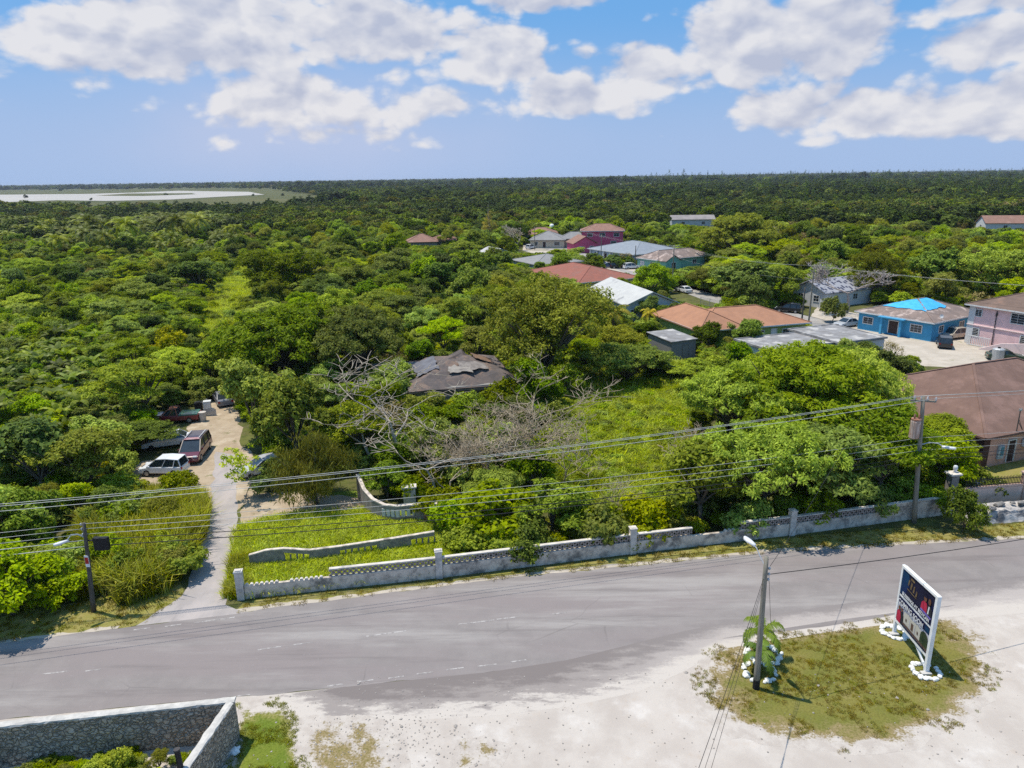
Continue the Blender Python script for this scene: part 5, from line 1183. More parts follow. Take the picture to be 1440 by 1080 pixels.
# village cars
car('car', 'white saloon parked at the top of the fenced street', 'car', P(961, 411).xy, RAD(112), 'saloon', P_WHITE)
car('suv', 'black four-wheel drive parked between the orange roof and the white house', 'suv', P(1108, 439).xy, RAD(150), 'suv', P_BLACK)
car('car', 'silver saloon parked left of the blue bungalow', 'car', P(1190, 459).xy, RAD(205), 'saloon', P_SILV)
car('suv', 'beige four-wheel drive parked right of the blue bungalow', 'suv', P(1340, 476).xy, RAD(200), 'suv', P_BEIGE)
car('suv', 'black four-wheel drive seen from behind before the beige one', 'suv', P(1327, 487).xy, RAD(64), 'suv', P_BLACK)
car('car', 'dark green car half hidden behind the brown hip roof', 'car', P(1413, 506).xy, RAD(-20), 'saloon', P_GREEN)
wb = empty('water_drum', P(1402, 507), 0, 'grey drum standing against the green car behind the brown roof', 'drum')
b = MB(); b.tube([(0, 0, 0), (0, 0, 1.6), (0, 0, 1.75)], [.75, .75, .5], 14); b.build('drum_shell', GALV, wb); b = MB(); b.tube([(0, 0, 1.74), (0, 0, 1.9)], .18, 8); b.build('lid', BLACK, wb)
for (px, py, k, c, an, lab) in ((820, 367, 'saloon', P_WHITE, 25, 'white saloon, leftmost in the row before the blue-grey roof'), (831, 367.5, 'saloon', P_SILV, 25, 'silver saloon second from the left in the row before the blue-grey roof'), (836, 370, 'saloon', P_BLACK, 25, 'black saloon beside the silver one before the blue-grey roof'), (846, 374, 'suv', P_WHITE, 20, 'white van-like car behind the short pole before the blue-grey roof'), (857, 376.5, 'saloon', P_BLUE, 10, 'dark blue saloon before the round dark bush'), (869, 377, 'suv', P_BLACK, 10, 'black four-wheel drive right of the dark blue saloon'), (888, 378, 'suv', P_WHITE, 15, 'white four-wheel drive in front of the teal house'), (746, 350, 'suv', P_WHITE, 60, 'white van before the cream house'), (908, 420, 'suv', P_WHITE, -30, 'white car under the street tree by the metal-roofed house'), (922, 424, 'saloon', P_GREY, -30, 'grey car beside the metal-roofed house')):
    car('car', lab, 'car', P(px, py).xy, RAD(an), k, c)
#PART4

# ================================================================== vegetation prototypes
def unit(v): return v/np.maximum(np.linalg.norm(v, axis=-1, keepdims=True), 1e-9)
def leaves(rng, cen, out, n_per, rad, ln, wd, up=.6, flat=.75, tint0=None, hang=0.0):
    """leaf quads scattered round clump centres; returns verts, faces, tint"""
    N = len(cen); idx = np.repeat(np.arange(N), n_per); M = len(idx)
    off = unit(rng.normal(size=(M, 3)))*(rng.random((M, 1))**.5)*rad
    off[:, 2] *= flat
    pos = cen[idx]+off
    nr = unit(off/rad*.55+out[idx]*.35+np.array([0, 0, up])+rng.normal(size=(M, 3))*.42)
    t = unit(np.cross(nr, rng.normal(size=(M, 3)))); t[:, 2] -= hang; t = unit(t); s = unit(np.cross(nr, t))
    k = rng.uniform(.65, 1.35, (M, 1)); a = t*ln*.5*k; b = s*wd*.5*k
    V = np.stack([pos-a, pos+b-a*.1, pos+a-np.array([0, 0, .12*ln]), pos-b-a*.1], 1).reshape(-1, 3)
    F = np.arange(M*4).reshape(-1, 4)
    ct = rng.random(N) if tint0 is None else tint0
    T = np.clip(ct[idx]*.5+rng.random(M)**1.3*.62-.04, 0, 1)
    return V, F, T
def leaf_mesh(name, parts, m):
    V = np.concatenate([p[0] for p in parts]); o = 0; Fs = []; 
    for p in parts: Fs.append(p[1]+o); o += len(p[0])
    F = np.concatenate(Fs); T = np.concatenate([p[2] for p in parts])
    me = bpy.data.meshes.new(name); me.vertices.add(len(V)); me.vertices.foreach_set('co', V.astype(np.float32).ravel())
    n = F.shape[1]; me.loops.add(F.size); me.loops.foreach_set('vertex_index', F.astype(np.int32).ravel())
    me.polygons.add(len(F)); me.polygons.foreach_set('loop_start', (np.arange(len(F))*n).astype(np.int32))
    a = me.attributes.new('tint', 'FLOAT', 'FACE'); a.data.foreach_set('value', T.astype(np.float32))
    me.materials.append(m); me.update(calc_edges=True); return me
def crown(name, seed, m, lobes, clumps, n_per, rad, ln, wd, up=.6, flat=.75, below=-.35, hang=0.0, shell=(.72, 1.05)):
    rng = np.random.default_rng(seed); L = np.array([l[:3] for l in lobes]); R = np.array([l[3:6] for l in lobes])
    w = (R[:, 0]*R[:, 1]); pick = rng.choice(len(L), clumps, p=w/w.sum())
    d = unit(rng.normal(size=(clumps*3, 3))); d = d[d[:, 2] > below][:clumps]; pick = pick[:len(d)]
    cen = L[pick]+d*R[pick]*rng.uniform(*shell, (len(d), 1))
    lt = rng.random(len(L))
    t0 = np.clip(lt[pick]*.4+rng.random(len(d))*.6, 0, 1)
    return leaf_mesh(name, [leaves(rng, cen, d, n_per, rad, ln, wd, up, flat, t0, hang)], m)
def trunk(name, seed, lobes, r=.18, h0=1.2, m=None):
    rr = random.Random(seed); b = MB(); fork = Vector((rr.uniform(-.2, .2), rr.uniform(-.2, .2), h0))
    b.tube([(0, 0, -.1), (fork.x*.4, fork.y*.4, h0*.5), fork], [r*1.25, r, r*.8], 8)
    for l in lobes:
        c = Vector(l[:3]); mid = fork.lerp(c, .5)+Vector((rr.uniform(-.3, .3), rr.uniform(-.3, .3), rr.uniform(0, .3)))
        b.tube([fork, mid, c, c+(c-mid)*.45], [r*.55, r*.36, r*.2, r*.06], 5, cap=False)
    o = b.build(name, m or BARK, link=False, smooth=True); me = o.data; bpy.data.objects.remove(o); return me
def lobes_round(seed, n=9, W=7, H=6.5, base=.28):
    rr = random.Random(seed); out = [(rr.uniform(-.1, .1)*W, rr.uniform(-.1, .1)*W, H*rr.uniform(.66, .76), W*rr.uniform(.17, .24), W*rr.uniform(.17, .24), H*.18)]
    n = rr.randint(n-3, n+1)
    for i in range(n):
        t = rr.uniform(0, 6.28); q = rr.random(); rad = W*(.10+.30*q); s = rr.uniform(.09, .20)*W
        out.append((math.cos(t)*rad, math.sin(t)*rad, H*(base+.08)+H*rr.uniform(.05, .52)*(1.12-.45*q), s*rr.uniform(.85, 1.2), s*rr.uniform(.85, 1.2), s*rr.uniform(.55, .9)))
    for i in range(max(4, n//2)):
        t = rr.uniform(0, 6.28); q = rr.uniform(.05, .44); s = rr.uniform(.05, .09)*W
        out.append((math.cos(t)*q*W, math.sin(t)*q*W, H*(rr.uniform(.78, .95)-.65*q), s, s, s*1.1))
    return out
def lobes_umbrella(seed, n=11, W=8, H=6.5):
    rr = random.Random(seed); out = []
    for i in range(n):
        t = 2*math.pi*i*.381+rr.uniform(-.3, .3); q = math.sqrt((i+.5)/n); s = rr.uniform(.15, .22)*W
        out.append((math.cos(t)*W*.38*q*rr.uniform(.8, 1.15), math.sin(t)*W*.38*q*rr.uniform(.8, 1.15), H*(.84-.34*q*q)+rr.uniform(-.11, .07)*H, s*rr.uniform(.7, 1.15), s*rr.uniform(.7, 1.15), s*rr.uniform(.28, .5)))
    return out
def lobes_shrub(seed, n=9, W=4, H=3):
    rr = random.Random(seed); out = []
    for i in range(n):
        t = rr.uniform(0, 6.3); q = math.sqrt(rr.random())*.36*W; s = rr.uniform(.16, .26)*W
        out.append((math.cos(t)*q, math.sin(t)*q, H*rr.uniform(.25, .68)*(1.1-q/W), s, s, s*.75))
    return out
PROTO = {}
def defkind(kind, W, H, meshes): PROTO[kind] = (W, H, meshes)
def mk(kind, n, W, H, lob, m, clumps, n_per, rad, ln, wd, tr=(.18, 1.4), bark=None, **kw):
    out = []
    for i in range(n):
        sd = sum(map(ord, kind))*7+i*101
        L = lob(sd, W=W, H=H)
        out.append((crown('crown', sd, m, L, clumps, n_per, rad, ln, wd, **kw), trunk('trunk', sd, L, *tr, m=bark)))
    defkind(kind, W, H, out)
mk('broad', 4, 7, 6.5, lobes_round, L_BROAD, 190, 44, .62, .34, .17)
mk('dark', 4, 7, 6.5, lobes_round, L_DARK, 190, 44, .60, .36, .20)
mk('light', 3, 8, 6.5, lobes_umbrella, L_LIGHT, 210, 46, .60, .34, .13, up=.9, flat=.4, below=-.2)
mk('feather', 4, 8, 6.5, lobes_umbrella, L_BROAD, 220, 46, .62, .36, .13, up=.9, flat=.42, below=-.25)
mk('olive', 3, 7, 6.5, lobes_round, L_OLIVE, 200, 46, .55, .27, .12)
mk('cream', 2, 5, 5, lobes_round, L_CREAM, 120, 40, .5, .28, .13, tr=(.12, 1.2))
mk('shrub', 4, 4, 3, lobes_shrub, L_BROAD, 90, 42, .45, .26, .15, tr=(.05, .3), below=-.1)
mk('vine', 3, 4, 2.6, lobes_shrub, L_VINE, 80, 42, .45, .26, .16, tr=(.04, .25), below=-.1)
mk('darkshrub', 3, 4, 3, lobes_shrub, L_DARK, 90, 42, .45, .28, .17, tr=(.05, .3), below=-.1)
mk('willow', 2, 6, 7, lambda s, W, H: [(a*.9, b_*.9, c*1.02, d*.8, e_*.8, f*.8) for a, b_, c, d, e_, f in lobes_shrub(s+3, 16, W, H)], L_OLIVE, 260, 46, .6, .40, .06, tr=(.14, .8), hang=1.2, up=.3, flat=1.2, below=-.8)
mk('dry', 2, 5, 4.2, lobes_round, L_DRY, 60, 22, .6, .30, .08, tr=(.10, .8), bark=TWIG)
mk('bigfeather', 2, 14, 8, lambda s, W, H: lobes_umbrella(s, 24, W, H), L_BROAD, 640, 46, .68, .40, .14, tr=(.3, 1.8), up=.9, flat=.45, below=-.25)
mk('biglight', 2, 14, 8, lambda s, W, H: lobes_umbrella(s, 26, W, H), L_LIGHT, 640, 46, .66, .40, .14, tr=(.3, 1.8), up=.9, flat=.45, below=-.25)
mk('bigolive', 1, 16, 12, lambda s, W, H: lobes_round(s, 26, W, H), L_OLIVE, 760, 46, .72, .34, .15, tr=(.4, 2.2))
mk('bigbroad', 1, 14, 10, lambda s, W, H: lobes_round(s, 22, W, H), L_BROAD, 620, 46, .68, .38, .18, tr=(.35, 2.0))
# conifer with drooping brushes
def lobes_cone(seed, W=4, H=12):
    rr = random.Random(seed); out = []
    for i in range(26):
        k = i/25; z = H*(.12+.86*k); rr_ = W*.5*(1-k)**.8; t = i*2.4
        out.append((math.cos(t)*rr_*.6, math.sin(t)*rr_*.6, z, max(.25, rr_*.55), max(.25, rr_*.55), .55))
    return out
mk('pine', 2, 4, 12, lobes_cone, L_PINE, 230, 30, .5, .5, .05, tr=(.16, 4), hang=.4)
mk('brownpine', 1, 4.5, 12, lobes_cone, L_CONIFER_BROWN, 150, 26, .5, .55, .05, tr=(.16, 4), hang=.4, bark=TWIG)

def fronds(seed, n, length, droop, leaflet, m, z0, elev=(.1, 1.2), wd=.05, segs=9, name='crown', spread=1.0):
    rng = np.random.default_rng(seed); V = []; F = []; T = []
    for i in range(n):
        az = 2.39996*i+rng.uniform(-.25, .25); e = elev[0]+(elev[1]-elev[0])*(i/max(1, n-1))+rng.uniform(-.1, .1)
        Ln = length*rng.uniform(.8, 1.1); tn = rng.random()
        p = np.array([0, 0, z0]); pts = [p]; ang = e
        for k in range(segs):
            dl = Ln/segs; d = np.array([math.cos(az)*math.cos(ang), math.sin(az)*math.cos(ang), math.sin(ang)]); p = p+d*dl; pts.append(p); ang -= droop/segs*(1+.8*k/segs)
        side = np.array([-math.sin(az), math.cos(az), 0])
        for k in range(segs):
            a, b = pts[k], pts[k+1]; o = len(V); w_ = wd*(1-k/segs*.6)
            V += [a-side*w_, a+side*w_, b+side*w_*.8, b-side*w_*.8]; F.append([o, o+1, o+2, o+3]); T.append(.8)
            if k == 0 and leaflet > .3: continue
            for sub in (.0, .34, .67):
                c = a+(b-a)*sub; q = (k+sub)/segs; ll = leaflet*(math.sin(math.pi*min(1, .12+q*.85))**.7)*rng.uniform(.85, 1.15)
                f = (b-a)/np.linalg.norm(b-a)
                for s in (-1, 1):
                    dv = side*s*spread+f*.55+np.array([0, 0, -.45*rng.uniform(.5, 1.5)]); dv /= np.linalg.norm(dv)
                    tip = c+dv*ll; o = len(V); ww = f*leaflet*(.085 if leaflet > .6 else .10)
                    V += [c-ww, c+ww, c+dv*ll*.6+ww*.8, tip]; F.append([o, o+1, o+2, o+3]); T.append(min(1, tn*.6+rng.random()*.4))
    return leaf_mesh(name, [(np.array(V), np.array(F), np.array(T))], m)
def palmtrunk(h, r, lean, seed, m=BARK):
    b = MB(); n = 8; b.tube([(lean*(i/n)**2, 0, h*i/n) for i in range(n+1)], [r*(1.25 if i == 0 else 1-.25*i/n) for i in range(n+1)], 8)
    o = b.build('trunk', m, link=False, smooth=True); me = o.data; bpy.data.objects.remove(o); return me
defkind('palm', 6.5, 7.5, [(fronds(11+i, 15, 3.8, 1.35, .85, L_PALM, 5.6, (-.25, 1.2)), palmtrunk(5.7, .16, 0, i)) for i in range(3)])
L_YPALM = leafmat('leaf_yellow_palm', (.07, .09, .015), (.19, .185, .05), .3)
defkind('yellowpalm', 6.5, 7.0, [(fronds(31, 14, 3.4, 1.5, .8, L_YPALM, 4.6, (-.1, 1.2)), palmtrunk(4.7, .15, 0, 1))])
defkind('smallpalm', 2.6, 2.9, [(fronds(61+i, 8, 1.9, 2.1, .46, leafmat('leaf_young_palm', (.018, .045, .008), (.075, .130, .020), .25, spec=1.2), 1.55, (.2, 1.3), .035, segs=10), palmtrunk(1.65, .075, .0, i)) for i in range(2)])
def banana(seed):
    rng = np.random.default_rng(seed); V = []; F = []; T = []
    for i in range(9):
        az = 2.4*i+rng.uniform(-.3, .3); ang = rng.uniform(.75, 1.35); Ln = rng.uniform(1.7, 2.5); p = np.array([0, 0, 1.5]); segs = 7; tn = rng.random()
        side = np.array([-math.sin(az), math.cos(az), 0]); pts = [p]
        for k in range(segs):
            d = np.array([math.cos(az)*math.cos(ang), math.sin(az)*math.cos(ang), math.sin(ang)]); p = p+d*Ln/segs; pts.append(p); ang -= rng.uniform(.12, .36)
        for k in range(segs):
            w0 = .30*math.sin(math.pi*min(1, .08+k/segs))**.6; w1 = .30*math.sin(math.pi*min(1, .08+(k+1)/segs))**.6 if k < segs-1 else .03
            for s in (-1, 1):
                o = len(V); u0 = side*s*w0+np.array([0, 0, -.07-.1*(k/segs)]); u1 = side*s*w1+np.array([0, 0, -.07-.1*(k/segs)])
                gap = .06*(rng.random() < .5)
                a, b = pts[k], pts[k+1]
                V += [a, b, b+u1-(b-a)*gap, a+u0]; F.append([o, o+1, o+2, o+3]); T.append(min(1, tn*.7+rng.random()*.3))
    return leaf_mesh('crown', [(np.array(V), np.array(F), np.array(T))], L_BANANA)
BSTEM = mat('banana_stem', (.22, .24, .09), (.15, .12, .06), 4)
defkind('banana', 3.2, 3.4, [(banana(71+i), palmtrunk(1.6, .12, 0, i, BSTEM)) for i in range(4)])
# bare, branching trees
def bare(seed, h, spread, depth, m, name='branches', r0=.16, flat=.6, kids=(2, 4), thin=.012):
    rr = random.Random(seed); b = MB()
    def grow(p, d, ln, r, lev):
        pts = [p]; q = p.copy(); dd = d.copy(); n = 3
        for i in range(n):
            dd = (dd+Vector((rr.uniform(-.3, .3), rr.uniform(-.3, .3), rr.uniform(-.18, .2)))).normalized(); q = q+dd*ln/n; pts.append(q.copy())
        b.tube(pts, [r, r*.82, r*.68, r*.5], 6 if lev > 1 else 4, cap=False)
        if lev == 0: return
        for i in range(rr.randint(*kids)):
            t = rr.uniform(0, 6.3); nd = (dd*.65+Vector((math.cos(t), math.sin(t), rr.uniform(-.1, .75)*flat))*spread).normalized()
            st = pts[-1] if i < 2 else pts[-2]
            grow(st, nd, ln*rr.uniform(.6, .85), max(thin, r*.5), lev-1)
    grow(Vector((0, 0, -.1)), Vector((rr.uniform(-.1, .1), rr.uniform(-.1, .1), 1)), h, r0, depth)
    o = b.build(name, m, link=False, smooth=True); me = o.data; bpy.data.objects.remove(o); return me
def grass_tuft(seed, n, h, spread, wd, m, bend=.5):
    rng = np.random.default_rng(seed); V = []; F = []; T = []
    for i in range(n):
        a = rng.uniform(0, 6.3); r = spread*math.sqrt(rng.random()); base = np.array([math.cos(a)*r, math.sin(a)*r, -.02]); az = rng.uniform(0, 6.3); hh = h*rng.uniform(.5, 1.15)
        d = np.array([math.cos(az), math.sin(az), 0]); s = np.array([-d[1], d[0], 0])*wd*.5; k = bend*rng.uniform(.3, 1.3)
        p1 = base+np.array([0, 0, hh*.55])+d*hh*k*.25; p2 = base+np.array([0, 0, hh*(1-.35*k)])+d*hh*k*.8; o = len(V); t = rng.random()
        V += [base-s, base+s, p1+s*.9, p1-s*.9, p2+s*.15, p2-s*.15]; F += [[o, o+1, o+2, o+3], [o+3, o+2, o+4, o+5]]; T += [t, t]
    return leaf_mesh('grass_blades', [(np.array(V), np.array(F), np.array(T))], m)

# ------------------------------------------------------------------ scatter for uncountable growth
_pc = 0
def scatter(name, label, cat, pts, meshes):
    """pts: (x, y, z, rot, scale, index)"""
    global _pc
    if not pts: return None
    col = bpy.data.collections.new('%s_source' % name)
    for i, me in enumerate(meshes):
        col.objects.link(bpy.data.objects.new('%02d_%s_source' % (i, name), me))
    me = bpy.data.meshes.new(name); A = np.array(pts, np.float32); me.vertices.add(len(A)); me.vertices.foreach_set('co', A[:, :3].ravel())
    for n_, ty, k in (('rot', 'FLOAT', 3), ('scl', 'FLOAT', 4), ('pick', 'INT', 5)):
        a = me.attributes.new(n_, ty, 'POINT'); a.data.foreach_set('value', A[:, k].astype(np.int32 if ty == 'INT' else np.float32))
    o = bpy.data.objects.new(name, me); C.objects.link(o)
    g = bpy.data.node_groups.new('scatter', 'GeometryNodeTree'); g.interface.new_socket('Geometry', in_out='INPUT', socket_type='NodeSocketGeometry'); g.interface.new_socket('Geometry', in_out='OUTPUT', socket_type='NodeSocketGeometry')
    N = g.nodes; gi = N.new('NodeGroupInput'); go = N.new('NodeGroupOutput'); ci = N.new('GeometryNodeCollectionInfo'); ci.inputs[0].default_value = col; ci.inputs[1].default_value = True; ci.inputs[2].default_value = True
    ip_ = N.new('GeometryNodeInstanceOnPoints'); ip_.inputs['Pick Instance'].default_value = True
    def at(nm, ty):
        a = N.new('GeometryNodeInputNamedAttribute'); a.data_type = ty; a.inputs[0].default_value = nm; return a.outputs[0]
    cx = N.new('ShaderNodeCombineXYZ'); g.links.new(at('rot', 'FLOAT'), cx.inputs[2])
    g.links.new(gi.outputs[0], ip_.inputs['Points']); g.links.new(ci.outputs[0], ip_.inputs['Instance']); g.links.new(at('pick', 'INT'), ip_.inputs['Instance Index'])
    g.links.new(cx.outputs[0], ip_.inputs['Rotation']); g.links.new(at('scl', 'FLOAT'), ip_.inputs['Scale']); g.links.new(ip_.outputs[0], go.inputs[0])
    md = o.modifiers.new('scatter', 'NODES'); md.node_group = g
    return tag(o, label, cat, kind='stuff')

# ================================================================== where things grow
def inpoly(p, poly):
    x, y = p; c = False; j = len(poly)-1
    for i in range(len(poly)):
        xi, yi = poly[i]; xj, yj = poly[j]
        if (yi > y) != (yj > y) and x < (xj-xi)*(y-yi)/(yj-yi)+xi: c = not c
        j = i
    return c
# what the photograph shows unobstructed: (distance of the thing, outline)
KEEP = [(75, [(578, 546), (585, 495), (630, 484), (680, 490), (722, 535), (705, 556), (600, 560)]), (262, [(566, 342), (572, 326), (600, 321), (640, 328), (640, 343)]),
        (150, [(760, 372), (800, 362), (840, 368), (895, 385), (893, 410), (840, 400), (815, 402), (770, 378)]), (182, [(688, 362), (735, 348), (800, 352), (830, 366), (770, 375), (740, 372)]), (268, [(728, 354), (732, 320), (775, 312), (878, 310), (884, 348), (800, 352)]),
        (200, [(820, 375), (822, 345), (880, 336), (950, 345), (1000, 358), (990, 372), (925, 375), (905, 385)]), (122, [(822, 404), (845, 394), (915, 412), (952, 424), (948, 440), (880, 446)]),
        (98, [(935, 445), (975, 426), (1070, 427), (1138, 450), (1130, 470), (1060, 474), (985, 480), (985, 500), (932, 500), (928, 470)]), (165, [(944, 420), (944, 397), (978, 400), (1020, 412), (1010, 428)]), (130, [(975, 424), (1000, 408), (1138, 436), (1130, 452), (1070, 428), (1000, 424)]), (100, [(1020, 470), (1140, 455), (1140, 470), (1060, 482)]),
        (135, [(1095, 445), (1100, 425), (1112, 398), (1190, 392), (1185, 410), (1150, 440)]), (100, [(1165, 468), (1205, 430), (1265, 414), (1360, 438), (1357, 410), (1460, 400), (1460, 520), (1300, 520), (1290, 490), (1240, 470)]), (55, [(1310, 535), (1382, 498), (1460, 510), (1460, 660), (1392, 655), (1392, 625), (1340, 560)]),
        (340, [(1368, 316), (1372, 298), (1450, 298), (1450, 318)]), (360, [(942, 312), (945, 299), (1012, 299), (1014, 314)]),
        (62, [(205, 676), (205, 648), (222, 625), (222, 596), (262, 572), (300, 570), (305, 600), (303, 640), (340, 650), (338, 690), (335, 800), (330, 870), (230, 870), (265, 800), (292, 705), (262, 690)]), (75, [(300, 600), (302, 548), (326, 548), (350, 600), (340, 640)]),
        (46, [(325, 850), (338, 745), (400, 715), (500, 712), (612, 728), (622, 770), (618, 830)]), (205, [(280, 468), (290, 415), (318, 380), (352, 376), (352, 420), (322, 462)]),
        (74, [(790, 650), (810, 560), (860, 535), (940, 525), (965, 560), (945, 650), (900, 700), (815, 695)])]
EXCL = [PX(p) for p in ([(-200, 1300), (-200, 860), (0, 868), (140, 842), (255, 815), (292, 700), (258, 700), (150, 692), (195, 640), (215, 600), (295, 560), (300, 545), (330, 545), (350, 600), (380, 640), (375, 680), (505, 690), (625, 735), (640, 798), (889, 768), (1112, 744), (1330, 715), (1345, 700), (1700, 700), (1700, 1300)],
        [(265, 475), (300, 405), (330, 372), (375, 380), (350, 430), (318, 490), (290, 510)], [(770, 640), (800, 560), (860, 530), (960, 520), (985, 540), (960, 620), (930, 720), (840, 740), (800, 690)],
        [(1150, 505), (1130, 445), (1200, 425), (1320, 440), (1500, 450), (1500, 700), (1340, 690), (1310, 560), (1300, 515)], [(985, 425), (905, 392), (800, 345), (735, 345), (735, 352), (850, 378), (905, 400), (1000, 425), (1150, 465), (1140, 450)])]
def footclear(x, y, m):
    for c, u, v, a, b in FOOT:
        d = Vector((x, y))-c
        if abs(d.dot(u)) < a+m and abs(d.dot(v)) < b+m: return False
    return True
def free(x, y):
    if y < 36: return False
    return not any(inpoly((x, y), e) for e in EXCL)
def clear_of(x, y, w_, h_):
    for (dx, hz) in ((0, 1), (0, .6), (-.45, .6), (.45, .6), (-.3, .9), (.3, .9), (0, .3)):
        q = Q((x+dx*w_, y, hz*h_))
        for dist, poly in KEEP:
            if y < dist and inpoly(q, poly): return False
    return True
def zone(px, py):
    if py > 560:
        if px < 300: return 'in the thicket left of the driveway'
        if px < 640: return 'between the driveway and the derelict house'
        if px < 960: return 'in the overgrown lot behind the road wall'
        return 'behind the right half of the road wall'
    if py > 440:
        if px < 300: return 'in the scrub beyond the parked wrecks'
        if px < 600: return 'in the grove left of the derelict house'
        if px < 880: return 'in the grove right behind the derelict house'
        return 'in front of the orange-roofed house'
    if py > 370:
        if px < 290: return 'in the wood left of the grassy clearing'
        if px < 560: return 'in the wood right of the grassy clearing'
        if px < 820: return 'in the wood between the clearing and the red-brown roof'
        if px < 1110: return 'beside the fenced village street'
        return 'behind the blue and pink houses'
    if px < 340: return 'by the palm belt before the lagoon'
    if px < 680: return 'around the lone brown-roofed house'
    if px < 1000: return 'around the far village roofs'
    return 'in the wide wood behind the village on the right'
ADJ = dict(bigfeather='broad feathery green tree', biglight='broad bright feathery tree', bigolive='huge olive tree', bigbroad='large leafy green tree', broad='leafy mid-green tree', dark='dense dark green tree', light='bright yellow-green feathery tree', feather='flat-topped feathery green tree', olive='dull olive green tree', cream='pale cream-flowered tree', shrub='leafy green bush', vine='yellow-green vine-covered bush', darkshrub='dark glossy bush', willow='drooping fine-leaved olive tree', dry='dry greyish half-bare tree', pine='dark drooping pine', brownpine='tall brownish conifer', palm='coconut palm with arching fronds', yellowpalm='palm with yellowing fronds', smallpalm='young bushy palm', banana='banana plant with broad arching leaves')
NAME = dict(bigfeather='tree', biglight='tree', bigolive='tree', bigbroad='tree', broad='tree', dark='tree', light='tree', feather='tree', olive='tree', cream='tree', dry='tree', willow='willowy_tree', shrub='bush', vine='bush', darkshrub='bush', pine='pine_tree', brownpine='conifer_tree', palm='palm_tree', yellowpalm='palm_tree', smallpalm='palm_tree', banana='banana_plant')
def plant(kind, x, y, w_, h_, label=None, group=None, rz=None, z=0):
    W, H, ms = PROTO[kind]; c, t = ms[rnd.randrange(len(ms))]
    nm = NAME[kind]; e = bpy.data.objects.new(nm, None); C.objects.link(e); e.empty_display_size = .3
    e.location = (x, y, z); e.rotation_euler = (0, 0, rnd.uniform(0, 6.28) if rz is None else rz); k_ = rnd.uniform(.86, 1.16); e.scale = (w_/W*k_, w_/W/k_, h_/H)
    for n_, me in (('crown', c), ('trunk', t)):
        o = bpy.data.objects.new(n_, me); C.objects.link(o); o.parent = e
    zn = zone(*Q((x, y, 0)))
    e['label'] = label or '%s %s' % (ADJ[kind], zn); e['category'] = nm.replace('_', ' ').split()[-1] if nm != 'banana_plant' else 'banana plant'
    if nm == 'palm_tree': e['category'] = 'palm'
    if not label: e['group'] = group or e['label']
    return e
placed = []
def pl(kind, px, py, top, wpx, label):
    """one particular plant: ground pixel, top row, crown width in pixels"""
    b = P(px, py); h_ = height_at(px, py, top); w_ = wpx*(b.y*math.cos(PITCH)+HC*math.sin(PITCH))/1000
    placed.append((b.x, b.y, w_*.5)); return plant(kind, b.x, b.y, w_, h_, label)
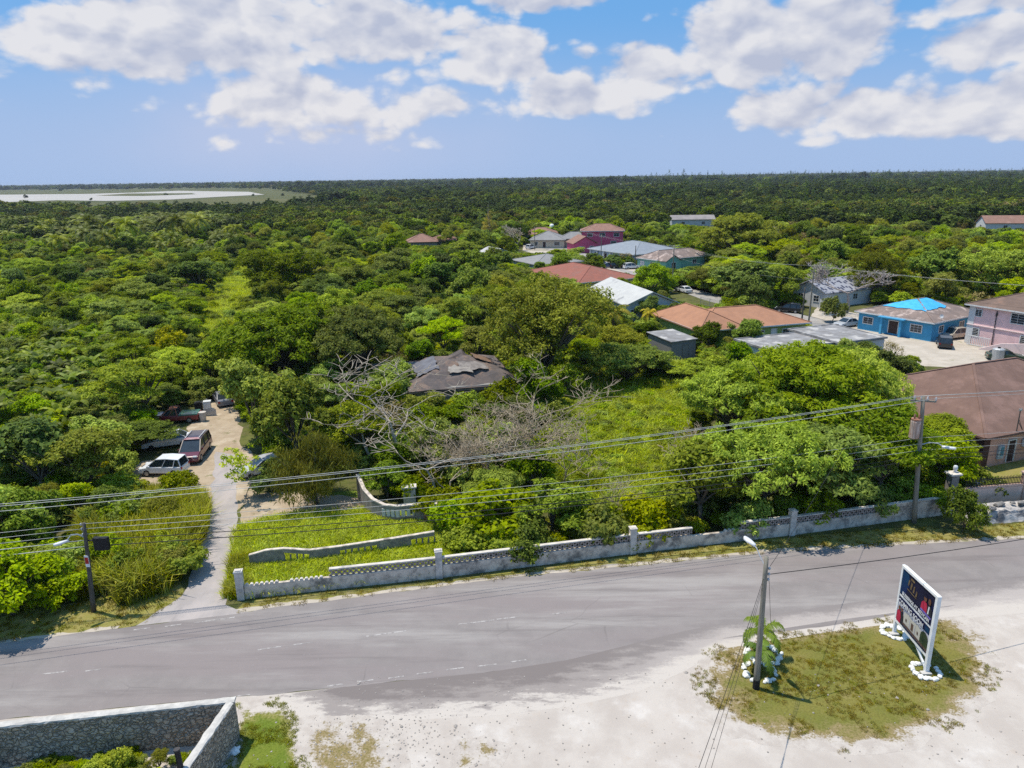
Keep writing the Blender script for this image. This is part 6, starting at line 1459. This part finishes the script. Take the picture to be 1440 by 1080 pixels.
SPECIAL = [('olive', 765, 545, 388, 205, 'huge olive green spreading tree right behind the derelict house'), ('willow', 445, 708, 572, 125, 'drooping dark olive tree left of the curved entrance wall'),
 ('light', 205, 592, 492, 120, 'bright feathery yellow-green tree above the red pickup'), ('cream', 243, 520, 455, 62, 'small pale cream tree beside the grassy clearing'), ('light', 255, 545, 480, 70, 'small bright green tree under the pale cream one'),
 ('shrub', 704, 756, 676, 128, 'broad dense green bush behind the first bay of the road wall'), ('shrub', 655, 752, 690, 90, 'green bush at the end of the wavy garden wall'), ('broad', 775, 756, 680, 110, 'leafy bushy tree behind the second bay of the road wall'),
 ('vine', 840, 765, 700, 80, 'yellow-green bush left of the third wall pillar'), ('vine', 912, 752, 690, 85, 'bright green bush just right of the third wall pillar'), ('broad', 985, 735, 615, 150, 'leafy tree spreading behind the broken gap in the wall'),
 ('feather', 1075, 728, 585, 190, 'big feathery tree behind the fourth wall pillar'), ('feather', 1165, 722, 590, 170, 'feathery green tree right of the fourth wall pillar'), ('feather', 1235, 706, 560, 150, 'feathery green tree just left of the transformer pole'),
 ('broad', 1308, 692, 612, 100, 'dark leafy tree hanging over the wall behind the transformer pole'), ('light', 1120, 640, 482, 250, 'great spreading yellow-green tree crown in front of the flat roofs'), ('light', 1205, 632, 492, 150, 'broad bright tree between the flat roof and the brown hip roof'), ('feather', 1040, 640, 505, 170, 'spreading feathery tree below the grey shed'),
 ('feather', 1318, 655, 578, 120, 'tree reaching its crown in front of the brown hip roof'), ('feather', 880, 545, 480, 120, 'bright green tree right of the huge olive one'), ('dark', 930, 535, 505, 80, 'dark tree below the grey shed'),
 ('shrub', 1352, 748, 682, 52, 'rounded bush at the corner pillar beside the pink wall'), ('yellowpalm', 862, 478, 418, 70, 'palm with yellow fronds before the white metal roof'), ('yellowpalm', 912, 470, 425, 32, 'small pale palm against the grey gable wall'),
 ('light', 1040, 372, 298, 125, 'tall bright green tree standing above the wood right of the village'), ('dark', 1050, 432, 365, 110, 'big dark tree beyond the fenced village street'), ('broad', 916, 425, 366, 52, 'light street tree over the white car by the metal roof'), ('dark', 862, 377, 360, 26, 'round dark bush between the parked cars before the blue-grey roof'),
 ('broad', 808, 363, 347, 40, 'green tree before the low magenta house'), ('broad', 785, 363, 350, 30, 'green tree left of the low magenta house'), ('brownpine', 688, 352, 292, 36, 'tall thin brownish conifer left of the cream house'), ('feather', 410, 545, 418, 190, 'very broad yellow-green tree left of the derelict house'), ('feather', 505, 545, 428, 150, 'broad feathery tree just left of the rotten roof'),
 ('dark', 285, 415, 362, 75, 'dense dark tree at the left edge of the grassy clearing'), ('broad', 400, 425, 350, 120, 'pale green broad tree at the right edge of the clearing'), ('broad', 1405, 430, 345, 130, 'big large-leaved tree behind the pink two-storey house'), ('dark', 1320, 425, 345, 90, 'dark tree behind the brown end of the blue bungalow'),
 ('olive', 1230, 425, 352, 80, 'olive tree behind the blue tarpaulin'), ('shrub', 1170, 452, 410, 40, 'bush between the patchwork roof and the silver saloon'), ('broad', 365, 625, 500, 130, 'tall leafy tree overhanging the end of the driveway'), ('broad', 420, 650, 520, 120, 'leafy tree behind the drooping olive one'), ('darkshrub', 385, 690, 640, 60, 'dark bush beside the silver wreck'),
 ('feather', 205, 634, 592, 95, 'low feathery tree beside the maroon minivan'), ('broad', 135, 655, 590, 110, 'low leafy tree left of the white hatchback'), ('dark', 60, 700, 585, 150, 'large dark tree at the left edge behind the lamp pole'), ('broad', 15, 780, 685, 110, 'bushy tree at the left edge beside the road'), ('olive', 130, 700, 600, 130, 'olive tree above the dark hollow left of the driveway'), ('dark', 62, 770, 690, 90, 'dark tree just behind the left lamp pole')]
SPECIAL += [('shrub', 178, 668, 628, 50, 'leafy bush left of the white hatchback'), ('vine', 236, 622, 600, 40, 'low weedy bush between the red pickup and the maroon minivan'), ('shrub', 205, 628, 598, 40, 'leafy bush before the white wrecked car'), ('vine', 282, 566, 545, 34, 'low weedy bush behind the discarded appliances'), ('vine', 172, 700, 668, 60, 'yellow-green bush at the lower edge of the dirt yard'), ('vine', 252, 690, 655, 60, 'yellow-green bush in front of the white hatchback'), ('vine', 600, 590, 545, 60, 'green bush against the front wall of the derelict house'), ('shrub', 655, 585, 540, 60, 'leafy bush growing before the door of the derelict house'), ('vine', 705, 575, 525, 60, 'yellow-green bush at the right corner of the derelict house'), ('broad', 560, 560, 500, 60, 'leafy tree at the left corner of the derelict house'), ('vine', 640, 640, 590, 80, 'sprawling green bush under the pale leafless trees'), ('shrub', 560, 650, 600, 70, 'dark green bush under the largest leafless tree'), ('vine', 700, 640, 590, 80, 'sprawling green bush within the dry thicket')]
for s in SPECIAL:
    b = P(s[1], s[2]); wm = s[4]*(b.y*.96+7)/1000
    k = {'feather': 'bigfeather', 'light': 'biglight', 'olive': 'bigolive', 'broad': 'bigbroad'}.get(s[0], s[0]) if wm > 9.5 else s[0]
    pl(k, *s[1:])
# the thin young tree beside the driveway
b_ = P(345, 702); e = empty('tree', b_, 0, 'thin young tree leaning beside the driveway with sparse leaves', 'tree'); placed.append((b_.x, b_.y, 1.5))
me = bare(5, 1.5, .75, 3, BARE, 'trunk', .07, .9); o = bpy.data.objects.new('trunk', me); C.objects.link(o); o.parent = e
rng = np.random.default_rng(5); cc = np.column_stack([rng.normal(0, .75, 34), rng.normal(0, .75, 34), rng.uniform(1.8, 4.2, 34)])
o = bpy.data.objects.new('crown', leaf_mesh('crown', [leaves(rng, cc, unit(rng.normal(size=(34, 3))), 26, .34, .26, .12)], L_LIGHT)); C.objects.link(o); o.parent = e
# two young palms on the grass island
for (px, py, s, lab) in ((1069, 925, 1.0, 'young palm in the farther rock ring on the grass island'), (1066, 947, .82, 'young palm in the nearer rock ring beside the lamp pole')):
    q = P(px, py); k = PROTO['smallpalm']; plant('smallpalm', q.x, q.y, 2.5*s, 2.9*s, lab)
q = P(1074, 921); rockring(q.xy, .85, 18, 'white rock in the ring round the farther young palm', 5, 'ring of white rocks round the farther palm')
q = P(1068, 946); rockring(q.xy, .78, 16, 'white rock in the ring round the nearer young palm', 6, 'ring of white rocks round the nearer palm')
# bare trees
def bareat(px, py, top, me, h0, m, lab, sx=1.0, name='bare_tree'):
    b = P(px, py); h_ = height_at(px, py, top); zs = max(v.co.z for v in me.vertices); e = empty(name, b, rnd.uniform(0, 6.3), lab, 'bare tree'); k = h_/zs; e.scale = (k*sx, k*sx, k); placed.append((b.x, b.y, 1.2))
    o = bpy.data.objects.new('branches', me); C.objects.link(o); o.parent = e; return e
bareat(566, 655, 488, bare(21, 1.9, 1.15, 5, BARE, r0=.075, thin=.012, kids=(2, 3), flat=.8), 0, BARE, 'pale leafless tree spreading wide in front of the rotten roof', 1.35)
bareat(525, 660, 545, bare(22, 1.7, 1.2, 5, BARE, r0=.065, thin=.012, kids=(2, 3), flat=.8), 0, BARE, 'pale leafless tree left of the largest bare one', 1.3)
bareat(735, 640, 498, bare(23, 2.0, .95, 5, TWIG, r0=.08, kids=(2, 3), thin=.014), 0, TWIG, 'grey leafless tree right of the rotten roof', 1.0)
bareat(620, 705, 580, bare(24, 1.5, 1.1, 5, BARE, r0=.06, thin=.014, kids=(2, 3)), 0, BARE, 'low leafless tree behind the curved entrance wall', 1.4)
for k, (px, py, top) in enumerate(((680, 690, 585), (720, 685, 580), (650, 680, 600), (755, 670, 570), (705, 650, 565))):
    bareat(px, py, top, bare(40+k, 1.1, .9, 5, TWIG, r0=.05, kids=(2, 4), thin=.010), 0, TWIG, ['brown twiggy thicket bush nearest the bare trees', 'tallest brown twiggy bush of the dry thicket', 'low brown twiggy bush left in the dry thicket', 'brown twiggy bush at the right end of the dry thicket', 'brown twiggy bush at the back of the dry thicket'][k], 1.1, 'bare_bush')
for k, (px, py, top) in enumerate(((640, 720, 625), (790, 690, 590), (830, 660, 575), (875, 735, 665), (600, 690, 600), (960, 700, 600))):
    bareat(px, py, top, bare(60+k, 1.2, .85, 5, TWIG, r0=.045, kids=(2, 4), thin=.010), 0, TWIG, ['dry twiggy bush behind the end of the curved entrance wall', 'dry twiggy bush between the thicket and the vine meadow', 'dry twiggy bush at the upper edge of the vine meadow', 'dry twiggy bush just left of the third wall pillar', 'dry twiggy bush below the largest leafless tree', 'dry twiggy bush at the right edge of the vine meadow'][k], 1.0, 'bare_bush')
bareat(1190, 440, 362, bare(26, 2.0, .75, 6, mat('pinkish_twig', (.42, .36, .33), (.30, .25, .23), 5), r0=.16, kids=(2, 4), thin=.02), 0, TWIG, 'dense pinkish grey leafless tree behind the patchwork roof', 1.15)
bareat(730, 352, 314, bare(27, 2.2, .8, 5, BARE, r0=.22, thin=.04), 0, BARE, 'pale leafless tree left of the cream far house', 1.2)
bareat(1395, 420, 380, bare(28, 1.8, .8, 5, TWIG, r0=.12, thin=.02), 0, TWIG, 'small leafless tree left of the pink house', 1.2)
bareat(1075, 352, 312, bare(29, 1.8, .8, 5, TWIG, r0=.2, thin=.04), 0, TWIG, 'leafless tree inside the tall bright green one', 1.2)

# ------------------------------------------------------------------ the woods
def kindmap(px, py):
    r = rnd.random()
    def pick(*kw):
        a = 0
        for k, p in kw:
            a += p
            if r < a: return k
        return kw[-1][0]
    if py < 372 and px < 335 and py > 318: return pick(('palm', .42), ('broad', .3), ('dark', .18), ('olive', .1))
    if 470 < py < 640 and px < 165: return pick(('banana', .62), ('vine', .12), ('shrub', .14), ('broad', .12))
    if py > 600 and px < 280: return pick(('broad', .45), ('olive', .25), ('dark', .15), ('shrub', .15))
    if px < 290 and py > 372: return pick(('feather', .36), ('broad', .24), ('dark', .14), ('light', .12), ('olive', .10), ('dry', .04))
    if px < 600 and py > 372: return pick(('feather', .34), ('broad', .28), ('light', .14), ('dark', .12), ('olive', .10), ('dry', .02))
    if px < 900 and 440 < py < 560: return pick(('olive', .3), ('broad', .4), ('feather', .2), ('light', .1))
    if px < 860 and py >= 372: return pick(('dark', .5), ('broad', .4), ('light', .1))
    if py > 560 and px > 940: return pick(('feather', .6), ('broad', .3), ('light', .1))
    if py > 560: return pick(('shrub', .28), ('vine', .2), ('darkshrub', .17), ('olive', .25), ('willow', .10))
    if px > 1000: return pick(('broad', .32), ('light', .16), ('olive', .24), ('dark', .18), ('dry', .10))
    return pick(('broad', .5), ('dark', .28), ('olive', .14), ('light', .05), ('dry', .03))
cells = {}
def near_ok(x, y, r):
    cx, cy = int(x//8), int(y//8)
    for i in range(cx-2, cx+3):
        for j in range(cy-2, cy+3):
            for (a, b, s) in cells.get((i, j), ()):
                if (a-x)**2+(b-y)**2 < ((s+r)*.60)**2: return False
    return True
def put(x, y, r): cells.setdefault((int(x//8), int(y//8)), []).append((x, y, r))
placed += [(b2.x, b2.y+1.0, 3.6), (b3.x, b3.y, 1.2)]
for p in placed: put(*p)
cand = []
SIZE = dict(palm=(9.6, 9.2), banana=(3.0, 3.3), shrub=(3.2, 2.4), vine=(3.2, 2.2), darkshrub=(3.2, 2.4), dry=(5, 4.5), willow=(5, 6))
for _ in range(24000):
    t = rnd.uniform(-.74, .74); rr = math.sqrt(rnd.uniform(42**2, 330**2)); x, y = math.sin(t)*rr, math.cos(t)*rr
    if not free(x, y): continue
    px, py = Q((x, y, 0)); k = kindmap(px, py); w0, h0 = SIZE.get(k, (6.6, 6.0)); s = rnd.uniform(.55, 1.35); w_, h_ = w0*s, h0*s*rnd.uniform(.75, 1.2)
    if px < 300 and 590 < py < 800 and k in ('broad', 'olive', 'dark'): w_ *= .66; h_ *= .56
    elif px < 300 and py >= 372 and NAME[k] == 'tree': w_ *= .82; h_ *= .78
    if y > 150 and k != 'palm': w_ *= 1.1; h_ *= 1.05
    if not near_ok(x, y, w_*.5) or not footclear(x, y, w_*.32): continue
    ok = False
    for f in (1, .72, .5, .36):
        if clear_of(x, y, w_*f, h_*f): ok = True; break
    if not ok: continue
    if f < 1: w_ *= f; h_ *= f; k = k if f > .6 else rnd.choice(('shrub', 'shrub', 'darkshrub', 'vine'))
    put(x, y, w_*.5); cand.append((math.hypot(x, y), k, x, y, w_, h_))
cand.sort()
nt = sum(1 for o in C.objects if o.get('category') == 'tree'); NMAX = 285
rest = []
for (d, k, x, y, w_, h_) in cand:
    istree = NAME[k] == 'tree'
    if istree and nt >= NMAX or (not istree and d > 210): rest.append((k, x, y, w_, h_)); continue
    if istree: nt += 1
    plant(k, x, y, w_, h_)
# far wood: one mass
def farproto(seed, m, W=7.5, H=6.5, clumps=70, n_per=14, ln=.85, wd=.5, lob=lobes_round):
    return crown('far_crown', seed, m, lob(seed, W=W, H=H), clumps, n_per, .8, ln, wd)
FP = [farproto(1, L_FAR), farproto(2, L_FAR), farproto(3, L_FAR), farproto(4, L_FARDARK), farproto(5, L_FARDARK), farproto(6, leafmat('leaf_far_light', (.035, .062, .010), (.095, .135, .024), .25, var=.4)), farproto(7, leafmat('leaf_far_olive', (.026, .034, .012), (.070, .078, .032), .2, var=.4)), farproto(8, L_PINE, 4, 11, 90, 12, .9, .22, lobes_cone), PROTO['palm'][2][0][0], farproto(9, L_DRY, clumps=40, n_per=10, ln=.7, wd=.2)]+[PROTO[k_][2][i_][0] for k_, i_ in (('broad', 0), ('broad', 1), ('feather', 0), ('feather', 1), ('dark', 0), ('dark', 1), ('light', 0), ('olive', 0))]
KI = dict(broad=(10, 11), feather=(12, 13), dark=(14, 15), light=(16,), olive=(17,), palm=(8,), pine=(7,), dry=(9,))
pts = []
for (k, x, y, w_, h_) in rest:
    pts.append((x, y, 0, rnd.uniform(0, 6.3), h_/6.4, rnd.choice(KI.get(k, (10, 12)))))
LAGP = [(p[0], p[1]) for p in lag]
def mass(y0, y1, sp, smin, smax, n):
    used = set(); out = 0
    for _ in range(n):
        yy = math.sqrt(rnd.uniform(y0*y0, y1*y1)); x = yy*rnd.uniform(-.95, .95); y = yy
        c = (int(x//sp), int(y//sp))
        if c in used: continue
        px, py = Q((x, y, 0))
        if not (-500 < px < 1950): continue
        if y < 330*1.0 and math.hypot(x, y) < 330: continue
        if px < 480 and 263.5 < py < 289:
            if inpoly((px, py), [(-400, 290), (-400, 269.5), (0, 269.5), (330, 267), (430, 273), (480, 284), (250, 290)]) and rnd.random() < (.9993 if py < 287 else .8): continue
        used.add(c); s = rnd.uniform(smin, smax)
        if px < 480 and inpoly((px, py), [(-400, 302), (-400, 283), (250, 282), (480, 278), (470, 288), (360, 300)]):
            if rnd.random() < .45: continue
            s *= .38
        if not footclear(x, y, 6) or not clear_of(x, y, 8*s, 8*s): continue
        r = rnd.random()
        q = mnoise.noise(Vector((x/140, y/200, 1)))+.5*mnoise.noise(Vector((x/45, y/60, 5)))
        s *= 1+.35*mnoise.noise(Vector((x/60, y/60, 8)))
        if y > 420: q += min(.3, (y-420)/2500)
        if px > 900 and y > 500: k = 7 if r < .09 else (3+int(rnd.random()*2) if r < .74 else rnd.choice((0, 1, 6, 5)))  # some pines; the many darker crowns put a cloud shadow into leaf colour
        elif q > .18: k = 3 if r < .5 else 4 if r < .85 else 1
        elif q < -.22: k = 5 if r < .35 else (6 if r < .6 else 0)
        else: k = rnd.choice((0, 1, 2, 0, 1, 2, 3, 6, 5, 9 if rnd.random() < .3 else 2))
        if px < 330 and y < 420: k = 8 if r < .32 else (3 if r < .55 else k)
        pts.append((x, y, 0, rnd.uniform(0, 6.3), s, k)); out += 1
    return out
mass(200, 620, 5.2, .5, 1.35, 34000)
mass(620, 1600, 8.5, .7, 1.9, 32000)
mass(1600, 7600, 27, 1.6, 3.3, 34000)
scatter('far_woods', 'unbroken wood of mixed green crowns reaching to the horizon', 'wood', pts, FP)
# undergrowth filling the gaps between the trees
ug = []
UG = [PROTO['shrub'][2][i][0] for i in range(3)]+[PROTO['darkshrub'][2][i][0] for i in range(2)]+[PROTO['vine'][2][i][0] for i in range(3)]
for _ in range(20000):
    t = rnd.uniform(-.72, .72); rr = math.sqrt(rnd.uniform(38**2, 330**2)); x, y = math.sin(t)*rr, math.cos(t)*rr
    if not free(x, y) or not footclear(x, y, .8): continue
    px, py = Q((x, y, 0)); s = rnd.uniform(.35, 1.0)*(1 if y < 110 else 1.35)
    if not clear_of(x, y, 3.5*s, 2.8*s): continue
    k = rnd.choice((0, 1, 2, 0, 1, 3, 4, 5)) if not (600 < px < 1000 and py > 480) else rnd.choice((5, 6, 7, 5, 6, 0))
    ug.append((x, y, 0, rnd.uniform(0, 6.3), s, k))
for _ in range(260):
    a_, c_ = rnd.choice(clr), rnd.choice(clr); f_ = rnd.random()**2*.5; x, y = a_[0]+(c_[0]-a_[0])*f_+rnd.uniform(-2, 2), a_[1]+(c_[1]-a_[1])*f_+rnd.uniform(-3, 3)
    ug.append((x, y, 0, rnd.uniform(0, 6.3), rnd.uniform(.25, .8), rnd.choice((5, 6, 7, 0))))
scatter('undergrowth', 'low tangled undergrowth filling the gaps between the trees', 'undergrowth', ug, UG)
# meadow of vines and grass, tall reeds, lush plot
TUFT = [grass_tuft(i, 46, .55, .42, .035, L_GRASS, .9) for i in range(3)]
def fill(poly, n, fn, seed=0):
    r = random.Random(seed); xs = [p[0] for p in poly]; ys = [p[1] for p in poly]; out = []
    for _ in range(n):
        x, y = r.uniform(min(xs), max(xs)), r.uniform(min(ys), max(ys))
        if inpoly((x, y), poly):
            q = fn(x, y, r)
            if q: out.append(q)
    return out
tft = lambda lo, hi, ks: (lambda x, y, r: (x, y, 0, r.uniform(0, 6.3), r.uniform(lo, hi), r.choice(ks)))
lushp = PX([(322, 842), (338, 745), (400, 728), (500, 722), (600, 742), (635, 755), (640, 800), (618, 806), (348, 838)])
pts = fill(lushp, 5200, tft(.7, 1.5, (0, 1, 2)), 3)
pts += fill(clr, 14000, tft(1.3, 2.6, (0, 1, 2)), 4)
scatter('lush_grass', 'lush green grass covering the plot behind the wall and the clearing', 'grass', pts, TUFT)
mead = PX([(770, 650), (795, 560), (860, 525), (960, 515), (1000, 540), (970, 620), (935, 725), (840, 745), (800, 700)])
VN = [PROTO['vine'][2][0][0], PROTO['vine'][2][1][0], PROTO['shrub'][2][0][0]]+[grass_tuft(20+i, 60, 1.1, .6, .05, L_GRASS, 1.0) for i in range(2)]
pts = fill(mead, 8000, lambda x, y, r: (x, y, 0, r.uniform(0, 6.3), r.uniform(.24, .5) if (kk := r.choice((0, 1, 2, 3, 4, 3, 4))) < 3 else r.uniform(.8, 1.5), kk), 5)
scatter('vine_meadow', 'sunlit tangle of yellow-green vines and grass in the overgrown lot', 'meadow', pts, VN)
RD = [grass_tuft(30+i, 70, 2.1, .7, .07, L_REED, .75) for i in range(3)]
reed = PX([(150, 830), (120, 760), (150, 715), (200, 690), (262, 690), (290, 702), (285, 745), (262, 800), (225, 832), (185, 850)])
pts = fill(reed, 1700, lambda x, y, r: (x, y, 0, r.uniform(0, 6.3), r.uniform(.6, 1.15)*(1 if y < 48 else max(.35, 1-(y-48)*.075)), r.randrange(3)), 6)
pts += fill(PX([(0, 865), (0, 800), (60, 780), (130, 800), (150, 835), (70, 850)]), 900, tft(.3, .75, (0, 1, 2)), 7)
pts += fill(PX([(320, 842), (330, 790), (345, 790), (345, 838)]), 120, tft(.3, .6, (0, 1, 2)), 8)
scatter('tall_reeds', 'tall yellowish reeds and cane grass beside the driveway', 'reeds', pts, RD)
ST = [grass_tuft(50+i, 26, .16, .22, .022, leafmat('leaf_verge%d' % i, (.05, .05, .02), (.115, .10, .05), .2), .9) for i in range(2)]+[grass_tuft(60, 26, .14, .2, .025, leafmat('leaf_lawn', (.045, .065, .012), (.105, .125, .03), .25), .8)]
pts = fill([tuple(p) for p in far_edge[3:7]]+vf, 5000, tft(.5, 1.3, (0, 1)), 9)
pts += fill([(-60, 31)]+PX([(0, 902), (165, 881), (205, 876)])+vl[::-1], 3500, tft(.5, 1.4, (0, 1, 2)), 10)
def isl(x, y, r):
    q = math.hypot((x-ISL[0])/ISL[2], (y-ISL[1])/ISL[3])
    if mnoise.noise(Vector((x*.6, y*.6, 0)))+.75 < q: return None
    return (x, y, .01, r.uniform(0, 6.3), r.uniform(.35, .85), r.choice((0, 1, 1, 2)))
ISL = (17.2, 31.2, 9.0, 4.6)
pts += fill(ISLP, 4500, isl, 11)
def crn(x, y, r):
    if mnoise.noise(Vector((x*.7, y*.7, 4)))+.25 < (y-25)*.1: return None
    return (x, y, .01, r.uniform(0, 6.3), r.uniform(.4, 1.0), 2)
pts += fill(CORP, 1800, crn, 12)
scatter('short_grass', 'short dry grass on the road verges and the grass island', 'grass', pts, ST)
# weeds inside the stone wall
wp = PX([(0, 1065), (120, 1060), (230, 1045), (290, 1030), (262, 1080), (240, 1120), (0, 1150)])
pts = fill([(-26, 16), (-14.6, 16), (-14.6, 27.0), (-26, 25.3)], 500, lambda x, y, r: (x, y, 0, r.uniform(0, 6.3), r.uniform(.13, .30), r.randrange(6)), 13)
scatter('weeds', 'leafy weeds crowding the ground inside the stone wall', 'weeds', pts, UG[:3]+UG[5:8])
for (x, y, s, k, lab) in ((-20.4, 24.9, 1.0, 'vine', 'yellowish weed bush growing against the stone wall, nearest the left edge'), (-17.6, 25.2, 1.35, 'vine', 'tall straggly yellow-green bush at the middle of the stone wall'), (-15.8, 25.5, .95, 'olive', 'dry olive bush in the corner of the stone wall')):
    plant(k, x, y, s*1.2, s*1.15, lab)
# loose pebbles on the limestone lot
b = MB(); r_ = random.Random(21)
for k in range(900):
    x, y = r_.uniform(-11, 26), r_.uniform(22, 31.5)
    if r_.random() < .45: x, y = r_.gauss(-6, 3), r_.gauss(27, 1.6)
    b.rock((x, y, .015), r_.uniform(.015, .05)*(2 if r_.random() < .06 else 1), k, .6, 0 if False else 1)
o = b.build('gravel', mat('pebbles', (.45, .40, .36), (.24, .22, .20), 9)); tag(o, 'loose pebbles strewn over the limestone lot', 'gravel', kind='stuff')

# ================================================================== air
hz = MB(); hz.box(0, 4400, 14.5, 19000, 9400, 31)
hm = bpy.data.materials.new('haze_air'); hm.use_nodes = True; t = NT(hm.node_tree); t.n.clear()
pv = t.node('ShaderNodeVolumePrincipled'); pv.inputs['Color'].default_value = (.72, .80, .95, 1); pv.inputs['Density'].default_value = 6.5e-5; pv.inputs['Anisotropy'].default_value = .2
mo = t.node('ShaderNodeOutputMaterial'); t.l.new(pv.outputs[0], mo.inputs['Volume'])
ho = hz.build('haze', hm); ho['kind'] = 'stuff'; ho['label'] = 'thin blue haze over the far woods'
